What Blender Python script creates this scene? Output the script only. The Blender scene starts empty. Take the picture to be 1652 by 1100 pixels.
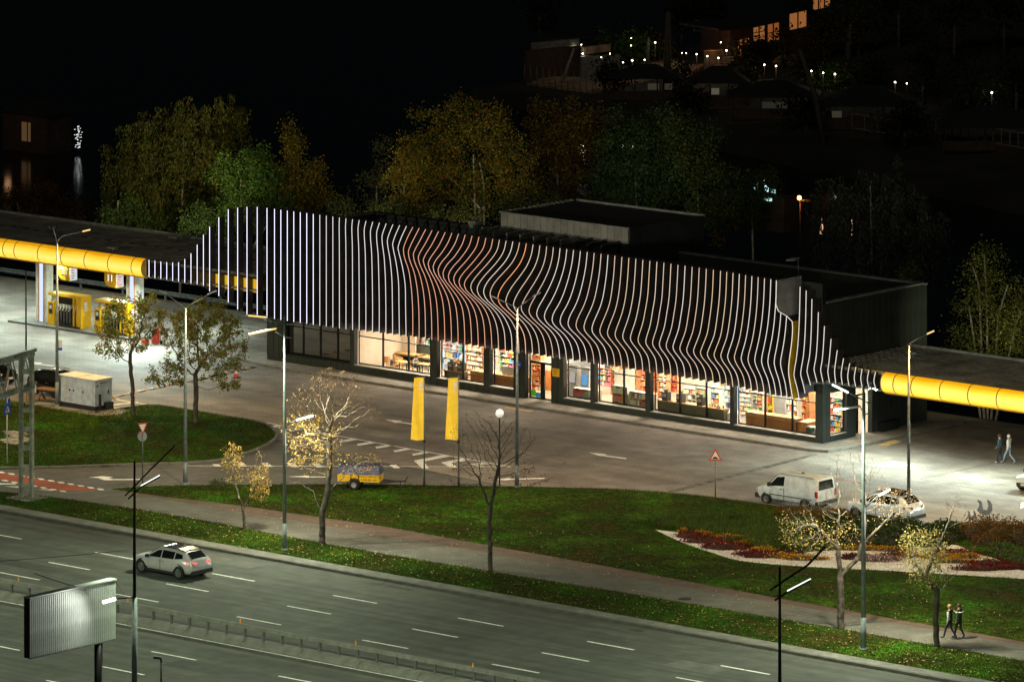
import bpy, bmesh, math, random
import numpy as np
from mathutils import Vector, Matrix
from mathutils.geometry import tessellate_polygon

R = random.Random(7)
sc = bpy.context.scene
COL = sc.collection
rad = math.radians

# ---------------------------------------------------------------- camera, sky, light, exposure
FPX, YH, CAMH = 10500.0, -1200.0, 70.4
UX, UY = 0.7563465, -0.6541712            # camera-frame direction of +X (along the shop front)
VX, VY = 0.6541712, 0.7563465             # camera-frame direction of +Y (away from the road)
OX, OY = 18.38436, 385.30102              # shop corner seen from the camera foot
cam_d = bpy.data.cameras.new("camera")
cam = bpy.data.objects.new("camera", cam_d); COL.objects.link(cam)
cam.location = (238.148, -303.4476, CAMH)
cam.rotation_euler = (rad(90), 0, math.asin(0.6541712))
cam_d.sensor_width = 36; cam_d.lens = 36 * FPX / 1652.0
cam_d.shift_y = -1750.0 / 1652.0
cam_d.clip_start = 5; cam_d.clip_end = 3000
sc.camera = cam

w = bpy.data.worlds.new("World"); sc.world = w; w.use_nodes = True
nt = w.node_tree
sky = nt.nodes.new("ShaderNodeTexSky"); sky.sky_type = 'NISHITA'; sky.sun_disc = False
sky.sun_elevation = rad(38); sky.sun_rotation = rad(200)
bgn = nt.nodes["Background"]; nt.links.new(sky.outputs[0], bgn.inputs[0]); bgn.inputs[1].default_value = 0.0002
sd = bpy.data.lights.new("night_fill_sun", 'SUN'); sd.energy = 0.09; sd.angle = rad(8); sd.color = (1.0, 0.93, 0.75)
so = bpy.data.objects.new("night_fill_sun", sd); COL.objects.link(so); so.location = (0, -60, 90)
so.rotation_euler = (rad(52), 0, rad(25))  # weak sun added as overall night fill, in place of city glow
sc.view_settings.view_transform = 'Standard'; sc.view_settings.look = 'None'
sc.view_settings.exposure = 1.1; sc.view_settings.gamma = 1.0; sc.view_settings.use_curve_mapping = False
sc.cycles.use_denoising = True
sc.cycles.max_bounces = 5; sc.cycles.diffuse_bounces = 2; sc.cycles.glossy_bounces = 2
sc.cycles.transparent_max_bounces = 8; sc.cycles.transmission_bounces = 2
sc.cycles.sample_clamp_indirect = 3.0; sc.cycles.sample_clamp_direct = 0
sc.cycles.caustics_reflective = False; sc.cycles.caustics_refractive = False

# survey helpers: a point of the photograph on a known plane -> place in the world
def G(px, py, h=0.0):
    D = FPX * (CAMH - h) / (py - YH); X = (px - 826) * D / FPX - OX; D -= OY
    return (X * UX + D * UY, X * VX + D * VY)
def OT(px, py, t):                        # on the upright plane y = t -> (x, z)
    k = (px - 826) / FPX
    s = (k * (OY + t * VY) - OX - t * VX) / (UX - k * UY)
    return s, CAMH - (py - YH) * (OY + s * UY + t * VY) / FPX
def PD(px, py, s, t):                     # height seen at (px,py) in the plane facing the camera through (s,t); returns right-offset, z
    D = OY + s * UY + t * VY
    return (px - 826) * D / FPX - (OX + s * UX + t * VX), CAMH - (py - YH) * D / FPX
RX, RY = UX, VX                           # world direction "towards the right of the street view"
FX, FY = UY, VY                           # world direction away from the viewer

# ---------------------------------------------------------------- lamps
def lamp(kind, loc, power, color, target=None, size=0.3, spot=120, blend=0.6, name="lamp_light", size_y=None, spread=None):
    d = bpy.data.lights.new(name, kind); d.energy = power; d.color = color
    if kind == 'SPOT':
        d.spot_size = rad(spot); d.spot_blend = blend; d.shadow_soft_size = size
    elif kind == 'POINT': d.shadow_soft_size = size
    elif kind == 'AREA':
        d.size = size
        if size_y: d.shape = 'RECTANGLE'; d.size_y = size_y
        if spread: d.spread = rad(spread)
    o = bpy.data.objects.new(name, d); COL.objects.link(o); o.location = loc
    if target is not None:
        v = Vector(target) - Vector(loc); o.rotation_euler = v.to_track_quat('-Z', 'Y').to_euler()
    return o

# ---------------------------------------------------------------- materials
def nodes(m): return m.node_tree.nodes, m.node_tree.links
def mat(name, col, rough=0.7, metal=0.0, var=0.0, scale=3.0, bump=0.0, bscale=30.0, stretch=None, spec=0.5, emis=None, estr=0.0, col2=None, attr=False, coat=0.0, detail=4.0):
    m = bpy.data.materials.new(name); m.use_nodes = True
    N, L = nodes(m); b = N["Principled BSDF"]
    b.inputs["Base Color"].default_value = (*col, 1); b.inputs["Roughness"].default_value = rough
    b.inputs["Metallic"].default_value = metal; b.inputs["Specular IOR Level"].default_value = spec
    b.inputs["Coat Weight"].default_value = coat
    tc = N.new("ShaderNodeTexCoord"); mp = N.new("ShaderNodeMapping"); L.new(tc.outputs["Object"], mp.inputs[0])
    if stretch: mp.inputs["Scale"].default_value = stretch
    if attr:
        at = N.new("ShaderNodeAttribute"); at.attribute_name = "col"; L.new(at.outputs["Color"], b.inputs["Base Color"])
    if var > 0 or col2:
        n = N.new("ShaderNodeTexNoise"); n.inputs["Scale"].default_value = scale; n.inputs["Detail"].default_value = detail
        L.new(mp.outputs[0], n.inputs["Vector"])
        r = N.new("ShaderNodeValToRGB"); L.new(n.outputs["Fac"], r.inputs[0])
        c2 = col2 or tuple(min(1, c * (1 + var)) for c in col)
        c1 = col if col2 else tuple(c * (1 - var) for c in col)
        r.color_ramp.elements[0].position = 0.33; r.color_ramp.elements[0].color = (*c1, 1)
        r.color_ramp.elements[1].position = 0.67; r.color_ramp.elements[1].color = (*c2, 1)
        L.new(r.outputs[0], b.inputs["Base Color"])
    if bump > 0:
        n2 = N.new("ShaderNodeTexNoise"); n2.inputs["Scale"].default_value = bscale; n2.inputs["Detail"].default_value = 6
        L.new(mp.outputs[0], n2.inputs["Vector"])
        bp = N.new("ShaderNodeBump"); bp.inputs["Strength"].default_value = bump; bp.inputs["Distance"].default_value = 0.03
        L.new(n2.outputs["Fac"], bp.inputs["Height"]); L.new(bp.outputs[0], b.inputs["Normal"])
    if emis:
        b.inputs["Emission Color"].default_value = (*emis, 1); b.inputs["Emission Strength"].default_value = estr
    return m
def emi(name, col, s, sample=True):
    m = bpy.data.materials.new(name); m.use_nodes = True; N, L = nodes(m)
    N.remove(N["Principled BSDF"]); e = N.new("ShaderNodeEmission"); e.inputs[0].default_value = (*col, 1); e.inputs[1].default_value = s
    L.new(e.outputs[0], N["Material Output"].inputs[0])
    if not sample: m.cycles.emission_sampling = 'NONE'
    return m

def ground_mat(name, base, dark, big=0.12, mid=1.5, fine=60.0, rough=0.85, bump=0.25, streak=None, brick=None, light=None):
    """paving / asphalt: large stains, mid mottling, fine aggregate; optional wheel-track streaks or block joints"""
    m = bpy.data.materials.new(name); m.use_nodes = True; N, L = nodes(m); b = N["Principled BSDF"]
    tc = N.new("ShaderNodeTexCoord")
    def noise(scale, det=5, st=None, dist=0.0):
        mp = N.new("ShaderNodeMapping"); L.new(tc.outputs["Object"], mp.inputs[0])
        if st: mp.inputs["Scale"].default_value = st
        n = N.new("ShaderNodeTexNoise"); n.inputs["Scale"].default_value = scale; n.inputs["Detail"].default_value = det
        n.inputs["Distortion"].default_value = dist
        L.new(mp.outputs[0], n.inputs["Vector"]); return n
    def ramp(n, a, c, pa=0.35, pb=0.65):
        r = N.new("ShaderNodeValToRGB"); L.new(n.outputs[0], r.inputs[0])
        r.color_ramp.elements[0].position = pa; r.color_ramp.elements[1].position = pb
        r.color_ramp.elements[0].color = (*a, 1); r.color_ramp.elements[1].color = (*c, 1); return r
    def mix(kind, fac, a, c):
        x = N.new("ShaderNodeMix"); x.data_type = 'RGBA'; x.blend_type = kind
        if isinstance(fac, float): x.inputs[0].default_value = fac
        else: L.new(fac, x.inputs[0])
        L.new(a, x.inputs[6]); L.new(c, x.inputs[7]); return x.outputs[2]
    c = ramp(noise(big, 4, None, 0.6), dark, base).outputs[0]
    g = ramp(noise(mid, 6), (0.72, 0.72, 0.72), (1.15, 1.15, 1.15), 0.3, 0.7).outputs[0]
    c = mix('MULTIPLY', 1.0, c, g)
    g = ramp(noise(fine, 3), (0.62, 0.62, 0.62), (1.35, 1.35, 1.35), 0.3, 0.7).outputs[0]
    c = mix('MULTIPLY', 0.8, c, g)
    if streak:
        g = ramp(noise(1.0, 3, streak), (0.6, 0.6, 0.6), (1.3, 1.3, 1.3), 0.3, 0.7).outputs[0]
        c = mix('MULTIPLY', 0.75, c, g)
    hgt = noise(fine, 3).outputs[0]
    if brick:
        bt = N.new("ShaderNodeTexBrick"); L.new(tc.outputs["Object"], bt.inputs["Vector"])
        bt.inputs["Scale"].default_value = 1.0; bt.inputs["Brick Width"].default_value = brick[0]; bt.inputs["Row Height"].default_value = brick[1]
        bt.inputs["Mortar Size"].default_value = brick[2]
        bt.inputs["Color1"].default_value = (1.1, 1.1, 1.1, 1); bt.inputs["Color2"].default_value = (0.82, 0.82, 0.82, 1); bt.inputs["Mortar"].default_value = (0.5, 0.48, 0.45, 1)
        c = mix('MULTIPLY', 0.38, c, bt.outputs["Color"])
    L.new(c, b.inputs["Base Color"]); b.inputs["Roughness"].default_value = rough
    bp = N.new("ShaderNodeBump"); bp.inputs["Strength"].default_value = bump; bp.inputs["Distance"].default_value = 0.02
    L.new(hgt, bp.inputs["Height"]); L.new(bp.outputs[0], b.inputs["Normal"])
    return m

M = {}
M['asphalt'] = ground_mat('asphalt', (0.112, 0.114, 0.096), (0.074, 0.074, 0.062), big=0.09, mid=0.9, fine=22, streak=(0.035, 1.6, 1), bump=0.2)
M['asphalt2'] = ground_mat('asphalt_service', (0.135, 0.13, 0.115), (0.095, 0.09, 0.08), big=0.15, mid=1.2, fine=22, bump=0.2)
M['asphaltd'] = ground_mat('asphalt_dark_patch', (0.078, 0.078, 0.066), (0.055, 0.055, 0.047), big=0.2, mid=1.2, fine=22, bump=0.2)
M['paving'] = ground_mat('block_paving', (0.30, 0.265, 0.22), (0.185, 0.15, 0.125), big=0.11, mid=0.8, fine=18, brick=(0.42, 0.21, 0.025), rough=0.8, streak=(0.12, 0.5, 1))
M['walk'] = ground_mat('sidewalk_paving', (0.30, 0.265, 0.22), (0.22, 0.2, 0.165), big=0.4, mid=2, fine=25, brick=(0.4, 0.4, 0.02))
M['path_grey'] = ground_mat('footpath_asphalt', (0.118, 0.122, 0.10), (0.085, 0.085, 0.07), big=0.2, mid=1.1, fine=30)
M['path_brown'] = ground_mat('cycle_strip', (0.12, 0.082, 0.058), (0.085, 0.06, 0.045), big=0.25, mid=1.3, fine=30)
M['concrete'] = ground_mat('kerb_concrete', (0.21, 0.205, 0.175), (0.14, 0.135, 0.115), big=0.6, mid=2.5, fine=30)
M['kerbdark'] = ground_mat('old_kerb', (0.16, 0.15, 0.125), (0.10, 0.095, 0.08), big=0.6, mid=2.5, fine=30)
M['line'] = ground_mat('road_paint', (1.0, 0.98, 0.92), (0.9, 0.88, 0.82), big=0.8, mid=4, fine=30, bump=0.05)
M['yline'] = ground_mat('yellow_paint', (0.58, 0.38, 0.12), (0.46, 0.3, 0.1), big=0.8, mid=4, fine=30, bump=0.05)
M['redline'] = ground_mat('red_crossing_paint', (0.42, 0.085, 0.035), (0.33, 0.07, 0.03), big=0.5, mid=3, fine=30, bump=0.05)
M['gravel'] = ground_mat('white_gravel', (0.80, 0.81, 0.80), (0.58, 0.58, 0.56), big=1.5, mid=7, fine=14, bump=0.8)
M['soil'] = ground_mat('soil', (0.05, 0.045, 0.03), (0.025, 0.022, 0.015), big=0.3, mid=2, fine=10, bump=0.6)

def grass_mat():
    m = bpy.data.materials.new('lawn_grass'); m.use_nodes = True; N, L = nodes(m); b = N["Principled BSDF"]
    tc = N.new("ShaderNodeTexCoord")
    def noise(s, d, st=None):
        mp = N.new("ShaderNodeMapping"); L.new(tc.outputs["Object"], mp.inputs[0])
        if st: mp.inputs["Scale"].default_value = st
        n = N.new("ShaderNodeTexNoise"); n.inputs["Scale"].default_value = s; n.inputs["Detail"].default_value = d; n.inputs["Roughness"].default_value = 0.65
        L.new(mp.outputs[0], n.inputs["Vector"]); return n.outputs[0]
    r = N.new("ShaderNodeValToRGB"); L.new(noise(0.22, 8), r.inputs[0]); cr = r.color_ramp
    cr.elements[0].position = 0.38; cr.elements[0].color = (0.047, 0.040, 0.013, 1)
    cr.elements[1].position = 0.64; cr.elements[1].color = (0.034, 0.135, 0.009, 1)
    e = cr.elements.new(0.46); e.color = (0.022, 0.040, 0.006, 1)
    e = cr.elements.new(0.56); e.color = (0.050, 0.080, 0.011, 1)
    r2 = N.new("ShaderNodeValToRGB"); L.new(noise(3.0, 8), r2.inputs[0])
    r2.color_ramp.elements[0].position = 0.36; r2.color_ramp.elements[0].color = (0.25, 0.25, 0.25, 1)
    r2.color_ramp.elements[1].position = 0.66; r2.color_ramp.elements[1].color = (1.7, 1.7, 1.3, 1)
    x = N.new("ShaderNodeMix"); x.data_type = 'RGBA'; x.blend_type = 'MULTIPLY'; x.inputs[0].default_value = 0.9
    L.new(r.outputs[0], x.inputs[6]); L.new(r2.outputs[0], x.inputs[7])
    L.new(x.outputs[2], b.inputs["Base Color"]); b.inputs["Roughness"].default_value = 0.95; b.inputs["Specular IOR Level"].default_value = 0.03
    bp = N.new("ShaderNodeBump"); bp.inputs["Strength"].default_value = 1.0; bp.inputs["Distance"].default_value = 0.08
    L.new(noise(7.0, 8), bp.inputs["Height"]); L.new(bp.outputs[0], b.inputs["Normal"])
    return m
M['grass'] = grass_mat()

def leafmat(name, rough=0.7):
    m = mat(name, (0.05, 0.08, 0.02), rough, attr=True, spec=0.12)
    N, L = nodes(m); b = N["Principled BSDF"]; at = [n for n in N if n.type == 'ATTRIBUTE'][0]
    tr = N.new("ShaderNodeBsdfTranslucent"); L.new(at.outputs["Color"], tr.inputs[0])
    mx = N.new("ShaderNodeMixShader"); mx.inputs[0].default_value = 0.3
    L.new(b.outputs[0], mx.inputs[1]); L.new(tr.outputs[0], mx.inputs[2]); L.new(mx.outputs[0], N["Material Output"].inputs[0])
    return m
M['leaf'] = leafmat('leaf')
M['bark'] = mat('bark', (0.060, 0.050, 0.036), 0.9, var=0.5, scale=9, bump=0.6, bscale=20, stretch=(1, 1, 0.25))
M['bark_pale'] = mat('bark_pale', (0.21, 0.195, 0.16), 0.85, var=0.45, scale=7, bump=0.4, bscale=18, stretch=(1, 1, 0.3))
M['bark_birch'] = mat('bark_birch', (0.55, 0.53, 0.48), 0.8, var=0.35, scale=5, stretch=(1, 1, 2))
M['black'] = mat('black_metal', (0.012, 0.012, 0.013), 0.42, 0.6, var=0.3, scale=2)
M['fin'] = mat('fin_black_metal', (0.060, 0.056, 0.060), 0.38, 0.3, var=0.35, scale=1.5)
M['fin_grey'] = mat('fin_grey_metal', (0.26, 0.26, 0.265), 0.5, 0.3, var=0.2, scale=2)
M['fin_yellow'] = mat('fin_yellow', (0.70, 0.46, 0.01), 0.5, 0.0, var=0.12, scale=2)
M['clad'] = mat('anthracite_cladding', (0.048, 0.058, 0.054), 0.42, 0.45, var=0.22, scale=0.8, bump=0.08, bscale=3)
M['clad2'] = mat('anthracite_seam', (0.022, 0.027, 0.027), 0.42, 0.4, var=0.15, scale=0.8)
M['boxpanel'] = mat('grey_roof_panel', (0.26, 0.27, 0.25), 0.55, 0.3, var=0.22, scale=1.1, bump=0.15, bscale=2)
M['frame'] = mat('dark_window_frame', (0.014, 0.016, 0.017), 0.4, 0.5, var=0.2, scale=4)
M['sill'] = mat('window_sill', (0.30, 0.29, 0.26), 0.5, 0.4, var=0.2, scale=3)
M['roofd'] = mat('dark_roof_membrane', (0.02, 0.02, 0.02), 0.9, var=0.4, scale=1.5)
M['croof'] = mat('canopy_roof_sheet', (0.11, 0.11, 0.095), 0.6, 0.2, var=0.4, scale=0.7, bump=0.1, bscale=4)
M['gut'] = mat('canopy_edge_trim', (0.22, 0.25, 0.23), 0.55, 0.4, var=0.3, scale=2)
M['galv'] = mat('galvanised_steel', (0.14, 0.15, 0.15), 0.5, 0.6, var=0.3, scale=4)
M['galvl'] = mat('painted_post', (0.17, 0.20, 0.195), 0.5, 0.3, var=0.25, scale=5)
M['white'] = mat('white_paint', (0.74, 0.73, 0.70), 0.4, var=0.07, scale=4)
M['offwhite'] = mat('off_white', (0.60, 0.58, 0.50), 0.5, var=0.15, scale=4)
M['carw'] = mat('white_car_paint', (0.60, 0.68, 0.76), 0.25, 0.0, var=0.08, scale=3, coat=0.6)
M['carsilver'] = mat('silver_car_paint', (0.64, 0.62, 0.62), 0.3, 0.35, var=0.06, scale=3, coat=0.6)
M['carblack'] = mat('black_car_paint', (0.008, 0.008, 0.009), 0.2, 0.2, var=0.2, scale=3, coat=0.8)
M['dirtyw'] = mat('dirty_white_paint', (0.48, 0.54, 0.58), 0.5, var=0.2, scale=2.5, coat=0.2)
M['glassd'] = mat('tinted_glass', (0.010, 0.012, 0.013), 0.08, 0.0, var=0.3, scale=3, spec=0.8)
M['rubber'] = mat('rubber', (0.014, 0.014, 0.014), 0.85, var=0.3, scale=12)
M['alloy'] = mat('alloy', (0.30, 0.30, 0.31), 0.35, 0.8, var=0.2, scale=12)
M['plasticb'] = mat('black_plastic', (0.018, 0.018, 0.018), 0.6, var=0.3, scale=8)
M['taill'] = mat('tail_lamp_red', (0.35, 0.012, 0.012), 0.2, var=0.25, scale=14, coat=0.5)
M['tail_on'] = emi('tail_lamp_lit', (1.0, 0.09, 0.07), 1.1)
M['led'] = emi('street_led', (1.0, 1.0, 0.9), 5.0, False)
M['ledsoft'] = emi('street_led_soft', (1.0, 1.0, 0.92), .7, False)
M['ledwarm'] = emi('warm_lamp', (1.0, 0.62, 0.2), .7, False)
M['headl'] = mat('headlamp_glass', (0.55, 0.57, 0.6), 0.15, 0.0, var=0.2, scale=14, coat=0.6)
M['plate'] = mat('number_plate', (0.6, 0.62, 0.65), 0.5, var=0.2, scale=20)
M['signw'] = mat('sign_white', (0.75, 0.74, 0.70), 0.45, var=0.06, scale=5)
M['signr'] = mat('sign_red', (0.60, 0.05, 0.035), 0.45, var=0.1, scale=5)
M['signb'] = mat('sign_blue', (0.02, 0.06, 0.42), 0.45, var=0.1, scale=5)
M['signgrey'] = mat('sign_back', (0.30, 0.31, 0.32), 0.5, 0.4, var=0.15, scale=5)
M['yel'] = mat('golden_panel', (0.80, 0.46, 0.01), 0.4, var=0.06, scale=2)
M['yelglow'] = mat('golden_band_added_glow', (0.80, 0.50, 0.01), 0.4, var=0.06, scale=2, emis=(1, .62, .03), estr=.20)  # glow put in for the fin LED light on the unlit band
M['yeld'] = mat('golden_underside', (0.42, 0.24, 0.01), 0.5, var=0.15, scale=2)
M['wood'] = mat('warm_wood', (0.48, 0.19, 0.045), 0.55, var=0.3, scale=4, stretch=(3, 3, 0.5))
M['woodl'] = mat('pale_wood', (0.42, 0.23, 0.08), 0.5, var=0.2, scale=5)
M['woodd'] = mat('dark_wood_gap', (0.10, 0.045, 0.018), 0.7, var=0.2, scale=5)
M['orange'] = mat('orange_wall', (0.50, 0.22, 0.10), 0.7, var=0.2, scale=3)
M['plaster'] = mat('beige_plaster', (0.44, 0.37, 0.29), 0.85, var=0.08, scale=1.5)
M['iwhite'] = mat('interior_white', (0.50, 0.47, 0.41), 0.7, var=0.08, scale=3)
M['tile'] = mat('shop_floor_tile', (0.36, 0.31, 0.24), 0.3, var=0.12, scale=1)
M['sofa'] = mat('dark_green_sofa', (0.055, 0.06, 0.04), 0.8, var=0.2, scale=6)
M['greyseat'] = mat('grey_seat', (0.09, 0.09, 0.085), 0.7, var=0.2, scale=9)
M['olive'] = mat('olive_film', (0.085, 0.085, 0.045), 0.5, var=0.2, scale=2)
M['prod'] = mat('packaging', (0.5, 0.5, 0.5), 0.5, attr=True)
M['skin'] = mat('skin', (0.50, 0.30, 0.21), 0.6, var=0.08, scale=20)
M['hairb'] = mat('blond_hair', (0.36, 0.23, 0.10), 0.8, var=0.3, scale=30)
M['haird'] = mat('dark_hair', (0.04, 0.025, 0.015), 0.8, var=0.3, scale=30)
M['cblack'] = mat('black_cloth', (0.016, 0.018, 0.022), 0.85, var=0.3, scale=12)
M['cnavy'] = mat('navy_cloth', (0.02, 0.03, 0.045), 0.85, var=0.3, scale=12)
M['cwhite'] = mat('white_cloth', (0.62, 0.64, 0.64), 0.8, var=0.1, scale=12)
M['cgreen'] = mat('green_cloth', (0.045, 0.10, 0.05), 0.85, var=0.3, scale=12)
M['cjean'] = mat('pale_jeans', (0.22, 0.30, 0.38), 0.85, var=0.2, scale=12)
M['cteal'] = mat('teal_jacket', (0.03, 0.075, 0.09), 0.8, var=0.3, scale=12)
M['shoe'] = mat('pale_shoe', (0.42, 0.40, 0.36), 0.6, var=0.2, scale=20)
M['tarp'] = mat('blue_tarpaulin', (0.008, 0.02, 0.11), 0.45, var=0.35, scale=3, bump=0.5, bscale=4)
M['red'] = mat('red_paint', (0.55, 0.04, 0.02), 0.5, var=0.15, scale=8)
M['rock'] = mat('stone_slab', (0.24, 0.22, 0.18), 0.9, var=0.35, scale=3, bump=0.6, bscale=8)
M['latt'] = mat('weathered_gantry_steel', (0.26, 0.265, 0.22), 0.7, 0.2, var=0.35, scale=2.5, bump=0.3, bscale=12)
M['bbsheet'] = mat('billboard_sheet', (0.46, 0.50, 0.46), 0.5, 0.3, var=0.14, scale=1.5)
M['water'] = mat('dark_water', (0.002, 0.003, 0.003), 0.12, 0.0, bump=0.25, bscale=1.1, stretch=(0.6, 0.6, 1), spec=0.5)
M['darkroof'] = mat('far_dark_roof', (0.006, 0.006, 0.007), 0.9, var=0.3, scale=1)
M['farwall'] = mat('far_wall', (0.11, 0.11, 0.11), 0.9, var=0.4, scale=2, stretch=(1, 1, 4))
M['farstone'] = mat('far_terrace_stone', (0.22, 0.15, 0.10), 0.9, var=0.5, scale=1.2)
M['farwood'] = mat('far_dark_timber', (0.035, 0.018, 0.010), 0.8, var=0.4, scale=2)
M['hill'] = mat('far_bank_soil', (0.012, 0.012, 0.008), 1.0, var=0.6, scale=0.2, bump=0.5, bscale=1)  # near-black soil, roofs and timber: the unlit night is put into the colour
M['reflector'] = mat('orange_reflector', (0.75, 0.28, 0.02), 0.4, var=0.1, scale=9, emis=(1, .4, .02), estr=0.05)
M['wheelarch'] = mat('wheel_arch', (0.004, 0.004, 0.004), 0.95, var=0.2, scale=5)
M['cane'] = mat('wood_bench', (0.20, 0.11, 0.055), 0.7, var=0.3, scale=8)
M['stork'] = mat('grey_sheet_bird', (0.22, 0.24, 0.27), 0.6, var=0.2, scale=6)
def glass_mat():
    m = bpy.data.materials.new('window_glass'); m.use_nodes = True; N, L = nodes(m); N.remove(N["Principled BSDF"])
    t = N.new("ShaderNodeBsdfTransparent"); t.inputs[0].default_value = (0.93, 0.95, 0.93, 1)
    g = N.new("ShaderNodeBsdfGlossy"); g.inputs["Roughness"].default_value = 0.03
    f = N.new("ShaderNodeFresnel"); f.inputs[0].default_value = 1.5
    x = N.new("ShaderNodeMixShader"); L.new(f.outputs[0], x.inputs[0]); L.new(t.outputs[0], x.inputs[1]); L.new(g.outputs[0], x.inputs[2])
    L.new(x.outputs[0], N["Material Output"].inputs[0]); return m
M['glass'] = glass_mat()
M['glassmir'] = mat('dark_mirror_glass', (0.02, 0.022, 0.02), 0.05, 0.0, spec=1.0, var=0.2, scale=1)
M['glassmir'].node_tree.nodes['Principled BSDF'].inputs['IOR'].default_value = 2.1

# ---------------------------------------------------------------- mesh builder
class MB:
    def __init__(s): s.v = []; s.f = []; s.mi = []; s.fc = []; s.smooth = []
    def face(s, pts, mi=0, col=None, smooth=False):
        n = len(s.v); s.v.extend([tuple(p) for p in pts]); s.f.append(tuple(range(n, n + len(pts)))); s.mi.append(mi); s.fc.append(col); s.smooth.append(smooth)
    def add(s, vs, fs, mi=0, col=None, smooth=False):
        n = len(s.v); s.v.extend([tuple(p) for p in vs])
        for f in fs: s.f.append(tuple(n + i for i in f)); s.mi.append(mi); s.fc.append(col); s.smooth.append(smooth)
    def box(s, x0, x1, y0, y1, z0, z1, mi=0, col=None):
        s.add([(x0, y0, z0), (x1, y0, z0), (x1, y1, z0), (x0, y1, z0), (x0, y0, z1), (x1, y0, z1), (x1, y1, z1), (x0, y1, z1)],
              [(0, 3, 2, 1), (4, 5, 6, 7), (0, 1, 5, 4), (1, 2, 6, 5), (2, 3, 7, 6), (3, 0, 4, 7)], mi, col)
    def beam(s, a, b, w, h=None, mi=0, col=None, up=(0, 0, 1)):
        h = h or w; a = Vector(a); b = Vector(b); d = (b - a).normalized(); up = Vector(up)
        if abs(d.dot(up)) > 0.98: up = Vector((1, 0, 0))
        x = d.cross(up).normalized() * (w / 2); y = x.cross(d).normalized() * (h / 2)
        vs = [p + i * x + j * y for p in (a, b) for i, j in ((-1, -1), (1, -1), (1, 1), (-1, 1))]
        s.add(vs, [(3, 2, 1, 0), (4, 5, 6, 7), (0, 1, 5, 4), (1, 2, 6, 5), (2, 3, 7, 6), (3, 0, 4, 7)], mi, col)
    def tube(s, pts, rs, n=8, mi=0, col=None, caps=True):
        pts = [Vector(p) for p in pts]
        if not hasattr(rs, '__len__'): rs = [rs] * len(pts)
        rings = []; base = len(s.v)
        for i, p in enumerate(pts):
            d = (pts[min(i + 1, len(pts) - 1)] - pts[max(i - 1, 0)]).normalized()
            up = Vector((0, 0, 1)) if abs(d.z) < 0.9 else Vector((1, 0, 0))
            x = d.cross(up).normalized(); y = x.cross(d).normalized()
            for k in range(n):
                a = 2 * math.pi * k / n; s.v.append(tuple(p + (x * math.cos(a) + y * math.sin(a)) * rs[i]))
        for i in range(len(pts) - 1):
            for k in range(n):
                a = base + i * n + k; b = base + i * n + (k + 1) % n
                s.f.append((a, b, b + n, a + n)); s.mi.append(mi); s.fc.append(col); s.smooth.append(True)
        if caps:
            s.f.append(tuple(base + k for k in reversed(range(n)))); s.mi.append(mi); s.fc.append(col); s.smooth.append(False)
            e = base + (len(pts) - 1) * n
            s.f.append(tuple(e + k for k in range(n))); s.mi.append(mi); s.fc.append(col); s.smooth.append(False)
    def prism(s, poly, z0, z1, mi=0, col=None, mtop=None):
        n = len(poly); b = [(x, y, z0) for x, y in poly]; t = [(x, y, z1) for x, y in poly]
        base = len(s.v); s.v.extend(b + t)
        tris = tessellate_polygon([[Vector((x, y, 0)) for x, y in poly]])
        ar = sum(poly[i][0] * poly[(i + 1) % n][1] - poly[(i + 1) % n][0] * poly[i][1] for i in range(n))
        for tr in tris:
            a, c, d = tr
            A = (poly[c][0] - poly[a][0]) * (poly[d][1] - poly[a][1]) - (poly[d][0] - poly[a][0]) * (poly[c][1] - poly[a][1])
            if A < 0: c, d = d, c
            s.f.append((base + n + a, base + n + c, base + n + d)); s.mi.append(mi if mtop is None else mtop); s.fc.append(col); s.smooth.append(False)
        for i in range(n):
            j = (i + 1) % n
            q = (base + i, base + j, base + n + j, base + n + i)
            s.f.append(q if ar > 0 else q[::-1]); s.mi.append(mi); s.fc.append(col); s.smooth.append(False)
    def disc(s, c, r, axis='y', n=20, mi=0, col=None):
        c = Vector(c); pts = []
        for k in range(n):
            a = 2 * math.pi * k / n; u_, v_ = r * math.cos(a), r * math.sin(a)
            pts.append(c + (Vector((u_, 0, v_)) if axis == 'y' else Vector((0, u_, v_)) if axis == 'x' else Vector((u_, v_, 0))))
        s.face(pts, mi, col)
    def lathe(s, prof, c=(0, 0, 0), n=16, mi=0, col=None, axis='z'):
        base = len(s.v); c = Vector(c)
        for r, z in prof:
            for k in range(n):
                a = 2 * math.pi * k / n; x, y = r * math.cos(a), r * math.sin(a)
                s.v.append(tuple(c + (Vector((x, y, z)) if axis == 'z' else Vector((x, z, y)) if axis == 'y' else Vector((z, x, y)))))
        for i in range(len(prof) - 1):
            for k in range(n):
                a = base + i * n + k; b = base + i * n + (k + 1) % n
                s.f.append((a, b, b + n, a + n)); s.mi.append(mi); s.fc.append(col); s.smooth.append(True)
    def build(s, name, mats, parent=None, kind=None, loc=None):
        me = bpy.data.meshes.new(name); me.from_pydata(s.v, [], s.f)
        mats = mats if isinstance(mats, (list, tuple)) else [mats]
        for m in mats: me.materials.append(M[m] if isinstance(m, str) else m)
        if len(mats) > 1: me.polygons.foreach_set('material_index', s.mi)
        if any(s.smooth): me.polygons.foreach_set('use_smooth', s.smooth)
        if any(c is not None for c in s.fc):
            ca = me.color_attributes.new('col', 'FLOAT_COLOR', 'CORNER'); arr = []
            for f, c in zip(s.f, s.fc):
                c = c or (0.5, 0.5, 0.5); arr.extend([c[0], c[1], c[2], 1.0] * len(f))
            ca.data.foreach_set('color', arr)
        me.update()
        o = bpy.data.objects.new(name, me); COL.objects.link(o)
        if parent: o.parent = parent
        if kind: o['kind'] = kind
        if loc: o.location = loc
        return o
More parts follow.
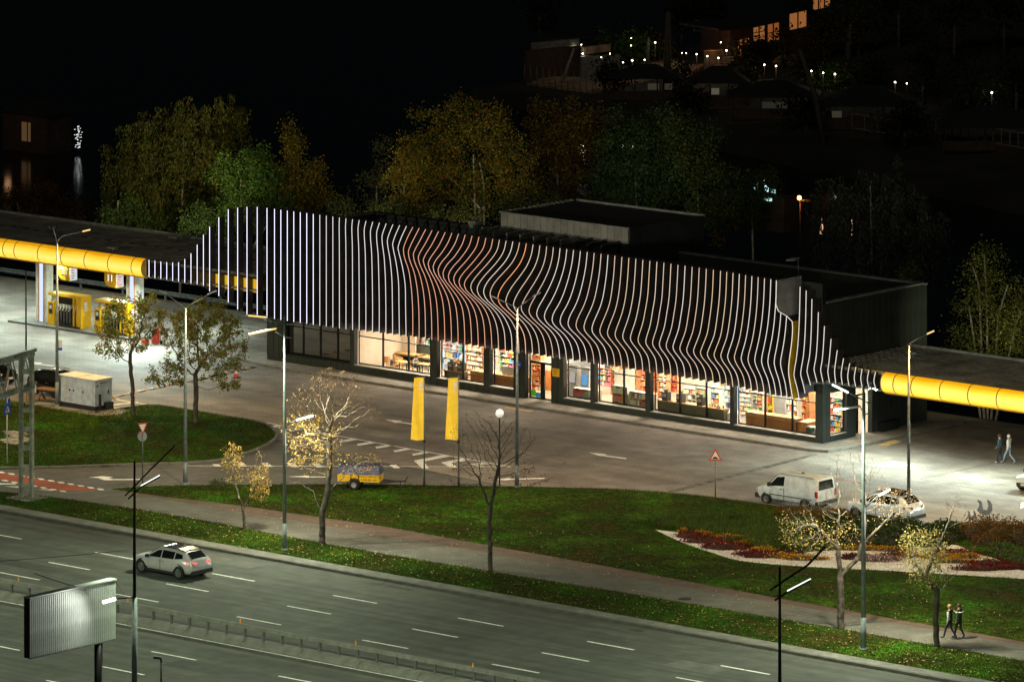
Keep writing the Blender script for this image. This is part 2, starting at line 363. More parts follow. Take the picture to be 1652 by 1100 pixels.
def link(name, me, parent, loc=(0, 0, 0), rz=0.0):
    o = bpy.data.objects.new(name, me); COL.objects.link(o); o.parent = parent; o.location = loc; o.rotation_euler[2] = rz; return o
def npmesh(name, V, F, matn, cols=None, parent=None, kind=None, smooth=False, loc=None):
    """V (n,3), F (m,k) uniform polygons, cols (m,3)"""
    me = bpy.data.meshes.new(name); k = F.shape[1]
    me.vertices.add(len(V)); me.vertices.foreach_set('co', np.ascontiguousarray(V, dtype=np.float32).ravel())
    me.loops.add(F.size); me.loops.foreach_set('vertex_index', np.ascontiguousarray(F, dtype=np.int32).ravel())
    me.polygons.add(len(F)); me.polygons.foreach_set('loop_start', np.arange(0, F.size, k, dtype=np.int32))
    me.polygons.foreach_set('loop_total', np.full(len(F), k, dtype=np.int32))
    me.update(calc_edges=True)
    if smooth: me.polygons.foreach_set('use_smooth', np.ones(len(F), dtype=bool))
    me.materials.append(M[matn])
    if cols is not None:
        ca = me.color_attributes.new('col', 'FLOAT_COLOR', 'CORNER')
        c = np.concatenate([cols, np.ones((len(F), 1))], 1); c = np.repeat(c, k, axis=0)
        ca.data.foreach_set('color', c.astype(np.float32).ravel())
    o = bpy.data.objects.new(name, me); COL.objects.link(o)
    if parent: o.parent = parent
    if kind: o['kind'] = kind
    if loc: o.location = loc
    return o
def tag(o, label, cat, group=None, kind=None):
    o['label'] = label; o['category'] = cat
    if group: o['group'] = group
    if kind: o['kind'] = kind
    return o
def thing(name, label, cat, loc=(0, 0, 0), rz=0.0, group=None):
    o = bpy.data.objects.new(name, None); COL.objects.link(o); o.location = loc; o.rotation_euler[2] = rz
    return tag(o, label, cat, group)
def struct(o): o['kind'] = 'structure'; return o
def kids(o): return [c for c in bpy.data.objects if c.parent == o]
def dup(root, loc, rz=None, label=None):
    r = root.copy(); COL.objects.link(r); r.location = loc
    if rz is not None: r.rotation_euler[2] = rz
    if label: r['label'] = label
    for ch in list(root.children):
        c = ch.copy(); COL.objects.link(c); c.parent = r
        for g in list(ch.children):
            d = g.copy(); COL.objects.link(d); d.parent = c
    return r
def text(body, size, matn, parent, loc, rot, ext=0.01, name='lettering', align='CENTER'):
    cu = bpy.data.curves.new(name, 'FONT'); cu.body = body; cu.size = size; cu.extrude = ext; cu.align_x = align; cu.align_y = 'CENTER'
    cu.materials.append(M[matn]); o0 = bpy.data.objects.new(name, cu); COL.objects.link(o0)
    me = bpy.data.meshes.new_from_object(o0.evaluated_get(bpy.context.evaluated_depsgraph_get())); bpy.data.objects.remove(o0)
    me.materials.clear(); me.materials.append(M[matn]); o = bpy.data.objects.new(name, me); COL.objects.link(o)
    o.parent = parent; o.location = loc; o.rotation_euler = rot; return o

ORD = 'first second third fourth fifth sixth seventh eighth ninth tenth eleventh twelfth thirteenth fourteenth fifteenth sixteenth seventeenth eighteenth nineteenth twentieth twenty-first twenty-second twenty-third twenty-fourth twenty-fifth twenty-sixth twenty-seventh twenty-eighth twenty-ninth thirtieth'.split()
# ================================================================= GROUND
def smooth_poly(pts, n=5):
    out = []
    for i in range(len(pts) - 1):
        p0 = pts[max(i - 1, 0)]; p1 = pts[i]; p2 = pts[i + 1]; p3 = pts[min(i + 2, len(pts) - 1)]
        for k in range(n):
            t = k / n
            out.append(tuple(0.5 * (2 * p1[a] + (p2[a] - p0[a]) * t + (2 * p0[a] - 5 * p1[a] + 4 * p2[a] - p3[a]) * t * t + (3 * p1[a] - p0[a] - 3 * p2[a] + p3[a]) * t ** 3) for a in (0, 1)))
    out.append(pts[-1]); return out
def slab(name, poly, z0, z1, matn):
    b = MB(); b.prism(poly, z0, z1); return struct(b.build(name, matn))
def rect(x0, x1, y0, y1): return [(x0, y0), (x1, y0), (x1, y1), (x0, y1)]

# terrain down to the lake
ys = [-170, 13.2, 13.6, 17, 22, 28, 40, 700]; zs = [-0.05, -0.05, -0.05, -0.8, -3.2, -5.6, -6.5, -6.5]
b = MB(); xs = [-600, -140, -100, -60, -20, 20, 60, 100, 140, 300]
V = [(x, y, z) for y, z in zip(ys, zs) for x in xs]; nx = len(xs)
b.add(V, [(j * nx + i, j * nx + i + 1, (j + 1) * nx + i + 1, (j + 1) * nx + i) for j in range(len(ys) - 1) for i in range(nx - 1)])
struct(b.build('ground', 'soil'))
b = MB(); b.face([(-600, 21, -5), (300, 21, -5), (300, 690, -5), (-600, 690, -5)]); struct(b.build('water', 'water'))
highway = slab('highway', rect(-150, 150, -110, -46.3), -0.03, 0.0, 'asphalt')
lot = slab('forecourt_paving', rect(-130, 130, -46.3, 13.2), -0.03, 0.0, 'paving')
# lower carriageway patch joint and wheel-polished strips
b = MB(); b.face([(-150, -70.15, .004), (150, -69.85, .004), (150, -69.7, .004), (-150, -70.0, .004)]); b.build('asphalt_joint', 'path_brown', highway)
for y0, y1 in ((-61.9, -61.55), (-63.75, -63.3)):
    b = MB(); b.face([(-150, y0, .004), (150, y0, .004), (150, y1, .004), (-150, y1, .004)]); b.build('edge_grit_strip', 'kerbdark', highway)
# lane markings
dash = MB(); dash.face([(0, -.075, 0), (3.1, -.075, 0), (3.1, .075, 0), (0, .075, 0)])
dm = None
def lane_dash(x, y, L=1.0):
    global dm
    if dm is None: dm = dash.build('lane_marking', 'line', highway); dm.location = (x, y, .006); return
    o = link('lane_marking', dm.data, highway, (x, y, .006))
for k in range(-7, 9):
    for y, x0 in ((-50.75, 7.15), (-54.3, 7.15), (-57.95, 7.0), (-66.9, 9.5), (-71.05, 9.9), (-75.1, 10.2)):
        lane_dash(x0 + 8.72 * k, y + 0.004 * (x0 + 8.72 * k - 7))
b = MB(); b.face([(-150, -63.28, .008), (150, -63.28, .008), (150, -63.16, .008), (-150, -63.16, .008)]); b.build('edge_line', 'line', highway)
for k, (px, py) in enumerate(((604, 942), (627, 947), (650, 951), (1010, 1020))):
    x, y = G(px, py); b = MB(); b.box(x - .45, x + .45, -47.25, -46.8, .002, .012)
    for q in range(6): b.box(x - .4 + q * .14, x - .33 + q * .14, -47.2, -46.85, .012, .016, 1)
    b.build('storm_drain_grate', ['kerbdark', 'plasticb'], highway)
rp = random.Random(3)
for k in range(26):                                                 # tar-sealed cracks and old patches in the carriageways
    x, y = rp.uniform(-18, 46), rp.choice([rp.uniform(-61, -47), rp.uniform(-76, -64)]); b = MB(); n_ = rp.randint(4, 9); al = rp.random() < .45; pts_ = [(x, y)]
    for _ in range(n_): x += rp.uniform(.5, 1.4) if al else rp.uniform(-.25, .25); y += rp.uniform(-.12, .12) if al else rp.uniform(.3, .55); pts_.append((x, min(y, -46.6) if y > -62 else min(y, -63.9)))
    for a, c in zip(pts_[:-1], pts_[1:]): b.beam((*a, .005), (*c, .005), .045, .006)
    b.build('tar_crack', 'kerbdark', highway)
for x, y, l_, w_ in ((-6, -48.6, 5, 1.4), (19, -60.4, 7, 1.2), (31, -52.6, 3.2, 1.8), (12, -68.8, 9, 1.5), (38, -56.2, 4, 1.2), (-14, -56.4, 6, 1.3)):
    b = MB(); b.face([(x, y, .003), (x + l_, y + .05, .003), (x + l_, y + w_, .003), (x, y + w_ - .06, .003)]); b.build('asphalt_patch', 'asphalt2' if l_ < 6 else 'asphaltd', highway)
# verge slabs
struct_strip = slab('kerb_pavement', rect(-150, 150, -46.05, -45.1), -0.03, 0.13, 'concrete')
kst = MB(); kst.box(0.01, 0.99, 0, .26, -0.02, .15)
k0 = kst.build('kerb_stone', 'kerbdark', struct_strip); k0.location = (-48, -46.32, 0)
for i in range(-47, 62): link('kerb_stone', k0.data, struct_strip, (i, -46.32 + R.uniform(-.008, .008), R.uniform(-.008, .006)))
verge_top = smooth_poly([(-60, -43.5), (-34, -43.2), (-26.3, -42.3), (-23, -41.6), (-19.4, -41.15), (-13, -40.85), (-2, -41.25), (7, -41.1), (18.4, -40.6), (30, -40.3), (45, -40.2), (70, -40.2)], 4)
lawn3 = slab('roadside_lawn', [(-60, -45.1), (70, -45.1)] + verge_top[::-1], -0.03, 0.10, 'grass')
path_pts = [(-28.5, -42.8), (-23, -41.8), (-2, -41.4), (18.4, -40.8), (70, -40.4), (70, -36.3), (42, -36.45), (26, -36.2), (14, -35.75), (-3, -35.4), (-13, -36.2), (-22.2, -37.5), (-22.4, -39.5), (-28.5, -41.2)]
footpath = slab('footpath', path_pts, -0.03, 0.055, 'path_grey')
b = MB(); pl = [(-22.2, -37.55), (-19.4, -37.6), (-11, -37.75), (-1, -37.25), (15.6, -37.3), (32, -37.25), (42, -37.15), (70, -37.1)]
pu = [(-22.2, -37.5), (-19, -37.2), (-12, -36.2), (-3, -35.45), (14, -35.75), (26, -36.2), (42, -36.45), (70, -36.3)]
for i in range(len(pl) - 1): b.face([(*pl[i], .062), (*pl[i + 1], .062), (*pu[i + 1], .062), (*pu[i], .062)])
b.build('cycle_strip', 'path_brown', footpath)
b = MB()
for i in range(len(pl) - 1):
    a, c = Vector(pl[i]), Vector(pl[i + 1]); b.face([(a.x, a.y - .06, .066), (c.x, c.y - .06, .066), (c.x, c.y + .0, .066), (a.x, a.y, .066)])
b.build('strip_edge_line', 'concrete', footpath)
x, y = G(1105, 967); b = MB(); b.lathe([(0.0, .075), (.30, .075), (.33, .07), (.36, .06)], (x, y, 0), 20); b.build('manhole_cover', 'plasticb', footpath)
top2 = smooth_poly([(-22.1, -37.4), (-21.4, -36.0), (-19.6, -33.9), (-17.8, -32.1), (-15.6, -30.0), (-11.75, -26.8), (-7.6, -23.7), (-3.1, -20.5), (0.2, -18.5), (4.1, -17.2), (7.5, -16.75), (12.9, -16.4), (19.6, -16.1), (25.9, -15.4), (40, -14.8), (70, -14.6)], 4)
bot2 = [(70, -36.3), (42, -36.45), (26, -36.2), (14, -35.75), (-3, -35.4), (-13, -36.2), (-19, -37.2)]
lawn2 = slab('middle_lawn', top2 + bot2, -0.03, 0.085, 'grass')
top1 = smooth_poly([(-60, -21.4), (-47.9, -21.1), (-44.7, -21.15), (-40.6, -21.0), (-39.9, -19.6), (-39.3, -16.5), (-36.9, -16.2), (-33, -16.2), (-30.7, -16.25), (-29.1, -16.85), (-27.0, -18.4), (-26.0, -19.5), (-24.9, -21.4), (-24.1, -23.6), (-23.5, -26.4), (-24.4, -28.9), (-26.6, -31.4), (-28.8, -34.3), (-31.5, -37.1), (-35, -40), (-60, -41)], 4)
lawn1 = slab('corner_lawn', top1, -0.03, 0.085, 'grass')
def kerb_line(pts, parent, matn, wdt=.16, h=.11, step=1.0, side=1):
    pts = [Vector(p) for p in pts]; acc = 0.0; cur = pts[0]; out = [cur]
    for p in pts[1:]:
        while (p - cur).length + acc >= step:
            d = (p - cur).normalized(); cur = cur + d * (step - acc); acc = 0; out.append(cur)
        acc += (p - cur).length; cur = p
    kb = MB(); kb.box(0, 1, -wdt / 2, wdt / 2, -0.02, h); me = None
    for a, c in zip(out[:-1], out[1:]):
        d = c - a
        if a.x < -56 or a.x > 62: continue
        if me is None:
            o = kb.build('kerb_stone', matn, parent); me = o.data
        else: o = link('kerb_stone', me, parent)
        o.location = (a.x, a.y, R.uniform(-.006, .006)); o.rotation_euler[2] = math.atan2(d.y, d.x); o.scale[0] = d.length - .025
kerb_line(top2, lawn2, 'concrete'); kerb_line(top1, lawn1, 'concrete', wdt=.2, h=.13)
# service lane in smoother asphalt
seam = [(-23.4, -26.5), (-24.2, -23.5), (-25.0, -21.5), (-25.8, -19.7), (-22.2, -20.1), (-16.9, -21.1), (-13.3, -21.2), (-6.4, -21.9), (-3.5, -20.8)]
svc = seam + [(-7.6, -23.7), (-11.75, -26.8), (-15.6, -30.0), (-19.6, -33.9), (-22.2, -37.4), (-22.4, -39.6), (-28.5, -41.3), (-33, -42.9), (-60, -43), (-60, -40.9), (-35, -40.2), (-31.5, -37.3), (-28.8, -34.4), (-26.6, -31.5), (-24.3, -29.1)]
b = MB(); b.prism(svc, 0.0, 0.005); service = struct(b.build('service_lane', 'asphalt2'))
b = MB()
for a, c in zip(seam[3:-1], seam[4:]): b.beam((*a, .004), (*c, .004), .09, .01)
b.build('asphalt_joint', 'plasticb', service)
# painted markings on the forecourt and the service lane
def mark(name, pix, matn='line', parent=lot, z=0.012):
    b = MB(); pts = [(*G(px, py), z) for px, py in pix]
    tri = tessellate_polygon([[Vector(p) for p in pts]])
    for t in tri:
        q = [pts[i] for i in t]
        if (q[1][0] - q[0][0]) * (q[2][1] - q[0][1]) - (q[2][0] - q[0][0]) * (q[1][1] - q[0][1]) < 0: q = q[::-1]
        b.face(q)
    return b.build(name, matn, parent)
def gline(name, a, c, wd=.14, matn='line', parent=lot, z=.012):
    a = Vector(a); c = Vector(c); n = (c - a).normalized(); n = Vector((-n.y, n.x)) * wd / 2
    b = MB(); b.face([(*(a - n), z), (*(c - n), z), (*(c + n), z), (*(a + n), z)]); return b.build(name, matn, parent)
gline('hatch_border_line', (-39.2, -16.02), (-30.6, -15.98)); gline('hatch_border_line', (-30.5, -16.0), (-20.9, -16.65)); gline('hatch_border_line', (-20.8, -16.65), (-9.5, -17.2))
gline('hatch_base_line', (-24.15, -29.45), (-9.5, -17.25), .12, z=.014)
for a, c in (((458.5, 686.5), (438, 689.5)), ((489, 693), (464, 696)), ((519, 699), (488, 702)), ((548, 704), (518, 707.5)), ((577, 709.5), (546, 713.5)), ((607, 714.5), (575, 718.5)), ((636, 719), (605, 723)), ((666, 724.5), (634, 729)), ((698, 729.5), (664, 734.5))):
    x1, y1 = a; x2, y2 = c; mark('hatch_bar', [(x1, y1), (x1 - 11, y1 - 1.6), (x2, y2 - 2.2), (x2 + 3, y2 + .6)])
for ch in ([(716, 733.5), (727, 736), (684, 744.5), (692, 755.5), (681, 755.5), (667.5, 743)], [(745, 739.5), (757, 742), (729, 747), (738, 754), (726, 754), (711.5, 746)], [(778, 746), (790, 748.5), (772, 750), (785, 753), (774, 753), (758, 748.5)]):
    mark('hatch_chevron', ch)
for tx, ty, wd in ((342, 749, 11), (380, 746.5, 12), (420, 746.5, 12), (461, 746.5, 12), (502, 747.5, 12), (545, 748.5, 12), (587, 749, 11), (628, 749.8, 11)):
    hh = 752.3 + (tx - 342) * .0105 - ty
    mark('give_way_tooth', [(tx, ty), (tx + wd, ty), (tx + wd + hh * 1.25, ty + hh), (tx + hh * 1.35, ty + hh)], z=.016)
AR = {1: [(620.9, 676.9), (650, 679.1), (645, 680.4), (673, 684.4), (671, 686.3), (643, 682.2), (638.2, 682.7)],
      2: [(949.1, 730), (979.1, 733.1), (975, 734.3), (1011, 739.1), (1010, 741), (972.5, 736), (967.3, 735.8)],
      3: [(464.5, 769.1), (498.2, 767.3), (498.2, 768.9), (527.3, 768.9), (527.3, 770.2), (498.2, 770.2), (498.2, 770.9)],
      4: [(797, 774), (824, 771.3), (822, 772.6), (879, 771.0), (879, 772.6), (821, 774), (818, 774.9)],
      5: [(142.7, 770.5), (165, 768.2), (182.7, 769.6), (176, 771), (182, 773), (229, 772.8), (229, 774.2), (168, 774.9), (157, 771.2)],
      6: [(1397.5, 750.5), (1425, 749.2), (1425, 750), (1475.6, 750), (1475.6, 751.2), (1425, 751.6), (1424.7, 752.8)],
      7: [(1427, 746.5), (1443, 745), (1450, 746.2), (1462, 749), (1462, 750.4), (1440, 747.5)],
      8: [(42, 583), (69.8, 585.3), (65, 587), (90, 590.6), (89, 592.4), (62, 588.6), (56, 588.6)],
      9: [(1647, 811), (1664, 808), (1664, 823), (1655, 818), (1646, 821)]}
for k, p in AR.items(): mark('lane_arrow', p, parent=service if k in (3, 4, 5) else lot, z=.02)
for p in ([(812, 658.2), (818.5, 656.2), (862, 662.8), (855, 664.8)], [(1414.8, 718.2), (1442, 709), (1454.5, 712.5), (1430, 719.5)]): mark('yellow_door_pad', p, 'yline')
mark('manoeuvre_box_line', [(170, 644.5), (186, 642.5), (195, 643.5), (180, 646)]); 
for p in ([(172, 653.8), (222, 647.7), (224, 649), (174, 655.2)], [(175, 658.8), (250, 652.2), (253, 653.4), (178, 660)], [(180, 642.6), (240, 652.6), (240, 654), (179, 644)], [(600, 654), (601, 653)] ):
    if len(p) > 2: mark('parking_line', p)
gline('parking_line', G(238, 652.6), G(300, 661.4), .12)
for a, c in (((1485, 773), (1605, 746)), ((1485, 773), (1643, 800)), ((0, 496), (57, 503)), ((90, 555), (160, 568)), ((0, 541), (90, 555))):
    gline('paving_drain_line', G(*a), G(*c), .07, 'plasticb', z=.008)
gline('red_stop_line', G(1350, 772), G(1392, 780), .12, 'redline')
b = MB(); px = [(860, 737.5), (885, 738), (903, 740.5), (912.5, 744.5), (910, 748), (898, 751), (880, 752.5)]
for a, c in zip(px[:-1], px[1:]): b.beam((*G(*a), .006), (*G(*c), .006), .13, .006)
b.build('tyre_mark', 'kerbdark', lot)
# crossing in red with white squares, and the zebra beside it
mark('red_crossing', [(-5, 760), (54, 770.9), (109, 781), (169.5, 790.2), (102, 791.8), (45, 783), (-5, 773)], 'redline', service, .012)
for k in range(12):
    x0 = -4 + k * 16.0; y0 = 761.8 + k * 2.75
    if x0 < 162: mark('crossing_square', [(x0, y0 - 1.2), (x0 + 9, y0 - .9), (x0 + 13, y0 + 1.4), (x0 + 4, y0 + 1.3)], 'line', service, .018)
for k in range(8):
    x0 = -14 + k * 15.6; y0 = 771.2 + k * 2.9
    mark('crossing_square', [(x0, y0), (x0 + 9, y0 + .2), (x0 + 13, y0 + 2.6), (x0 + 4, y0 + 2.4)], 'line', service, .018)
for y0, x1 in ((779.5, 24.5), (784.5, 48), (789.5, 83)):
    mark('zebra_bar', [(-60, y0 + .2), (x1, y0), (x1 + 2, y0 + 2.3), (-60, y0 + 2.6)], 'line', service, .018)
# speed bumps: yellow / black rubber pieces
def bump(name, label, a, c, n, cols):
    a = Vector(a); c = Vector(c); d = (c - a); L = d.length / n
    t = thing(name, label, 'speed bump', (a.x, a.y, 0), math.atan2(d.y, d.x))
    for i in range(n):
        b = MB(); x0, x1 = i * L + .01, (i + 1) * L - .01
        pr = [(-.24, .004), (-.14, .045), (.14, .045), (.24, .004)]
        for (y0, z0), (y1, z1) in zip(pr[:-1], pr[1:]): b.face([(x0, y0, z0), (x1, y0, z0), (x1, y1, z1), (x0, y1, z1)])
        b.face([(x0, y, z) for y, z in pr][::-1]); b.face([(x1, y, z) for y, z in pr])
        b.build('bump_segment', cols[i % 2] if not (name == 'worn_speed_bump' and i % 7 in (1, 3)) else 'kerbdark', t)
bump('speed_bump', 'yellow and black speed bump crossing the forecourt lane near the generator', (-43.2, -15.9), (-44.0, -2.2), 28, ['yline', 'plasticb'])
bump('worn_speed_bump', 'worn dark speed bump running from the shop corner to the lawn behind the warning sign', (2.4, -17.0), (1.45, -2.6), 30, ['kerbdark', 'path_brown'])
# raised walk round the shop
walk = slab('shop_walk', [(-47.2, -.7), (-44, -1.5), (-40, -1.72), (1.0, -1.82), (1.75, -1.4), (1.85, 0), (1.8, 11.5), (-47.2, 11.5)], -0.03, 0.12, 'walk')
kerb_line([(-47.2, -.75), (-44, -1.58), (-40, -1.8), (1.0, -1.9), (1.8, -1.5), (1.93, 0), (1.9, 11.4)], walk, 'concrete', .15, .135)
kerb_line([(-60, 8.2), (-46, 8.2)], lot, 'concrete', .15, .1); 
# flower bed
bed = smooth_poly([(9.1, -26.5), (12.6, -28.3), (15.9, -29.5), (17.9, -30.0), (20.1, -29.5), (23.1, -28.2), (24.7, -27.3), (26.4, -26.5), (28.5, -25.6), (29.8, -25.0), (32.3, -23.9), (36, -22.6), (40, -21.5)], 4) + smooth_poly([(40, -20.5), (34, -21.4), (31.2, -22.2), (30.2, -21.8), (28.2, -20.7), (26.2, -20.1), (24.4, -19.1), (23.7, -19.4), (22.6, -21.6), (21.3, -22.7), (20.0, -24.6), (18.4, -27.0), (17.0, -27.2), (14.2, -26.7), (11.5, -26.2), (9.1, -26.45)], 4)
b = MB(); b.prism(bed, 0.02, 0.105); gravel_bed = struct(b.build('gravel_bed', 'gravel'))

# ---- grass blades, fallen leaves
rng = np.random.default_rng(5)
def inside(poly, P):
    x, y = P[:, 0], P[:, 1]; c = np.zeros(len(P), bool); n = len(poly)
    for i in range(n):
        x1, y1 = poly[i]; x2, y2 = poly[(i + 1) % n]
        if y1 == y2: continue
        m = ((y1 > y) != (y2 > y)) & (x < (x2 - x1) * (y - y1) / (y2 - y1) + x1); c ^= m
    return c
def blades(name, poly, n, h0, h1, wd, cols, z, label, excl=None, cat='grass', clump=0.0):
    xs = [p[0] for p in poly]; ys = [p[1] for p in poly]
    lo = (max(min(xs), -46), min(ys)); hi = (min(max(xs), 52), max(ys))
    P = rng.uniform(lo, hi, (n * 2, 2)); P = P[inside(poly, P)][:n]
    if excl is not None: P = P[~inside(excl, P)]
    if clump: P = P + rng.normal(0, clump, P.shape) * 0
    m = len(P); a = rng.uniform(0, 2 * np.pi, m); h = rng.uniform(h0, h1, m); le = rng.uniform(-.5, .5, (m, 2)) * h[:, None]
    V = np.zeros((m, 3, 3)); dx = np.cos(a) * wd; dy = np.sin(a) * wd
    V[:, 0] = np.stack([P[:, 0] - dx, P[:, 1] - dy, np.full(m, z)], 1); V[:, 1] = np.stack([P[:, 0] + dx, P[:, 1] + dy, np.full(m, z)], 1)
    V[:, 2] = np.stack([P[:, 0] + le[:, 0], P[:, 1] + le[:, 1], z + h], 1)
    patch = (np.sin(P[:, 0] * .7 + np.sin(P[:, 1] * .9) * 2) * np.sin(P[:, 1] * .8 + np.cos(P[:, 0] * .45) * 2) + rng.normal(0, .6, m)) > .1
    C = np.where(patch[:, None], np.array(cols[0]), np.array(cols[1])) * rng.uniform(.55, 1.5, (m, 1))
    o = npmesh(name, V.reshape(-1, 3), np.arange(m * 3).reshape(m, 3), 'leaf', C, kind='stuff')
    return tag(o, label, cat)
GR = [(.030, .112, .008), (.050, .048, .011)]
blades('grass', lawn1_p := top1, 42000, .05, .13, .02, GR, .08, 'short patchy grass covering the corner lawn by the generator')
blades('grass', top2 + bot2, 80000, .05, .14, .02, GR, .08, 'short patchy grass covering the long lawn with the flower bed', excl=bed)
blades('grass', [(-60, -45.1), (70, -45.1)] + verge_top[::-1], 42000, .05, .15, .02, GR, .09, 'rough grass strip between the highway kerb and the footpath')
def litter(name, x0, x1, y0, y1, n, z, label):
    P = rng.uniform((x0, y0), (x1, y1), (n, 2)); a = rng.uniform(0, 6.28, n); s = rng.uniform(.035, .075, n)
    V = np.zeros((n, 4, 3))
    for k in range(4):
        V[:, k, 0] = P[:, 0] + np.cos(a + k * 1.57) * s; V[:, k, 1] = P[:, 1] + np.sin(a + k * 1.57) * s * .7; V[:, k, 2] = z + rng.uniform(0, .05, n)
    C = np.array([(.42, .32, .12)]) * rng.uniform(.4, 1.4, (n, 1)) * np.array([1, 1, 1])
    return tag(npmesh(name, V.reshape(-1, 3), np.arange(n * 4).reshape(n, 4), 'leaf', C, kind='stuff'), label, 'fallen leaves')
litter('fallen_leaves', -18, 50, -45, -40.6, 1500, .14, 'yellow fallen leaves lying on the roadside grass strip')
litter('fallen_leaves', -14, 50, -41, -35.3, 500, .085, 'yellow fallen leaves scattered over the footpath')
litter('fallen_leaves', -12, 45, -36, -30, 420, .15, 'yellow fallen leaves on the long lawn above the footpath')
# stone rubble patch in the corner lawn
b = MB()
for k in range(16):
    x, y = G(R.uniform(14, 54), 707 + R.uniform(-8, 10)); s = R.uniform(.25, .6)
    b.box(x - s, x + s, y - s * .6, y + s * .5, .05, .12 + R.uniform(0, .05))
tag(b.build('stone_slabs', 'rock', kind='stuff'), 'broken grey paving slabs lying in the grass behind the steel gantry', 'paving slabs')

# median barrier
mb = thing('median_barrier', 'grey concrete and steel barrier dividing the two carriageways of the highway', 'barrier', (0, -62.4, 0))
b = MB()
def sec(x0, x1, prof, mi=0):
    n = len(prof)
    b.add([(x0, y, z) for y, z in prof] + [(x1, y, z) for y, z in prof], [(i, (i + 1) % n, n + (i + 1) % n, n + i)[::-1] for i in range(n)] + [tuple(range(n)), tuple(range(2 * n - 1, n - 1, -1))], mi)
sp = MB(); b = sp; sec(.015, 3.985, [(-.65, 0), (.5, 0), (.45, .22), (.12, .30), (-.35, .24), (-.62, .12)]); first = None
for i in range(-14, 22):
    if first is None: first = sp.build('concrete_base_block', 'concrete', mb); first.location = (i * 4, 0, 0)
    else: link('concrete_base_block', first.data, mb, (i * 4, R.uniform(-.01, .01), 0))
rl = MB(); b = rl; sec(.01, 3.99, [(-.02, .80), (.22, .80), (.22, .96), (.16, 1.0), (-.0, .98)]); first = None
pm = MB(); pm.box(-.05, .05, .03, .15, .26, .82); pfirst = None
for i in range(-14, 22):
    if first is None: first = rl.build('top_rail', 'concrete', mb); first.location = (i * 4, 0, -.05)
    else: link('top_rail', first.data, mb, (i * 4, 0, -.05))
for i in range(-42, 66):
    if pfirst is None: pfirst = pm.build('rail_post', 'kerbdark', mb); pfirst.location = (i * 1.29 + .05, 0, 0)
    else: link('rail_post', pfirst.data, mb, (i * 1.29 + .05, 0, 0))
rf = None
for px, py in ((30, 938), (206, 969), (388, 1001), (574, 1036), (763, 1072)):
    x, z = OT(px, py, -62.3); b = MB(); b.box(-.05, .05, -.03, .03, .92, 1.2); b.box(-.05, .05, -.04, -.03, 1.0, 1.18, 1)
    o = b.build('reflector', ['reflector', 'reflector'], mb); o.location = (x, 0.1, .25); o.scale = (.6, .6, .75)
# ================================================================= SHOP BUILDING
shop = thing('petrol_station_shop', 'long dark petrol station shop behind a wavy screen of light-edged black fins', 'shop building')
L0, DEP = -44.9, 10.2
def part(mb_, name, mats, parent=shop, kind=None): return mb_.build(name, mats, parent, kind)
GT = 0.45                                   # depth of the glass behind the facade
OPEN = [  # x0, x1, sill, mullions, kind
    (-43.45, -37.75, .62, [-42.18, -40.71, -39.22], 'dark'), (-37.45, -31.03, .62, [-35.38, -33.24], 'lit'), (-30.5, -26.6, .58, [-28.69], 'lit'),
    (-26.15, -24.15, .58, [], 'lit'), (-23.25, -21.1, .12, [-22.18], 'door'), (-20.15, -17.95, .52, [], 'lit'), (-17.66, -13.6, .52, [-15.67], 'lit'),
    (-13.25, -7.0, .5, [-11.28, -9.21], 'lit'), (-6.75, -.5, .45, [-4.68, -2.62], 'lit')]
TOPO = 3.1
b = MB(); prev = L0
for x0, x1, sl, mu, kd in OPEN + [(0, 0, 0, 0, 'end')]:
    if x0 > prev: b.box(prev, x0, 0, .34, .0, TOPO)
    if kd not in ('end', 'door'): b.box(x0, x1, 0, .34, 0, sl - .04)
    prev = x1
b.box(L0, 0, 0.0, .34, TOPO, 9.55)                                   # upper front wall behind the fins
b.box(L0, L0 + .3, .34, DEP, 0, 8.3)
part(b, 'front_wall', 'clad2')
b = MB(); b.box(L0 + .3, -.3, DEP - .3, DEP, 0, 8.3); part(b, 'rear_wall', 'clad')
# right side wall with window, recessed door and a planter bench
b = MB(); b.box(-.3, 0, .34, .75, 0, 8.35); b.box(-.3, 0, .75, 2.3, 0, .45); b.box(-.3, 0, .75, 2.3, 3.0, 8.35); b.box(-.3, 0, 2.3, 3.2, 0, 8.35)
b.box(-.3, 0, 3.2, 4.75, 3.0, 8.35); b.box(-.3, 0, 4.75, DEP, 0, 8.35); part(b, 'side_wall', 'clad')
b = MB(); b.box(.0, .42, 5.35, 6.9, .12, .62); b.box(.0, .5, 5.3, 6.95, .62, .68); part(b, 'bench_planter', 'clad2')
b = MB(); b.box(L0 + .3, -.3, .34, DEP - .3, 7.7, 7.9); part(b, 'roof', 'roofd')
b = MB(); b.box(L0 - .03, .03, DEP - .33, DEP + .03, 8.3, 8.4); b.box(-.33, .03, .34, DEP - .34, 8.352, 8.45); b.box(L0 - .03, L0 + .33, .34, DEP - .34, 8.3, 8.4)
part(b, 'roof_parapet_cap', 'gut')
b = MB(); b.box(L0 - .02, .0, -.03, .36, 9.552, 9.6); part(b, 'front_parapet_cap', 'black')
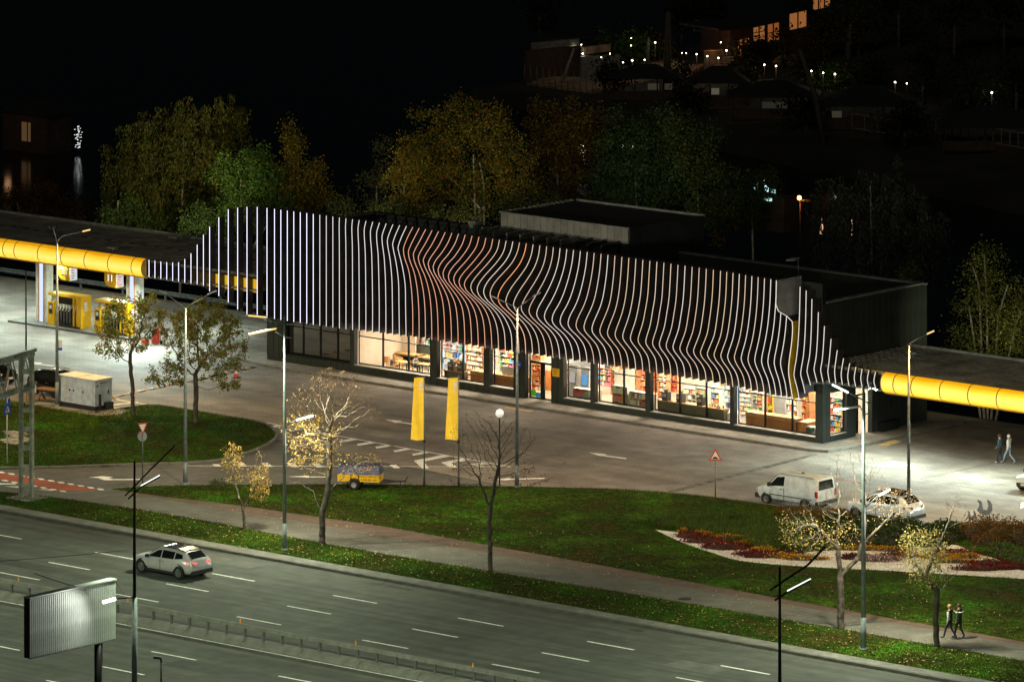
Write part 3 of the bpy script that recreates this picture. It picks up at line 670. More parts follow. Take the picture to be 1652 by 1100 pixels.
# cladding: standing-seam panels, one object each
def panels(x0, x1, z0, z1, w_, matn='clad', face='y', off=-.012, name='wall_panel', at=0.0, d=.012):
    n = max(1, round((x1 - x0) / w_)); pw = (x1 - x0) / n; me = None
    for i in range(n):
        if me is None:
            q = MB()
            if face == 'y': q.box(.015, pw - .015, 0, d, 0, z1 - z0); q.box(-.012, .012, -.022, d, 0, z1 - z0)
            else: q.box(-d, 0, .015, pw - .015, 0, z1 - z0); q.box(-d, .022, -.012, .012, 0, z1 - z0)
            o = q.build(name, matn, shop); me = o.data
        else: o = link(name, me, shop)
        o.location = (x0 + i * pw, at + off, z0) if face == 'y' else (at - off, x0 + i * pw, z0)
prev = L0
for x0, x1, sl, mu, kd in OPEN + [(0, 0, 0, 0, 'end')]:
    if x0 - prev > .15: panels(prev, x0, .1, 3.05, .56)
    if kd not in ('end', 'door'): panels(x0, x1, .1, sl - .06, .56)
    prev = x1
panels(.0, .74, .1, 8.3, .37, face='x'); panels(2.32, 3.18, .1, 8.3, .43, face='x'); panels(.76, 2.3, .1, .43, .51, face='x'); panels(.76, 2.3, 3.02, 8.3, .51, face='x')
panels(3.2, 4.75, 3.02, 8.3, .52, face='x'); panels(4.77, DEP, .1, 8.3, .55, face='x')
# windows
for x0, x1, sl, mu, kd in OPEN:
    if kd == 'door': continue
    fr = MB(); t = .05
    fr.box(x0, x1, GT - .04, GT + .04, sl, sl + .07); fr.box(x0, x1, GT - .04, GT + .04, TOPO - .06, TOPO)
    fr.box(x0, x0 + t, GT - .039, GT + .039, sl + .07, TOPO - .06); fr.box(x1 - t, x1, GT - .039, GT + .039, sl + .07, TOPO - .06)
    for m_ in mu: fr.box(m_ - .045, m_ + .045, GT - .06, GT + .05, sl + .071, TOPO - .061)
    xs_ = [x0 + t] + [v for m_ in mu for v in (m_ - .045, m_ + .045)] + [x1 - t]
    for a, c in zip(xs_[::2], xs_[1::2]): fr.box(a, c, GT - .03, GT + .03, 2.34, 2.40)
    wf = part(fr, 'window', 'frame')
    for a, c in zip(xs_[::2], xs_[1::2]):
        for z0, z1 in ((sl + .07, 2.34), (2.40, TOPO - .06)):
            g = MB(); g.face([(a, GT, z0), (c, GT, z0), (c, GT, z1), (a, GT, z1)]); part(g, 'pane', 'glassmir' if kd == 'dark' else 'glass', wf)
    s_ = MB(); s_.box(x0 + .0, x1, -.05, GT - .045, sl - .04, sl - .005); part(s_, 'sill', 'sill' if kd == 'lit' else 'clad', wf)
# side window
fr = MB(); fr.box(-.26, -.18, .75, 2.3, .45, .52); fr.box(-.26, -.18, .75, .8, .521, 3); fr.box(-.26, -.18, 2.25, 2.3, .521, 3); fr.box(-.26, -.18, .8, 2.25, 2.34, 2.4)
wf = part(fr, 'window', 'frame'); g = MB(); g.face([(-.22, .8, .52), (-.22, 2.25, .52), (-.22, 2.25, 2.34), (-.22, .8, 2.34)]); part(g, 'pane', 'glass', wf)
g = MB(); g.face([(-.22, .8, 2.4), (-.22, 2.25, 2.4), (-.22, 2.25, 2.99), (-.22, .8, 2.99)]); part(g, 'pane', 'glass', wf)
g = MB(); g.box(-.17, .05, .75, 2.3, .452, .49); part(g, 'sill', 'sill', wf)
# side door
fr = MB(); fr.box(-.55, -.47, 3.2, 4.75, 2.35, 2.45); fr.box(-.55, -.47, 3.2, 3.3, .12, 2.35); fr.box(-.55, -.47, 3.9, 4.05, .12, 2.35); fr.box(-.55, -.47, 4.65, 4.75, .12, 2.35)
wf = part(fr, 'side_door', 'frame'); g = MB(); g.face([(-.5, 3.3, .14), (-.5, 3.9, .14), (-.5, 3.9, 2.35), (-.5, 3.3, 2.35)]); g.face([(-.5, 4.05, .14), (-.5, 4.65, .14), (-.5, 4.65, 2.35), (-.5, 4.05, 2.35)])
g.face([(-.5, 3.2, 2.45), (-.5, 4.75, 2.45), (-.5, 4.75, 3), (-.5, 3.2, 3)]); part(g, 'pane', 'glass', wf)
g = MB(); g.box(-.49, -.48, 3.42, 3.78, .95, 2.1); part(g, 'yellow_poster', 'yel', wf)
# front door
x0, x1 = -23.25, -21.1
fr = MB(); fr.box(x0, x1, GT - .05, GT + .05, 2.28, 2.42); fr.box(x0, x0 + .09, GT - .05, GT + .05, .12, 2.28); fr.box(x1 - .06, x1, GT - .05, GT + .05, .12, 2.28)
fr.box(-22.33, -22.03, GT - .05, GT + .05, .2, 2.28); fr.box(x0 + .09, x1 - .06, GT - .05, GT + .05, .12, .2); fr.box(x0, x0 + .05, GT - .04, GT + .04, 2.42, 3.1); fr.box(x1 - .05, x1, GT - .04, GT + .04, 2.42, 3.1)
wf = part(fr, 'entrance_door', 'frame'); g = MB()
for a, c, z0, z1 in ((x0 + .09, -22.33, .2, 2.28), (-22.03, x1 - .06, .2, 2.28), (x0 + .05, x1 - .05, 2.42, 3.08)): g.face([(a, GT, z0), (c, GT, z0), (c, GT, z1), (a, GT, z1)])
part(g, 'pane', 'glass', wf)
for q in range(7):
    g = MB(); px_ = x0 + .18 + R.uniform(0, .45); pz = .5 + q * .26; g.box(px_, px_ + R.uniform(.12, .26), GT - .012, GT - .006, pz, pz + .2, 0, (R.choice([(.75, .45, .03), (.7, .1, .05), (.8, .75, .6), (.6, .4, .02)])))
    part(g, 'door_poster', 'prod', wf)
g = MB(); g.box(x0 + .12, x0 + .5, GT - .013, GT - .006, .24, .62, 0, (.12, .6, .04)); g.box(x0 + .5, x0 + .9, GT - .013, GT - .006, .22, .5, 0, (.02, .35, .75)); part(g, 'green_blue_sticker', 'prod', wf)
g = MB(); g.box(-22.0, -21.98, GT - .09, GT - .06, .8, 1.6); part(g, 'handle', 'alloy', wf)
# yellow notice and round blue sign beside the door
g = MB(); g.box(-21.0, -20.42, -.06, -.035, 1.75, 2.25)
for q in range(3):
    g.box(-20.92, -20.55 - .06 * q, -.064, -.061, 2.12 - q * .12, 2.15 - q * .12, 1)
part(g, 'yellow_notice', ['yel', 'haird'])
g = MB(); g.lathe([(0, -.075), (.26, -.075), (.27, -.05), (.27, -.04)], (-23.75, 0, 2.15), 20, axis='y'); g.box(-23.9, -23.6, -.085, -.08, 2.13, 2.18, 1); g.box(-23.78, -23.72, -.085, -.08, 2.18, 2.32, 1)
part(g, 'blue_badge', ['signb', 'signw'])
# roof box with light panels
bx = MB(); bx.box(-29.5, -19.2, 5.1, 12.4, 7.9, 10.3); part(bx, 'roof_box', 'roofd')
n = 19; pw = 10.4 / n
for i in range(n):
    q = MB(); q.box(-29.58 + i * pw + .012, -29.58 + (i + 1) * pw - .012, 5.02, 5.1, 9.42, 10.38); part(q, 'roof_box_panel', 'boxpanel')
for i in range(14):
    q = MB(); q.box(-19.2, -19.12, 5.12 + i * .52, 5.12 + i * .52 + .49, 8.0, 10.38); part(q, 'roof_box_side_panel', 'clad')
q = MB(); q.box(-29.6, -19.1, 5.0, 5.12, 10.382, 10.44); q.box(-29.6, -19.1, 12.35, 12.45, 10.301, 10.44)
for i in range(16): q.box(-29.9, -29.6, 5.3 + i * .45, 5.38 + i * .45, 10.3, 10.42)
part(q, 'roof_box_rim', 'gut')
for i in range(10):                                                  # raking struts under the box front
    q = MB(); xx = -29.2 + i * 1.1; q.beam((xx, 2.6, 9.45), (xx - .55, 5.0, 9.4 + .0), .1, .35); part(q, 'raking_strut', 'boxpanel' if i < 7 else 'clad')
# plant duct and truss on the roof, left of the box
q = MB(); q.box(-40.0, -31.2, 5.2, 6.4, 8.0, 9.0); part(q, 'roof_duct', 'boxpanel')
q = MB()
for i in range(11):
    xx = -40.2 + i * .9; q.beam((xx, 5.0, 8.0), (xx, 5.0, 9.4), .07); q.beam((xx, 5.0, 8.1), (xx + .9, 5.0, 9.35), .05)
q.beam((-40.4, 5, 9.4), (-30.4, 5, 9.4), .09); part(q, 'roof_truss', 'black')
q = MB(); q.box(-31.6, -31.0, 4.2, 4.8, 7.9, 9.75); part(q, 'roof_vent', 'gut')
q = MB(); q.box(-29.8, -29.3, 3.4, 3.9, 7.9, 9.62); part(q, 'roof_vent', 'gut')

# ---------------- fins
SK = [(-38, -54.51), (-33, -51.87), (-28, -49.12), (-27, -48.31), (-26, -47.48), (-25, -46.66), (-24, -45.84), (-23, -44.95), (-22, -44.1), (-21, -43.45), (-20, -42.9), (-9, -36.76), (-1, -32.25), (0, -31.69), (4, -29.58), (8, -27.38), (12, -25.15), (16, -22.96), (20, -20.74), (24, -18.58), (30, -15.28), (36, -11.96), (45, -7.04), (53, -3.22), (57, -1.53), (58, -1.05), (59, -.6), (60, -.18), (61, .3), (62, .75), (63, 1.24), (64, 1.7), (68, 3.68), (71, 5.2)]
PROF = {
 -12: [(-.9, 9.93), (-.9, 9.3), (-.9, 8), (-.9, 5), (-.9, 2.95)],
 -9: [(-.9, 9.92), (-.97, 9.4), (-.92, 8.3), (-.9, 5), (-.9, 2.98)],
 -5: [(-.88, 9.92), (-1.15, 9.25), (-1.0, 7.9), (-.9, 5), (-.9, 3.02)],
 -1: [(-.87, 9.92), (-1.41, 9.18), (-1.66, 8.62), (-1.47, 8.09), (-1.22, 7.35), (-.99, 6.31), (-.95, 5.0), (-.9, 3.06)],
 0: [(-.9, 9.92), (-1.47, 9.23), (-1.78, 8.64), (-1.66, 8.08), (-1.31, 7.36), (-1.12, 6.6), (-.98, 5.66), (-.91, 4.6), (-.9, 3.08)],
 4: [(-.87, 9.85), (-1.5, 9.11), (-2.13, 8.51), (-2.3, 8.2), (-2.13, 7.8), (-1.6, 7.0), (-1.18, 6.03), (-.99, 5.04), (-.92, 3.98), (-.9, 3.08)],
 8: [(-.86, 9.86), (-1.2, 9.25), (-1.9, 8.62), (-2.59, 8.2), (-2.94, 7.75), (-2.85, 7.4), (-2.22, 6.76), (-1.58, 6.1), (-1.2, 5.51), (-1.01, 4.82), (-.92, 3.8), (-.9, 3.05)],
 12: [(-.83, 9.82), (-1.09, 9.17), (-1.91, 8.55), (-2.86, 7.96), (-3.36, 7.6), (-3.49, 7.29), (-3.24, 6.9), (-2.55, 6.41), (-1.79, 5.82), (-1.28, 5.13), (-1.03, 4.39), (-.9, 3.04)],
 16: [(-.84, 9.82), (-1.06, 9.25), (-1.57, 8.65), (-2.33, 8.16), (-3.08, 7.71), (-3.49, 7.3), (-3.59, 6.9), (-3.27, 6.42), (-2.58, 5.92), (-1.82, 5.33), (-1.38, 4.82), (-1.0, 4.15), (-.9, 3.06)],
 20: [(-.88, 9.81), (-.98, 9.22), (-1.29, 8.55), (-1.87, 7.87), (-2.5, 7.29), (-3.0, 6.79), (-3.26, 6.4), (-3.13, 6.06), (-2.5, 5.53), (-1.8, 5.03), (-1.29, 4.47), (-1.01, 3.77), (-.9, 3.06)],
 24: [(-.88, 9.8), (-1.03, 9.03), (-1.35, 8.16), (-1.79, 7.31), (-2.23, 6.71), (-2.74, 6.2), (-2.9, 5.8), (-2.61, 5.4), (-1.85, 4.86), (-1.28, 4.29), (-1.0, 3.68), (-.9, 3.06)],
 30: [(-.89, 9.78), (-1.02, 8.59), (-1.28, 7.31), (-1.54, 6.68), (-1.98, 6.04), (-2.3, 5.52), (-2.24, 5.2), (-1.79, 4.75), (-1.28, 4.28), (-1.0, 3.71), (-.9, 3.06)],
 36: [(-.91, 9.76), (-1.0, 8.74), (-1.11, 7.64), (-1.32, 6.85), (-1.57, 5.98), (-1.95, 5.21), (-1.92, 4.93), (-1.44, 4.42), (-1.06, 3.92), (-.9, 3.0)],
 45: [(-.89, 9.72), (-1.01, 8.14), (-1.28, 6.69), (-1.51, 5.91), (-1.89, 5.35), (-2.15, 4.96), (-1.96, 4.59), (-1.38, 4.07), (-1.03, 3.58), (-.9, 2.95)],
 53: [(-.86, 9.6), (-.96, 8.16), (-1.12, 7.08), (-1.31, 6.3), (-1.57, 5.53), (-1.75, 4.91), (-1.57, 4.4), (-1.18, 3.75), (-.99, 3.21), (-.9, 2.74)],
 57: [(-2.46, 9.9), (-2.49, 8.89), (-2.5, 8.45), (-2.37, 8.18), (-2.08, 7.93), (-1.61, 7.74), (-1.25, 7.57), (-.99, 7.35), (-.91, 7.05), (-.99, 6.14), (-1.31, 4.5), (-1.14, 3.59), (-.9, 2.68)],
 60: [(-.78, 8.71), (-.86, 6.63), (-1.01, 5.37), (-1.25, 4.59), (-1.15, 4.25), (-.9, 3.67)],
 64: [(-.75, 5.89), (-.92, 5.2), (-1.01, 4.7), (-.9, 4.0)],
 68: [(-.92, 5.05), (-1.05, 4.5), (-.9, 3.97)],
 71: [(-.95, 4.98), (-1.13, 4.49), (-.9, 3.98)]}
TOPL = {-23: 9.91, -24: 9.83, -25: 9.7, -26: 9.52, -27: 8.94, -28: 8.25, -29: 7.68, -30: 6.99, -31: 6.38, -32: 5.96, -33: 5.7, -34: 5.63, -35: 5.6, -36: 5.59, -37: 5.59, -38: 5.59}
BOTL = {-23: 2.95, -24: 2.97, -25: 3.21, -26: 3.58, -27: 3.89, -28: 4.12, -29: 4.42, -30: 4.46, -31: 4.45, -32: 4.45, -33: 4.45, -34: 4.45, -35: 4.47, -36: 4.47, -37: 4.47, -38: 4.48}
TOPR = {58: 9.38, 59: 9.2, 60: 8.74, 61: 8.02, 62: 7.24, 63: 6.54, 64: 5.92, 65: 5.5, 66: 5.27, 67: 5.12, 68: 5.06, 69: 5.04, 70: 5.0, 71: 4.98}
BOTR = {58: 2.78, 59: 3.15, 60: 3.67, 61: 3.9, 62: 3.96, 63: 3.97, 64: 3.98, 65: 3.98, 66: 3.98, 67: 3.97, 68: 3.97, 69: 3.97, 70: 3.97, 71: 3.97}
def interp(tab, i):
    for (a, va), (c, vc) in zip(tab[:-1], tab[1:]):
        if a <= i <= c: return va + (vc - va) * (i - a) / (c - a)
    return tab[0][1] if i < tab[0][0] else tab[-1][1]
NS = 15
def resample(p):
    """split at the crest (outermost point) and sample both halves evenly in height, smoothed through the survey points"""
    k = min(range(1, len(p) - 1), key=lambda i: p[i][0]); out = []
    zs_ = [q[1] for q in p]
    def ev(z):
        for i in range(len(p) - 1):
            if zs_[i + 1] <= z <= zs_[i] + 1e-9:
                p0 = p[max(i - 1, 0)]; p1 = p[i]; p2 = p[i + 1]; p3 = p[min(i + 2, len(p) - 1)]
                h = p2[1] - p1[1]; u_ = (z - p1[1]) / h if h else 0
                m1 = (p2[0] - p0[0]) / (p2[1] - p0[1]) * h if p2[1] != p0[1] else 0
                m2 = (p3[0] - p1[0]) / (p3[1] - p1[1]) * h if p3[1] != p1[1] else 0
                return (2 * u_ ** 3 - 3 * u_ ** 2 + 1) * p1[0] + (u_ ** 3 - 2 * u_ ** 2 + u_) * m1 + (-2 * u_ ** 3 + 3 * u_ ** 2) * p2[0] + (u_ ** 3 - u_ ** 2) * m2
        return p[-1][0]
    zt, zc, zb = p[0][1], p[k][1], p[-1][1]
    for j in range(NS): z = zt + (zc - zt) * j / NS; out.append((ev(z), z))
    for j in range(NS + 1): z = zc + (zb - zc) * j / NS; out.append((ev(z), z))
    return out
RS = {k: resample(v) for k, v in PROF.items()}; KS = sorted(RS)
def fin_profile(i):
    if i in TOPL: return [(-.9, TOPL[i]), (-.9, BOTL[i])]
    if i <= -12: return [(-.9, 9.93 + (i + 12) * -.0), (-.9, 2.95)]
    if i in (54, 55, 56): ka, kb = 53, 60; f = (i - 53) / 7
    elif i in (58, 59): ka, kb = 53, 60; f = (i - 53) / 7
    else:
        ka = max(k for k in KS if k <= i); kb = min(k for k in KS if k >= i); f = 0 if ka == kb else (i - ka) / (kb - ka)
    if i in (54, 55, 56): 
        A, B = RS[53], RS[60]; pr = [(a[0] * (1 - f) + c[0] * f, a[1]) for a, c in zip(A, B)]
        return [(t_, z - .02 * (i - 53) * 0) for t_, z in pr if z < 8.9]
    A, B = RS[ka], RS[kb]; pr = [(a[0] * (1 - f) + c[0] * f, a[1] * (1 - f) + c[1] * f) for a, c in zip(A, B)]
    if i in TOPR:
        z0, z1 = pr[-1][1], pr[0][1]; pr = [(t_, BOTR[i] + (z - z0) * (TOPR[i] - BOTR[i]) / (z1 - z0)) for t_, z in pr]
    return pr
CT = {}
def led_emi(c, s):
    m = emi('fin_led', c, s, True); N, L = nodes(m); e = [n for n in N if n.type == 'EMISSION'][0]
    tc = N.new("ShaderNodeTexCoord"); n = N.new("ShaderNodeTexNoise"); n.inputs["Scale"].default_value = .45; n.inputs["Detail"].default_value = 1; L.new(tc.outputs["Object"], n.inputs["Vector"])
    r = N.new("ShaderNodeValToRGB"); L.new(n.outputs[0], r.inputs[0]); r.color_ramp.elements[0].position = .35; r.color_ramp.elements[1].position = .68
    r.color_ramp.elements[0].color = (*c, 1); r.color_ramp.elements[1].color = (*(min(1, v * .75 + .2) for v in c), 1); L.new(r.outputs[0], e.inputs[0]); return m
def led_mat(c, s):
    k = (tuple(round(x, 2) for x in c), round(s, 2))
    if k not in CT: CT[k] = led_emi(c, s)
    return CT[k]
TH = .035
for i in range(-38, 72):
    x = interp(SK, i); pr = fin_profile(i); free = i <= -23
    bk = [(t_ + .5 if free else -.10, z) for t_, z in pr]
    if 61 <= i: bk = [(-.10 if i < 64 else t_ + .55, z) for t_, z in pr]
    n = len(pr)
    if i == 57:                                                       # the odd wide fin: grey plate above, yellow below
        for nm, rng_, mt in (('grey_fin_plate', range(0, 16), 'fin_grey'), ('yellow_fin_plate', range(15, n), 'fin_yellow')):
            q = MB(); idx = list(rng_)
            cut = [j for j in range(n) if (pr[j][1] > 7.5)] if nm[0] == 'g' else [j for j in range(n) if pr[j][1] <= 7.62]
            for a in cut[:-1]:
                for sx in (-TH, TH): 
                    qd = [(x + sx, pr[a][0], pr[a][1]), (x + sx, bk[a][0], bk[a][1]), (x + sx, bk[a + 1][0], bk[a + 1][1]), (x + sx, pr[a + 1][0], pr[a + 1][1])]
                    q.face(qd if sx > 0 else qd[::-1])
                q.face([(x - TH, pr[a][0], pr[a][1]), (x + TH, pr[a][0], pr[a][1]), (x + TH, pr[a + 1][0], pr[a + 1][1]), (x - TH, pr[a + 1][0], pr[a + 1][1])][::-1])
            a = cut[0]; q.face([(x - TH, pr[a][0], pr[a][1]), (x + TH, pr[a][0], pr[a][1]), (x + TH, bk[a][0], bk[a][1]), (x - TH, bk[a][0], bk[a][1])])
            fin = part(q, nm, mt)
    else:
        q = MB()
        q.add([(x - TH, *p) for p in pr] + [(x + TH, *p) for p in pr] + [(x - TH, *p) for p in bk] + [(x + TH, *p) for p in bk],
              [f for a in range(n - 1) for f in ((n + a, 3 * n + a, 3 * n + a + 1, n + a + 1), (a, a + 1, 2 * n + a + 1, 2 * n + a), (a, n + a, n + a + 1, a + 1), (2 * n + a, 2 * n + a + 1, 3 * n + a + 1, 3 * n + a))]
              + [(0, 2 * n, 3 * n, n), (n - 1, 2 * n - 1, 4 * n - 1, 3 * n - 1)])
        fin = part(q, 'facade_fin', 'fin')
    # LED strip on the front edge
    q = MB(); lw, lp = .017, .018
    for a in range(n - 1):
        (t0, z0), (t1, z1) = pr[a], pr[a + 1]; d = math.hypot(t1 - t0, z1 - z0) or 1; nx_, nz_ = (z1 - z0) / d * lp, -(t1 - t0) / d * lp
        f0 = [(x - lw, t0 + nx_, z0 + nz_), (x + lw, t0 + nx_, z0 + nz_), (x + lw, t1 + nx_, z1 + nz_), (x - lw, t1 + nx_, z1 + nz_)]
        q.face(f0[::-1])
        q.face([(x + lw, t0 + nx_, z0 + nz_), (x + lw, t0 + .01, z0), (x + lw, t1 + .01, z1), (x + lw, t1 + nx_, z1 + nz_)])
        q.face([(x - lw, t0 + nx_, z0 + nz_), (x - lw, t0 + .01, z0), (x - lw, t1 + .01, z1), (x - lw, t1 + nx_, z1 + nz_)][::-1])
    if i < -14: c, s = (.78, .78, 1.0), .95
    elif i < 0: c, s = (.95, .90, .90), .52
    elif i < 13: c, s = (1.0, .43, .25), .5
    else:
        c, s = R.choice([((1, .70, .42), .46), ((1, .76, .56), .46), ((1, .82, .70), .5), ((1, .68, .50), .45)])
        if i == 17: c, s = (1, .36, .14), .66
        if i == 44: c = (1, .68, .38)
        if i > 52: c, s = (.98, .90, .80), .52
    part(q, 'light_strip', led_mat(c, s), fin)
# light soffit trims under the small end fins
for i in list(range(-38, -29)) + list(range(61, 71)):
    xa, xb = interp(SK, i), interp(SK, i + 1); z = BOTL.get(i, BOTR.get(i, 4)); q = MB(); q.box(xa + .04, xb - .04, -.93, -.45, z - .06, z - .02)
    part(q, 'soffit_piece', 'gut')
q = MB(); q.beam((-50.3, -.55, 4.35), (-44.9, -.3, 2.9), .12, .12); q.box(-54.6, -44.9, -.42, -.3, 5.2, 5.32); q.box(-50.2, -44.9, -.42, -.3, 6.9, 7.0); q.box(-46.9, -44.9, -.42, -.3, 9.2, 9.3); q.box(0.0, 5.3, -.4, -.3, 4.5, 4.62)
part(q, 'fin_carrier_beams', 'black')
q = MB(); q.box(-46.3, -44.95, -1.0, -.35, 2.86, 2.93); part(q, 'soffit_piece', 'gut')
# satellite dish on a mast
d = thing('satellite_dish', 'small flat satellite dish on a thin mast standing on the shop roof', 'satellite dish', (-5.78, 5, 7.9))
q = MB(); q.tube([(0, 0, 0), (0, 0, 1.95)], .035, 8); q.build('mast', 'galv', d)
q = MB(); q.box(-.34, .34, -.28, .28, 1.97, 2.02); o = q.build('dish_plate', 'fin_grey', d); o.rotation_euler = (rad(8), rad(-6), 0)
# ================================================================= CANOPIES
def band_mat():
    m = mat('backlit_golden_band', (0.80, 0.46, 0.01), 0.35)
    N, L = nodes(m); b = N["Principled BSDF"]; tc = N.new("ShaderNodeTexCoord"); mp = N.new("ShaderNodeMapping"); L.new(tc.outputs["Object"], mp.inputs[0])
    sx = N.new("ShaderNodeSeparateXYZ"); L.new(tc.outputs["Generated"], sx.inputs[0])
    n = N.new("ShaderNodeTexNoise"); n.inputs["Scale"].default_value = 0.5; n.inputs["Detail"].default_value = 1; gp = N.new("ShaderNodeNewGeometry"); L.new(gp.outputs["Position"], n.inputs["Vector"])
    ad = N.new("ShaderNodeMath"); ad.operation = 'MULTIPLY_ADD'; ad.inputs[1].default_value = .22; L.new(n.outputs[0], ad.inputs[0]); L.new(sx.outputs[2], ad.inputs[2])
    r = N.new("ShaderNodeValToRGB"); L.new(ad.outputs[0], r.inputs[0]); cr = r.color_ramp
    cr.elements[0].position = .08; cr.elements[0].color = (.62, .33, .008, 1); cr.elements[1].position = 1.12; cr.elements[1].color = (.60, .26, .004, 1)
    for p_, c_ in ((.3, (.95, .60, .05)), (.55, (1, .74, .19)), (.78, (1, .62, .07)), (.97, (.8, .40, .01))): e = cr.elements.new(p_); e.color = (*c_, 1)
    L.new(r.outputs[0], b.inputs["Emission Color"]); b.inputs["Emission Strength"].default_value = 0.50; return m
M['band'] = band_mat()
def canopy(name, label, x0, x1, ztop, zbot, tb, seams, tf=-.78):
    t = thing(name, label, 'filling station canopy', (x0, 0, 0))
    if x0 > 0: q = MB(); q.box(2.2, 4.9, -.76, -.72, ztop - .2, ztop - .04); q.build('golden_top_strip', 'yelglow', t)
    q = MB(); q.box(0, x1 - x0, tf, tb, ztop - .22, ztop - .05); q.build('roof_deck', 'croof', t)
    q = MB(); q.box(0, x1 - x0, tf + .1, tb - .1, zbot + .05, zbot + .14); q.build('soffit', 'signgrey', t)
    q = MB()
    for k in range(15): yy = tf + .5 + k * (tb - tf - 1) / 14; q.box(0, x1 - x0, yy - .035, yy + .035, ztop - .05, ztop)
    o = q.build('roof_rib', 'croof', t); o['kind'] = 'stuff'
    q = MB(); q.box(0, x1 - x0, tb, tb + .16, ztop - .5, ztop + .12); q.build('rear_gutter', 'gut', t)
    q = MB()
    for k in range(int((x1 - x0) / 1.1)): q.box(k * 1.1, k * 1.1 + .45, 3.2, 3.28, ztop + .0, ztop + .05)
    o = q.build('ridge_clips', 'plasticb', t); o['kind'] = 'stuff'
    arc = []; n = 10; zc = (ztop + zbot) / 2; rr = (ztop - zbot) / 2
    for k in range(n + 1): a = math.pi / 2 - math.pi * k / n; arc.append((-.85 - .5 * math.cos(a), zc + rr * math.sin(a)))
    me = {}
    for a, c in zip(seams[:-1], seams[1:]):
        w_ = round(c - a, 2)
        if w_ not in me:
            q = MB(); g_ = .015
            q.add([(g_, *p) for p in arc] + [(w_ - g_, *p) for p in arc], [(k, n + 1 + k, n + 2 + k, k + 1) for k in range(n)], smooth=True)
            q.f = [f[::-1] for f in q.f]; o = q.build('golden_panel', 'band', t); me[w_] = o.data
        else: o = link('golden_panel', me[w_], t)
        o.location = (a - x0, 0, 0)
        q = MB(); q.add([(-.035, p[0] - .012, p[1]) for p in arc] + [(.035, p[0] - .012, p[1]) for p in arc], [(k, k + 1, n + 2 + k, n + 1 + k)[::-1] for k in range(n)])
        if ('s', 1) not in me: o = q.build('panel_joint', 'kerbdark', t); me[('s', 1)] = o.data
        else: o = link('panel_joint', me[('s', 1)], t)
        o.location = (a - x0, 0, 0)
    q = MB(); q.box(seams[0] - x0, seams[-1] - x0, -.93, .1, zbot - .06, zbot - .012); q.build('golden_lip', 'yeld', t)
    q = MB(); q.box(seams[0] - x0, seams[-1] - x0, -.85, tf, zbot - .01, ztop - .05); q.build('band_backing', 'kerbdark', t)
    return t
sl = [-54.8 - 2.13 * k for k in range(6)] + [-66.42 - .9]; sl = [-54.8, -55.7, -57.83, -59.97, -62.1, -64.25, -66.42, -67.46] + [-69.6 - 2.13 * k for k in range(20)]
cl = canopy('filling_station_canopy', 'long flat canopy with golden lit band over the fuel pumps numbered 13 and 11', -112, -45.1, 5.62, 4.42, 7.5, sorted(sl))
sr = [5.35, 6.28, 7.59] + [9.67 + 2.05 * k for k in range(50)]
cr = canopy('filling_station_canopy', 'long flat canopy with golden lit band to the right of the shop corner', .55, 112, 5.06, 3.88, 7.4, sr)
for (c_, px, py, h) in ((cl, 280, 387, 5.6), (cl, 182, 405, 5.6), (cr, 1473, 729 - 0, 5.05)):
    pass
for nm, c_, (x, y), z in (('a', cl, G(281, 387, 5.7), 5.62), ('b', cl, G(182, 404, 5.7), 5.62), ('c', cr, G(1473, 572, 5.2), 5.06)):
    q = MB(); q.box(-.35, .35, -.18, .18, .22, .34); q.tube([(0, 0, 0), (0, 0, .22)], .04, 6)
    o = tag(q.build('roof_unit', 'gut'), {'a': 'small pale box lamp on the left canopy roof near the fins', 'b': 'small pale box lamp on the left canopy roof above pump eleven', 'c': 'small pale box lamp on the right canopy roof behind the curved pole'}[nm], 'roof lamp'); o.location = (x, y, z - .02)
# yellow band seen between the free fins, its glow put in for LED light
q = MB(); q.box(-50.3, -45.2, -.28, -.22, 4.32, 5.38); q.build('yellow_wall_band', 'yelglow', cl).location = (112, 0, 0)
# columns with light strips
def column(px, label):
    x = OT(px, 500, .95)[0]; t = thing('canopy_column', label, 'column', (x, .95, 0), group='pale columns carrying the left canopy')
    q = MB(); q.box(0, 1.0, 0, .62, 0, 4.4); q.build('casing', 'offwhite', t)
    q = MB(); q.box(.36, .66, -.02, 0, .1, 4.38); q.build('blue_light_strip', emi('blue_strip', (.50, .58, 1.0), .7), t)
    for a in (.24, .72): q = MB(); q.box(a, a + .07, -.015, 0, .1, 4.38); q.build('copper_trim', 'orange', t)
    return t
c1 = column(57.7, 'pale canopy column with blue light strip beside pump thirteen, left of the golden dispenser')
c2 = column(203.5, 'pale canopy column with blue light strip right of pump eleven, behind the small tree')
q = MB(); q.box(1.005, 1.015, .15, .5, 2.3, 3.0, 0, (.7, .7, .7)); q.box(1.016, 1.02, .2, .45, 2.65, 2.8, 0, (.5, .1, .3)); q.box(1.016, 1.02, .2, .45, 2.4, 2.55, 0, (.1, .5, .15)); q.box(1.016, 1.02, .2, .45, 2.85, 2.95, 0, (.1, .2, .6))
q.build('poster', 'prod', c2)
island = MB(); island.prism([(-68.2, -.15), (-57.0, -.15), (-56.6, .2), (-56.6, 1.6), (-57.0, 1.9), (-68.2, 1.9)], 0, .14); isl = island.build('pump_island', 'concrete', lot)
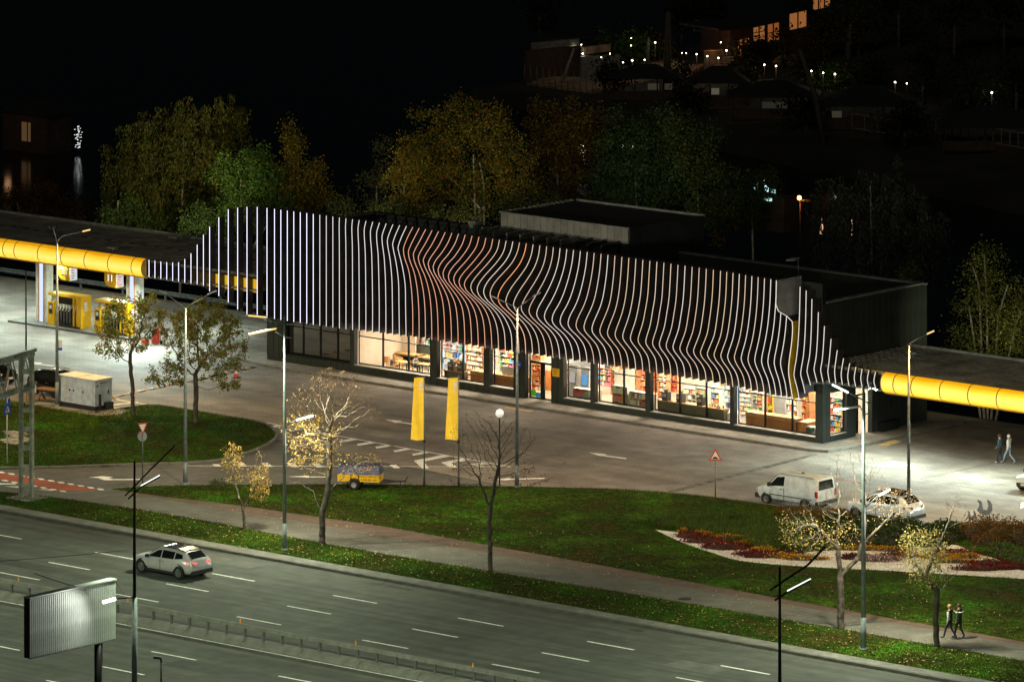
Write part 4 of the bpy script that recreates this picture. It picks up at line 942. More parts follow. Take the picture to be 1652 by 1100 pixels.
def pump(px, num, label):
    x = OT(px, 527, .45)[0]; t = thing('fuel_dispenser', label, 'fuel pump', (x, .4, .14), group='yellow fuel dispensers')
    L_, D_, H_ = 3.05, .95, 1.95
    q = MB(); q.box(0, L_, 0, D_, H_, H_ + .16); q.build('top_cover', 'yel', t)
    q = MB(); q.box(L_ - .42, L_, 0, D_, 0, H_); q.build('end_panel', 'yel', t)
    q = MB(); q.box(L_ - .75, L_ - .65, 0, D_, 0, H_); q.build('post', 'yel', t)
    q = MB(); q.box(0, .55, 0, D_, 0, 1.5); q.build('card_cabinet', 'yel', t)
    q = MB(); q.box(.12, .43, -.02, -.0, .75, 1.4); q.box(.17, .38, -.03, -.021, 1.05, 1.3, 1); q.build('display', ['plasticb', 'plate'], t)
    q = MB(); q.box(.02, .14, .3, .6, 1.5, H_); q.build('corner_post', 'offwhite', t)
    q = MB(); q.box(.56, L_ - .43, .45, .75, .05, H_ - .05); q.build('back_panel', 'plasticb', t)
    q = MB(); q.box(L_ + .002, L_ + .012, .3, .6, 1.1, 1.7); q.build('notice', 'signw', t)
    for k, xx in enumerate((.8, 1.08, 1.36, 1.64, 1.92, 2.42)):
        q = MB(); q.tube([(xx, .2, 1.25), (xx + .05, .08, .9), (xx + .1, .04, .4), (xx + .03, .1, .1)], [.03, .035, .04, .035], 6); ho = q.build('hose', 'galv', t)
        q = MB(); q.box(xx - .07, xx + .07, .1, .3, 1.2, 1.42); q.beam((xx, .12, 1.25), (xx + .04, -.04, 1.05), .05); q.build('nozzle', 'offwhite', ho)
    q = MB(); q.box(1.0, L_ - .1, -.06, -.0, 0, .12); q.build('kick_plate', 'plasticb', t)
    return t
pump(78, 13, 'golden fuel dispenser with grey hoses standing under the sign for pump 13')
pump(153, 11, 'golden fuel dispenser under the sign for pump 11, half hidden by the small tree')
def numsign(px, num, label):
    x = OT(px, 440, -.45)[0]; t = thing('pump_number_sign', label, 'hanging sign', (x, -.45, 3.3))
    q = MB(); pl_ = [(0, 1.1), (0, .55)] + [(.5 - .5 * math.cos(a), .5 - .42 * math.sin(a)) for a in [math.pi / 2 * k / 6 for k in range(7)]] + [(1.05, .06), (1.05, 1.1)]
    n = len(pl_); q.add([(x_, 0, z_) for x_, z_ in pl_] + [(x_, .7, z_) for x_, z_ in pl_], [tuple(range(n)), tuple(range(2 * n - 1, n - 1, -1))] + [((i + 1) % n, i, n + i, n + (i + 1) % n) for i in range(n)])
    q.build('sign_case', 'yel', t)
    q = MB(); q.box(1.055, 1.065, .03, .67, .08, 1.08); p_ = q.build('price_face', emi('price_face', (.8, .85, .85), .38), t)
    q = MB()
    for k in range(5): q.box(1.07, 1.075, .15, .15 + R.uniform(.15, .4), .2 + k * .17, .26 + k * .17)
    q.build('price_print', 'signr', p_)
    text(num, .62, 'numlit', t, (.5, -.02, .62), (rad(90), 0, 0), .03, 'number'); text(num, .62, 'plasticb', t, (.47, -.06, .60), (rad(90), 0, 0), .004, 'number_shadow')
    return t
M['numlit'] = emi('number_lit', (1, .93, .86), .55)
numsign(94, '13', 'yellow hanging pump sign between the left pale column and the first dispenser')
numsign(168.5, '11', 'yellow hanging pump sign above the second dispenser and the small treetop')
# guard rails
def guard(name, label, x0, x1, y, z0=.45):
    t = thing(name, label, 'guard rail', (x0, y, 0)); me = None; pm_ = None
    q = MB(); prof = [(0, 0), (-.06, .08), (0, .15), (0, .18), (-.06, .25), (0, .33)]
    for (a, c), (d, e) in zip(prof[:-1], prof[1:]): q.add([(.01, a, c), (3.99, a, c), (3.99, d, e), (.01, d, e)], [(0, 1, 2, 3)])
    p = MB(); p.box(-.06, .06, 0.01, .12, 0, z0 + .3)
    for k in range(int((x1 - x0) / 4)):
        if me is None: o = q.build('rail_beam', 'galv', t); me = o.data; o2 = p.build('post', 'galv', t); pm_ = o2.data
        else: o = link('rail_beam', me, t); o2 = link('post', pm_, t)
        o.location = (k * 4, 0, z0); o2.location = (k * 4 + 2, 0, 0)
guard('guard_rail', 'grey steel guard rail running behind the left canopy', -96, -44, 12.5)
guard('guard_rail', 'grey steel guard rail at the rear edge behind the right canopy', 6, 60, 12.6)
# ---------- canopy lights
CW = (.80, 1.0, .90)
lamp('SPOT', (-55.2, -.5, 4.2), 2600, CW, (-48.5, -5.5, 0), .25, 120, 1.0, 'canopy_floodlight')
for x in (-84, -77, -70, -63, -56):
    lamp('AREA', (x, 5.2, 4.4), 230, CW, (x, 4.6, 0), size=.9, name='canopy_downlight')
    lamp('AREA', (x, -.5, 4.3), 430, CW, (x, -2.8, 0), size=.6, name='canopy_downlight'); lamp('SPOT', (x + 1, -.5, 4.25), 1250, CW, (x, -8.5, 0), .25, 125, 1.0, 'canopy_floodlight')
for x in (7.6, 12.2, 17, 22, 28, 35, 42):
    lamp('AREA', (x, -.5, 3.78), 230, CW, (x - .6, -2.6, 0), size=.6, name='canopy_downlight'); lamp('SPOT', (x + 1, -.5, 3.7), 1150, CW, (x - .6, -7.5, 0), .25, 125, 1.0, 'canopy_floodlight')
lamp('AREA', (4.6, -.55, 3.78), 380, CW, (3.4, -3.2, 0), size=.6, name='canopy_downlight')

# ================================================================= SHOP INTERIOR
q = MB(); q.box(L0 + .3, -.3, .5, 9.8, .0, .125); part(q, 'floor', 'tile')
q = MB(); q.box(L0 + .3, -.3, .5, 9.8, 3.32, 3.42); part(q, 'ceiling', 'iwhite')
q = MB(); q.box(-37.72, -37.56, .36, 7.2, .125, 3.3); q.box(-37.56, -36.4, 4.6, 4.7, .125, 3.3); part(q, 'partition_wall', 'plaster')
q = MB(); q.box(-37.56, -.3, 7.2, 7.35, .125, 3.3); part(q, 'back_partition', 'iwhite')
q = MB(); q.box(-44.5, -37.8, 1.4, 1.45, .2, 3.2); part(q, 'dark_blind', 'clad2')
q = MB(); q.box(-25.2, -22.4, 3.0, 3.1, .125, 1.35); part(q, 'wood_panel_wall', 'wood')
for x in (-35, -31, -27, -23, -18.5, -14, -9.5, -5, -1.6):
    for y in (1.9, 5.0):
        lamp('AREA', (x, y, 3.28), 150 if x < -1.8 else 85, (1.0, .84, .64), (x, y, 0), size=1.3, name='shop_ceiling_light')
PAL = {'warm': [(.55, .1, .03), (.6, .3, .05), (.65, .55, .4), (.5, .08, .05), (.6, .2, .1), (.35, .12, .05)], 'mix': [(.6, .1, .06), (.65, .6, .5), (.1, .3, .5), (.6, .45, .08), (.12, .35, .1), (.5, .5, .5), (.55, .2, .3), (.04, .05, .06)],
       'cold': [(.15, .35, .6), (.5, .6, .65), (.1, .4, .25), (.6, .2, .1), (.6, .55, .2), (.7, .75, .8), (.08, .12, .3)], 'white': [(.7, .66, .55), (.6, .5, .35), (.75, .73, .68), (.4, .3, .2), (.55, .15, .08)], 'pastel': [(.7, .6, .25), (.65, .35, .4), (.35, .6, .35), (.7, .66, .5), (.3, .35, .6), (.7, .3, .15)]}
def rack(pxl, pxr, t, z0, z1, rows, pal, label, cat='shelf rack', dp=.4, body='iwhite', back=None, name='product_rack', gw=.1, x0=None, x1=None):
    if x0 is None: x0 = OT(pxl, 620, t)[0]; x1 = OT(pxr, 620, t)[0]
    T = thing(name, label, cat, (x0, t, .125 if z0 < .3 else z0)); base = .125 if z0 < .3 else z0; W_ = x1 - x0; Hh = z1 - base
    q = MB(); q.box(0, W_, dp - .03, dp, 0, Hh); q.box(-.02, .01, 0, dp, 0, Hh); q.box(W_ - .01, W_ + .02, 0, dp, 0, Hh); q.build('rack_body', back or body, T)
    rh = Hh / rows; me = None
    for r_ in range(rows + 1):
        if me is None: q = MB(); q.box(.012, W_ - .012, 0, dp - .031, 0, .025); o = q.build('shelf_board', body, T); me = o.data
        else: o = link('shelf_board', me, T)
        o.location = (0, 0, min(r_ * rh, Hh - .03))
    q = MB()
    for r_ in range(rows):
        x = .03; c = R.choice(PAL[pal])
        while x < W_ - gw - .03:
            if R.random() < .45: c = R.choice(PAL[pal])
            ww = gw * R.uniform(.6, 1.0); hh = (rh - .05) * R.uniform(.55, .95)
            if R.random() < .93: q.box(x, x + ww, .03, dp * .8, r_ * rh + .026, r_ * rh + .026 + hh, 0, tuple(min(.8, v * R.uniform(.7, 1.25)) for v in c))
            x += ww + .012
    if q.v: o = q.build('packaged_goods', 'prod', T, 'stuff')
    return T
def counter(x0, x1, t0, t1, h, label, top='woodl', body='wood', slats=True, z0=.125):
    T = thing('counter', label, 'counter', (x0, t0, z0)); q = MB(); q.box(0, x1 - x0, .03, t1 - t0, 0, h - z0 - .06); q.build('cabinet', 'woodd' if slats else body, T)
    q = MB(); q.box(-.02, x1 - x0 + .02, -.03, t1 - t0 + .02, h - z0 - .06, h - z0); q.build('worktop', top, T)
    if slats:
        me = None; n = int((x1 - x0) / .11)
        for k in range(n):
            if me is None: q = MB(); q.box(0, .075, -.01, .03, .03, h - z0 - .22); o = q.build('slat', 'wood', T); me = o.data
            else: o = link('slat', me, T)
            o.location = (.02 + k * (x1 - x0) / n, 0, 0)
        q = MB(); q.box(0, x1 - x0, -.015, .03, h - z0 - .22, h - z0 - .06); q.build('fascia_board', 'woodl', T)
    return T
# seating corner
def table(x, y, L_, label, rz=0):
    T = thing('cafe_table', label, 'table', (x, y, .125), rz); q = MB(); q.box(-L_ / 2, L_ / 2, -.35, .35, .7, .75); q.build('table_top', 'woodl', T)
    for a in (-1, 1):
        q = MB(); q.tube([(a * (L_ / 2 - .2), 0, 0), (a * (L_ / 2 - .2), 0, .7)], .03, 6); q.build('leg', 'black', T)
TP = lambda px, py: G(px, py, .125)
table(*TP(660, 589), 2.6, 'long pale wood cafe table in front of the dark sofa'); table(*TP(628, 583), 1.1, 'pale wood cafe table near the beige partition')
table(*TP(686, 606), .9, 'small pale wood table where the seated guest leans'); table(*TP(650, 602), 1.0, 'pale wood cafe table with chairs close to the window'); table(*TP(690, 594), 1.4, 'pale wood cafe table near the right edge of the seating window')
def chair(x, y, rz, label, seat='woodl', back='greyseat'):
    T = thing('cafe_chair', label, 'chair', (x, y, .125), rz, 'cafe chairs in the shop window'); q = MB(); q.box(-.21, .21, -.21, .21, .42, .47); q.build('seat', seat, T)
    q = MB()
    for k in range(6):
        a0, a1 = math.pi * (k / 6), math.pi * ((k + 1) / 6); q.box(min(.22 * math.cos(a0), .22 * math.cos(a1)), max(.22 * math.cos(a0), .22 * math.cos(a1)), .2 * math.sin((a0 + a1) / 2), .2 * math.sin((a0 + a1) / 2) + .04, .5, .82)
    q.build('backrest', back, T)
    for sx in (-1, 1):
        for sy in (-1, 1): q = MB(); q.beam((sx * .17, sy * .17, .42), (sx * .2, sy * .2, 0), .03); q.build('leg', seat, T)
chair(*TP(600, 588), 1.2, 'grey-backed cafe chair standing alone near the beige partition'); chair(*TP(613, 590), .3, 'wooden cafe chair turned towards the beige wall', back='woodl')
chair(*TP(636, 601), 2.8, 'grey-backed cafe chair nearest the glass left of the mullion'); chair(*TP(645, 598), .9, 'pale-backed cafe chair beside the grey chair', back='woodl'); chair(*TP(625, 595), 3.3, 'wooden cafe chair at the long table', back='wood'); chair(*TP(640, 592), 3.0, 'second wooden cafe chair at the long table', back='woodl')
q = MB(); q.box(0, 3.2, 0, .7, 0, .45); SX0 = OT(632, 570, 4.6)[0]; SXW = OT(694, 570, 4.6)[0] - SX0; S_ = thing('corner_sofa', 'long dark green upholstered bench sofa along the cafe back wall', 'sofa', (SX0, 4.6, .125)); q.build('seat', 'sofa', S_)
q = MB(); q.box(0, 3.2, .5, .72, .45, 1.15); q.build('backrest', 'sofa', S_); q = MB(); q.box(-.02, 3.22, .48, .76, 1.15, 1.2); q.build('top_trim', 'galv', S_)
rack(648, 662, 6.3, .2, 2.6, 6, 'warm', 'tall orange and white goods rack behind the cafe sofa', body='orange')
rack(666, 680, 6.3, .2, 2.6, 5, 'mix', 'tall mixed goods rack behind the cafe, right of the blue panel', body='offwhite')
rack(684, 694, 5.6, .2, 2.4, 6, 'cold', 'cold drinks cabinet at the right end of the cafe sofa')
M['coldback'] = emi('fridge_backlight', (.5, .78, 1.0), .55)
rack(712, 750, 4.2, .2, 2.7, 6, 'cold', 'wide blue-lit drinks fridge on the back wall behind the coffee corner', cat='drinks fridge', back='coldback', name='drinks_fridge')
rack(752, 779, 3.0, .2, 2.2, 7, 'white', 'wooden snack rack beside the drinks fridge', body='orange')
counter(-30.45, -28.95, .62, 1.15, 1.02, 'olive fronted coffee bar behind the window left of the first flag', 'woodl', 'olive', False)
counter(-28.6, -24.3, 1.0, 1.7, 1.12, 'long slatted wood counter behind the windows left of the entrance')
def coffee(x, y, z, label, col='plasticb'):
    T = thing('coffee_machine', label, 'coffee machine', (x, y, z)); q = MB(); q.box(0, .42, 0, .4, 0, .5); q.build('body', col, T); q = MB(); q.box(.06, .36, -.02, 0, .22, .4); q.build('front_panel', 'alloy', T)
    q = MB(); q.lathe([(.12, .5), (.16, .68), (.0, .68)], (.2, .2, 0), 10); q.build('bean_hopper', 'olive', T)
coffee(-30.2, .66, 1.02, 'black coffee machine with hopper at the left end of the first coffee bar'); coffee(-29.4, .66, 1.02, 'black coffee machine in the middle of the first coffee bar')
q = MB(); q.box(0, .7, 0, .3, 0, .3); o = tag(q.build('wooden_crate', 'woodl'), 'pale wooden box standing between the two coffee machines', 'box'); o.location = (-29.95 + .2, .72, 1.02); o.scale = (.45, 1, 1)
q = MB(); q.box(0, 1.2, 0, .02, 0, .5); q.box(0, .02, 0, .5, 0, .5); o = tag(q.build('counter_screen', 'signw'), 'white counter screen on the slatted counter left of the entrance', 'screen'); o.location = (-26.2, 1.25, 1.12)
rack(785, 800, 3.2, 1.2, 2.4, 4, 'white', 'small hanging rack of cups above the left slatted counter')
rack(806, 830, 3.4, .2, 2.3, 7, 'mix', 'kitchen shelf with white cups and trays behind the slatted counter')
rack(800, 842, 5.6, .9, 2.5, 5, 'white', 'pale wall shelf of bakery goods behind the slatted counter')
# by the entrance
rack(858, 872, 2.6, .2, 2.3, 7, 'warm', 'bright poster rack right behind the entrance door', body='orange')
def terminal(x, y, label, col):
    T = thing('payment_terminal', label, 'terminal', (x, y, .125)); q = MB(); q.add([(0, 0, 0), (.7, 0, 0), (.7, .5, 0), (0, .5, 0), (.05, .25, 2.0), (.65, .25, 2.0), (.65, .6, 2.0), (.05, .6, 2.0)], [(0, 3, 2, 1), (4, 5, 6, 7), (0, 1, 5, 4), (1, 2, 6, 5), (2, 3, 7, 6), (3, 0, 4, 7)]); q.build('cabinet', 'signgrey', T)
    q = MB(); q.add([(.12, .08, .95), (.58, .08, .95), (.56, .17, 1.6), (.14, .17, 1.6)], [(0, 1, 2, 3)]); q.build('screen', emi('terminal_screen', col, .45), T)
terminal(OT(920, 620, 1.9)[0] - .3, 1.9, 'grey upright payment terminal left in the window right of the entrance', (.5, .45, .4)); terminal(OT(940, 620, 1.7)[0] - .3, 1.7, 'grey and blue payment terminal right in the window beside the entrance', (.15, .4, .75))
q = MB(); q.box(0, 2.2, 0, .08, 0, 2.9); o = tag(q.build('grey_screen_wall', 'signgrey'), 'grey screen wall behind the two payment terminals', 'wall'); o.location = (-23.1, 3.4, .125)
rack(905, 917, 3.0, .2, 2.0, 6, 'mix', 'narrow magazine stand left of the payment terminals')
rack(0, 0, .75, .2, 1.05, 2, 'mix', 'low goods rack behind the narrow window with the terminals', x0=-20.0, x1=-18.1, dp=.45)
rack(0, 0, .8, .2, 1.55, 3, 'warm', 'red and orange snack rack close behind the window left of the middle mullion', x0=-16.9, x1=-15.75, gw=.13, dp=.5)
rack(0, 0, .8, .2, 1.35, 3, 'white', 'brown and white snack rack close behind the window right of the middle mullion', x0=-15.55, x1=-13.75, gw=.11, dp=.5)
rack(962, 1000, 6.4, .2, 2.7, 7, 'mix', 'wall shelf at the far back behind the middle window', body='orange')
rack(1018, 1060, 6.4, .2, 2.7, 7, 'warm', 'second wall shelf at the far back behind the middle window', body='woodl')
for a, c, lb in ((985, 992, 'narrow red shelf column'), (1012, 1026, 'bottle shelf column')):
    rack(a, c, 4.5, .2, 2.2, 7, 'warm', lb + ' at the back behind the middle window', body='orange')
q = MB(); q.box(0, 1.3, 0, .05, 0, 2.2); o = tag(q.build('service_door', 'offwhite'), 'open pale service door inside the shop behind the middle window', 'door'); o.location = (-17.4, 1.6, .125); o.rotation_euler[2] = 1.0
counter(-13.2, -8.05, .62, 1.15, 1.12, 'olive fronted bar behind the wide three-pane window', 'woodl', 'olive', False)
coffee(-12.9, .66, 1.12, 'black coffee machine at the left end of the long olive bar'); coffee(-11.75, .66, 1.12, 'black coffee machine left of the first mullion of the wide window'); coffee(-10.15, .66, 1.12, 'black coffee machine between the mullions of the wide window')
for k in range(9): 
    q = MB(); q.lathe([(.05, 0), (.06, .16), (.0, .16)], (0, 0, 0), 8); o = tag(q.build('paper_cups', R.choice(['signw', 'woodl', 'yel'])), f'{ORD[k]} stack of paper cups from the left on the long olive bar', 'cups', 'paper cups on the olive bar'); o.location = (-9.6 + k * .17, .8 + R.uniform(-.1, .1), 1.12)
rack(1062, 1075, 3.4, .2, 2.5, 8, 'white', 'wooden bottle shelf behind the left pane of the wide window', body='orange')
rack(1078, 1092, 4.2, .9, 2.4, 4, 'warm', 'red headed display at the back behind the wide window', body='orange')
rack(1102, 1122, 3.2, .2, 1.5, 4, 'white', 'low gondola of snacks in the middle of the wide window')
rack(1122, 1140, 2.6, .2, 1.75, 5, 'pastel', 'yellow and white snack gondola left of the second mullion')
rack(1143, 1160, 3.2, .2, 1.8, 5, 'cold', 'pale gondola with blue packets right of the second mullion')
rack(1160, 1188, 5.4, .2, 2.7, 7, 'cold', 'blue-lit drinks fridge behind the right pane of the wide window', cat='drinks fridge', back='coldback', name='drinks_fridge')
q = MB(); q.box(0, 1.3, 0, .6, 0, .75); o = tag(q.build('white_chest', 'signw'), 'white chest freezer behind the right pane of the wide window', 'freezer'); o.location = (-8.9, 1.0, .125)
# checkout window
counter(-6.6, -2.75, .95, 1.6, 1.12, 'long slatted wood checkout counter behind the last front window')
counter(-2.7, -1.95, 1.0, 2.2, .98, 'end block of the checkout counter in plain wood', 'woodl', 'wood', False)
rack(1194, 1212, 3.2, .2, 2.0, 7, 'pastel', 'bright sweets wall left behind the checkout counter', gw=.08)
rack(1214, 1230, 3.0, .2, 1.9, 8, 'mix', 'dark edged sweets gondola behind the checkout counter', gw=.08)
rack(1196, 1240, 5.6, .2, 2.7, 7, 'warm', 'back wall bottle shelf behind the sweets wall', body='orange')
rack(1238, 1246, 3.4, .2, 2.0, 5, 'mix', 'narrow display beside the grey partition behind the checkout', body='yel')
q = MB(); q.box(0, 1.7, 0, .1, 0, 2.4); o = tag(q.build('grey_partition', 'signgrey'), 'plain grey partition board in the middle of the checkout window', 'partition'); o.location = (OT(1248, 620, 3.4)[0], 3.4, .125)
rack(1268, 1286, 3.0, .2, 1.8, 5, 'white', 'white bakery rack right of the grey partition')
rack(1278, 1300, 5.4, .2, 2.6, 6, 'warm', 'tall wooden bottle shelf at the right end of the shop', body='wood')
q = MB(); q.box(0, .8, 0, .1, 0, 2.6); o = tag(q.build('orange_wall_end', 'orange'), 'orange wall pier beside the shop corner window', 'wall pier'); o.location = (OT(1304, 620, 5.3)[0], 5.4, .125)
rack(0, 0, .8, .2, .8, 1, 'cold', 'low glass promo basket of magazines at the shop corner', x0=-1.9, x1=-.7, dp=.5)
rack(0, 0, 3.4, .2, 2.2, 6, 'mix', 'tall magazine rack seen through the side window', x0=-2.2, x1=-.6, dp=.4)
q = MB(); q.box(-1.0, -.5, .85, .95, .125, 2.9); part(q, 'inner_pier', 'plaster')
# ================================================================= STREET LAMPS
def rt(r, z, f=0.0): return (r * RX + f * FX, r * RY + f * FY, z)
def pole(name, label, base, h, arms=(), heads=(), r0=.12, r1=.055, matn='galvl', n=10, sleeve=None, cat='street lamp', flange=True):
    x, y = base; t = thing(name, label, cat, (x, y, .06))
    q = MB(); q.tube([(0, 0, 0), (0, 0, h * .5), (0, 0, h)], [r0, (r0 + r1) / 2, r1], n); q.build('pole', matn, t)
    if flange: q = MB(); q.tube([(0, 0, 0), (0, 0, .12)], r0 * 1.7, 8); q.build('base_flange', matn, t)
    if sleeve: q = MB(); q.tube([(0, 0, 0), (0, 0, sleeve * .5)], r0 * 1.05, n); q.build('lower_sleeve', matn, t)
    for a in arms:
        q = MB(); q.tube([rt(*p) for p in a], .035, 6); q.build('arm', matn, t)
    for (ra, za, rb, zb, lit, wd) in heads:
        A, B = Vector(rt(ra, za)), Vector(rt(rb, zb)); q = MB(); q.beam(A, B, wd, .07); hd = q.build('lamp_head', 'signgrey' if matn != 'black' else 'black', t)
        if lit:
            q = MB(); off = Vector((-FX, -FY, 0)) * (wd / 2 + .012) ; q.beam(A * .97 + B * .03 + Vector((0, 0, -.045)), B * .97 + A * .03 + Vector((0, 0, -.045)), wd * .85, .02)
            q.beam(A * .97 + B * .03 + off, B * .97 + A * .03 + off, .02, .055); q.build('lens', lit, hd)
    return t
P459 = G(459, 890); P1393 = G(1393, 1050)
pole('street_lamp', 'tall pale pole at the roadside whose low lamp shines into the yellow-leaved tree', P459, 12.75,
     arms=[[(0, 12.3), (-1.4, 12.65)], [(0, 12.3), (1.35, 12.3)], [(0, 11.6), (-.5, 11.9)], [(0, 11.6), (.4, 11.55)], [(0, 6.7), (.3, 6.95), (.64, 7.1)]],
     heads=[(-2.0, 12.8, -.95, 12.7, 'ledwarm', .16), (-1.95, 11.75, -.4, 12.1, 'ledwarm', .16), (.62, 7.12, 1.58, 7.36, 'led', .2)], sleeve=3.0)
pole('street_lamp', 'tallest pale pole in front of the shop corner with two lit lamps over the forecourt', P1393, 13.85,
     arms=[[(0, 12.6), (-.8, 13.0)], [(0, 12.55), (.35, 12.45)], [(0, 12.0), (-.2, 12.3)], [(0, 11.95), (.35, 11.85)], [(0, 7.1), (.75, 7.8)]],
     heads=[(-1.6, 13.42, -.75, 13.0, 'led', .18), (-1.5, 12.1, -.15, 12.3, 'signw', .14), (.75, 7.8, 1.35, 8.12, 'led', .2)], r0=.15, sleeve=3.3)
pole('street_lamp', 'slim pole with two raised unlit arms on the edge of the corner lawn', G(299, 783), 10.1, arms=[[(0, 10.1), (-.35, 10.35), (-1.3, 11.05)], [(0, 10.1), (.35, 10.35), (1.6, 11.02)]], heads=[(-1.5, 11.1, -1.05, 10.92, None, .14), (1.25, 10.88, 1.8, 11.1, None, .14)], r0=.13, sleeve=2.6)
pole('street_lamp', 'slim dark pole with two unlit arms in front of the wavy fins', G(834, 788), 10.2, arms=[[(0, 10.2), (-.3, 10.4), (-1.35, 10.9)], [(0, 10.2), (.35, 10.5), (1.15, 11.05)]], heads=[(-1.5, 10.95, -1.1, 10.8, None, .13), (.9, 10.92, 1.35, 11.14, None, .16)], r0=.12, sleeve=2.6, matn='galv')
pole('street_lamp', 'brown pole with single curved arm beside the parked white crossover', G(1466, 845), 9.85, arms=[[(0, 9.85), (.1, 10.0), (.35, 10.15), (1.2, 10.55)]], heads=[(1.0, 10.5, 1.42, 10.68, 'ledwarm', .14)], r0=.11, sleeve=2.2, matn='galv')
t = pole('street_lamp', 'grey pole with curved arm and cameras standing left of the white generator', G(92, 657), 9.95, arms=[[(0, 9.95), (.1, 10.2), (.35, 10.4), (1.8, 10.75)], [(0, 9.95), (-.08, 10.4), (-.25, 10.95)]], heads=[(1.55, 10.7, 2.05, 10.82, 'ledwarm', .14)], r0=.12, sleeve=3.0)
q = MB(); 
for a in (-.42, -.1): c_ = rt(a, 10.95); q.box(c_[0] - .09, c_[0] + .09, c_[1] - .06, c_[1] + .06, c_[2] - .06, c_[2] + .07)
q.build('camera', 'plasticb', t)
q = MB(); a, c = rt(.0, 3.6), rt(.28, 3.6); q.beam(rt(.03, 3.75), rt(.32, 3.75), .02, .62); q.build('small_board', 'signw', t); q = MB(); q.beam(rt(.03, 3.5), rt(.33, 3.5), .035, .16); q.build('board_band', 'signb', t)
pole('thin_post', 'thin plain black post on the forecourt left of the pumps', G(42, 566), 5.1, r0=.055, r1=.05, matn='plasticb', cat='post', flange=False)
NP = G(217, 1190); NQ = G(1258, 1395)
nearp = pole('street_lamp', 'near black pole with two slanted lamp arms over the passing crossover', NP, 13.1, arms=[], heads=[(-.45, 11.45, .9, 12.83, None, .09), (.88, 12.8, 1.92, 13.85, None, .2), (-.3, 11.3, .27, 11.84, None, .1), (.27, 11.86, 1.2, 12.36, None, .2)], r0=.13, r1=.05, matn='black')
q = MB(); q.beam(rt(.30, 11.93, -.05), rt(1.2, 12.43, -.05), .17, .03); q.build('lit_lens', 'ledsoft', nearp)
q = MB(); q.beam(rt(0, 6.63), rt(-.9, 6.55), .05); q.build('side_arm', 'black', nearp); q = MB(); q.beam(rt(-.9, 6.56), rt(-1.5, 6.39), .14, .12); q.build('billboard_lamp', 'led', nearp)
q = MB(); q.tube([(0, 0, 0), (0, 0, 6.6)], .137, 10); q.build('lamplit_lower_pole', 'galvl', nearp)  # paler tube stands in for the side lamp's light on the pole
near2 = pole('street_lamp', 'near black pole with two slanted lamp arms in front of the bare tree', NQ, 13.0, arms=[], heads=[], r0=.13, r1=.05, matn='black')
D2 = NQ
for (xa, ya), (xb, yb), wd, mt in (((1242, 954), (1303, 913), .09, 'black'), ((1303, 913), (1331, 884), .2, 'black'), ((1250, 970), (1270, 957), .1, 'black'), ((1270, 957), (1308, 937), .2, 'black')):
    q = MB(); q.beam(rt(*PD(xa, ya, *D2)), rt(*PD(xb, yb, *D2)), wd, .07); q.build('lamp_arm', mt, near2)
q = MB(); a, c = PD(1270, 955, *D2), PD(1308, 935.4, *D2); q.beam(rt(*a), rt(*c), .17, .03); q.build('lit_lens', 'ledsoft', near2)
# small flood light post at the lower edge, hand-rail wires
b_ = G(260, 1150); t = thing('flood_light_post', 'low black post with a small flood light beside the lower carriageway', 'post', (*b_, 0)); q = MB(); q.tube([(0, 0, 0), (0, 0, 2.6)], .05, 8); q.build('post', 'black', t)
q = MB(); q.beam(rt(-.38, 2.72), rt(.03, 2.66), .2, .12); q.build('flood_light', 'black', t)
# overhead wires
def wire(name, a, c, sag, label, r=.013):
    a = Vector(a); c = Vector(c); pts = [a.lerp(c, k / 12) - Vector((0, 0, sag * 4 * (k / 12) * (1 - k / 12))) for k in range(13)]
    q = MB(); q.tube(pts, r, 4); return tag(q.build(name, 'plasticb'), label, 'wire')
TW = (NP[0], NP[1], 0)
def nearpt(px, py): r_, z_ = PD(px, py, *NP); return (NP[0] + r_ * RX, NP[1] + r_ * RY, z_ + 0)
wire('overhead_wire', nearpt(-60, 908), nearpt(213, 886), .06, 'thin black cable from the left edge to the near pole above the highway')
wire('overhead_wire', nearpt(185, 935), nearpt(216, 960), .25, 'short slack cable between the billboard and the near pole')
wire('overhead_wire', nearpt(54, 924), nearpt(122, 946), .02, 'short dark rod above the billboard top', .02)
# lamp light sources
def LP(base, r_, z_, f=0): x, y = base; a = rt(r_, z_, f); return (x + a[0], y + a[1], a[2] + .06)
NEUT = (1.0, .98, .80); GRN = (.86, 1.0, .70)
l = LP(P459, 1.1, 7.05); lamp('SPOT', l, 750, (1, .95, .78), (l[0] + .3, l[1] + .4, 0), .1, 150, 1.0, 'path_lamp')
l = LP(P1393, 1.1, 7.75); lamp('SPOT', l, 800, (1, .95, .80), (l[0] + .3, l[1] + .4, 0), .1, 150, 1.0, 'path_lamp')
for bx_, by_ in ((P459[0] - 39.3, -44), P459, P1393, (P1393[0] + 39.3, -43.4)):
    lamp('SPOT', (bx_ - .8, by_ - 1.0, 12.4), 4300, GRN, (bx_ - .8, by_ - 6, 0), .25, 160, .8, 'highway_lamp')
    lamp('SPOT', (bx_ - 1.2, by_ + .8, 12.5), 5800, (1, .84, .60), (bx_ - 3, by_ + 17, 0), .25, 150, .8, 'forecourt_light')
for bx_ in (NP[0] - 31, NP[0], NP[0] + 31, NP[0] + 62):
    lamp('SPOT', (bx_ - .5, NP[1] + 2.0, 12.3), 5000, GRN, (bx_ - .5, NP[1] + 11, 0), .25, 160, .8, 'highway_lamp')
l = LP(NP, -1.25, 6.45); bb_c = (20.2, -83.3, 5.5)
lamp('SPOT', (l[0] + .5, l[1] - .3, l[2] + .1), 150, (1, 1, .92), (20.2, -84.3, 5.2), .1, 118, 1.0, 'billboard_lamp_light')
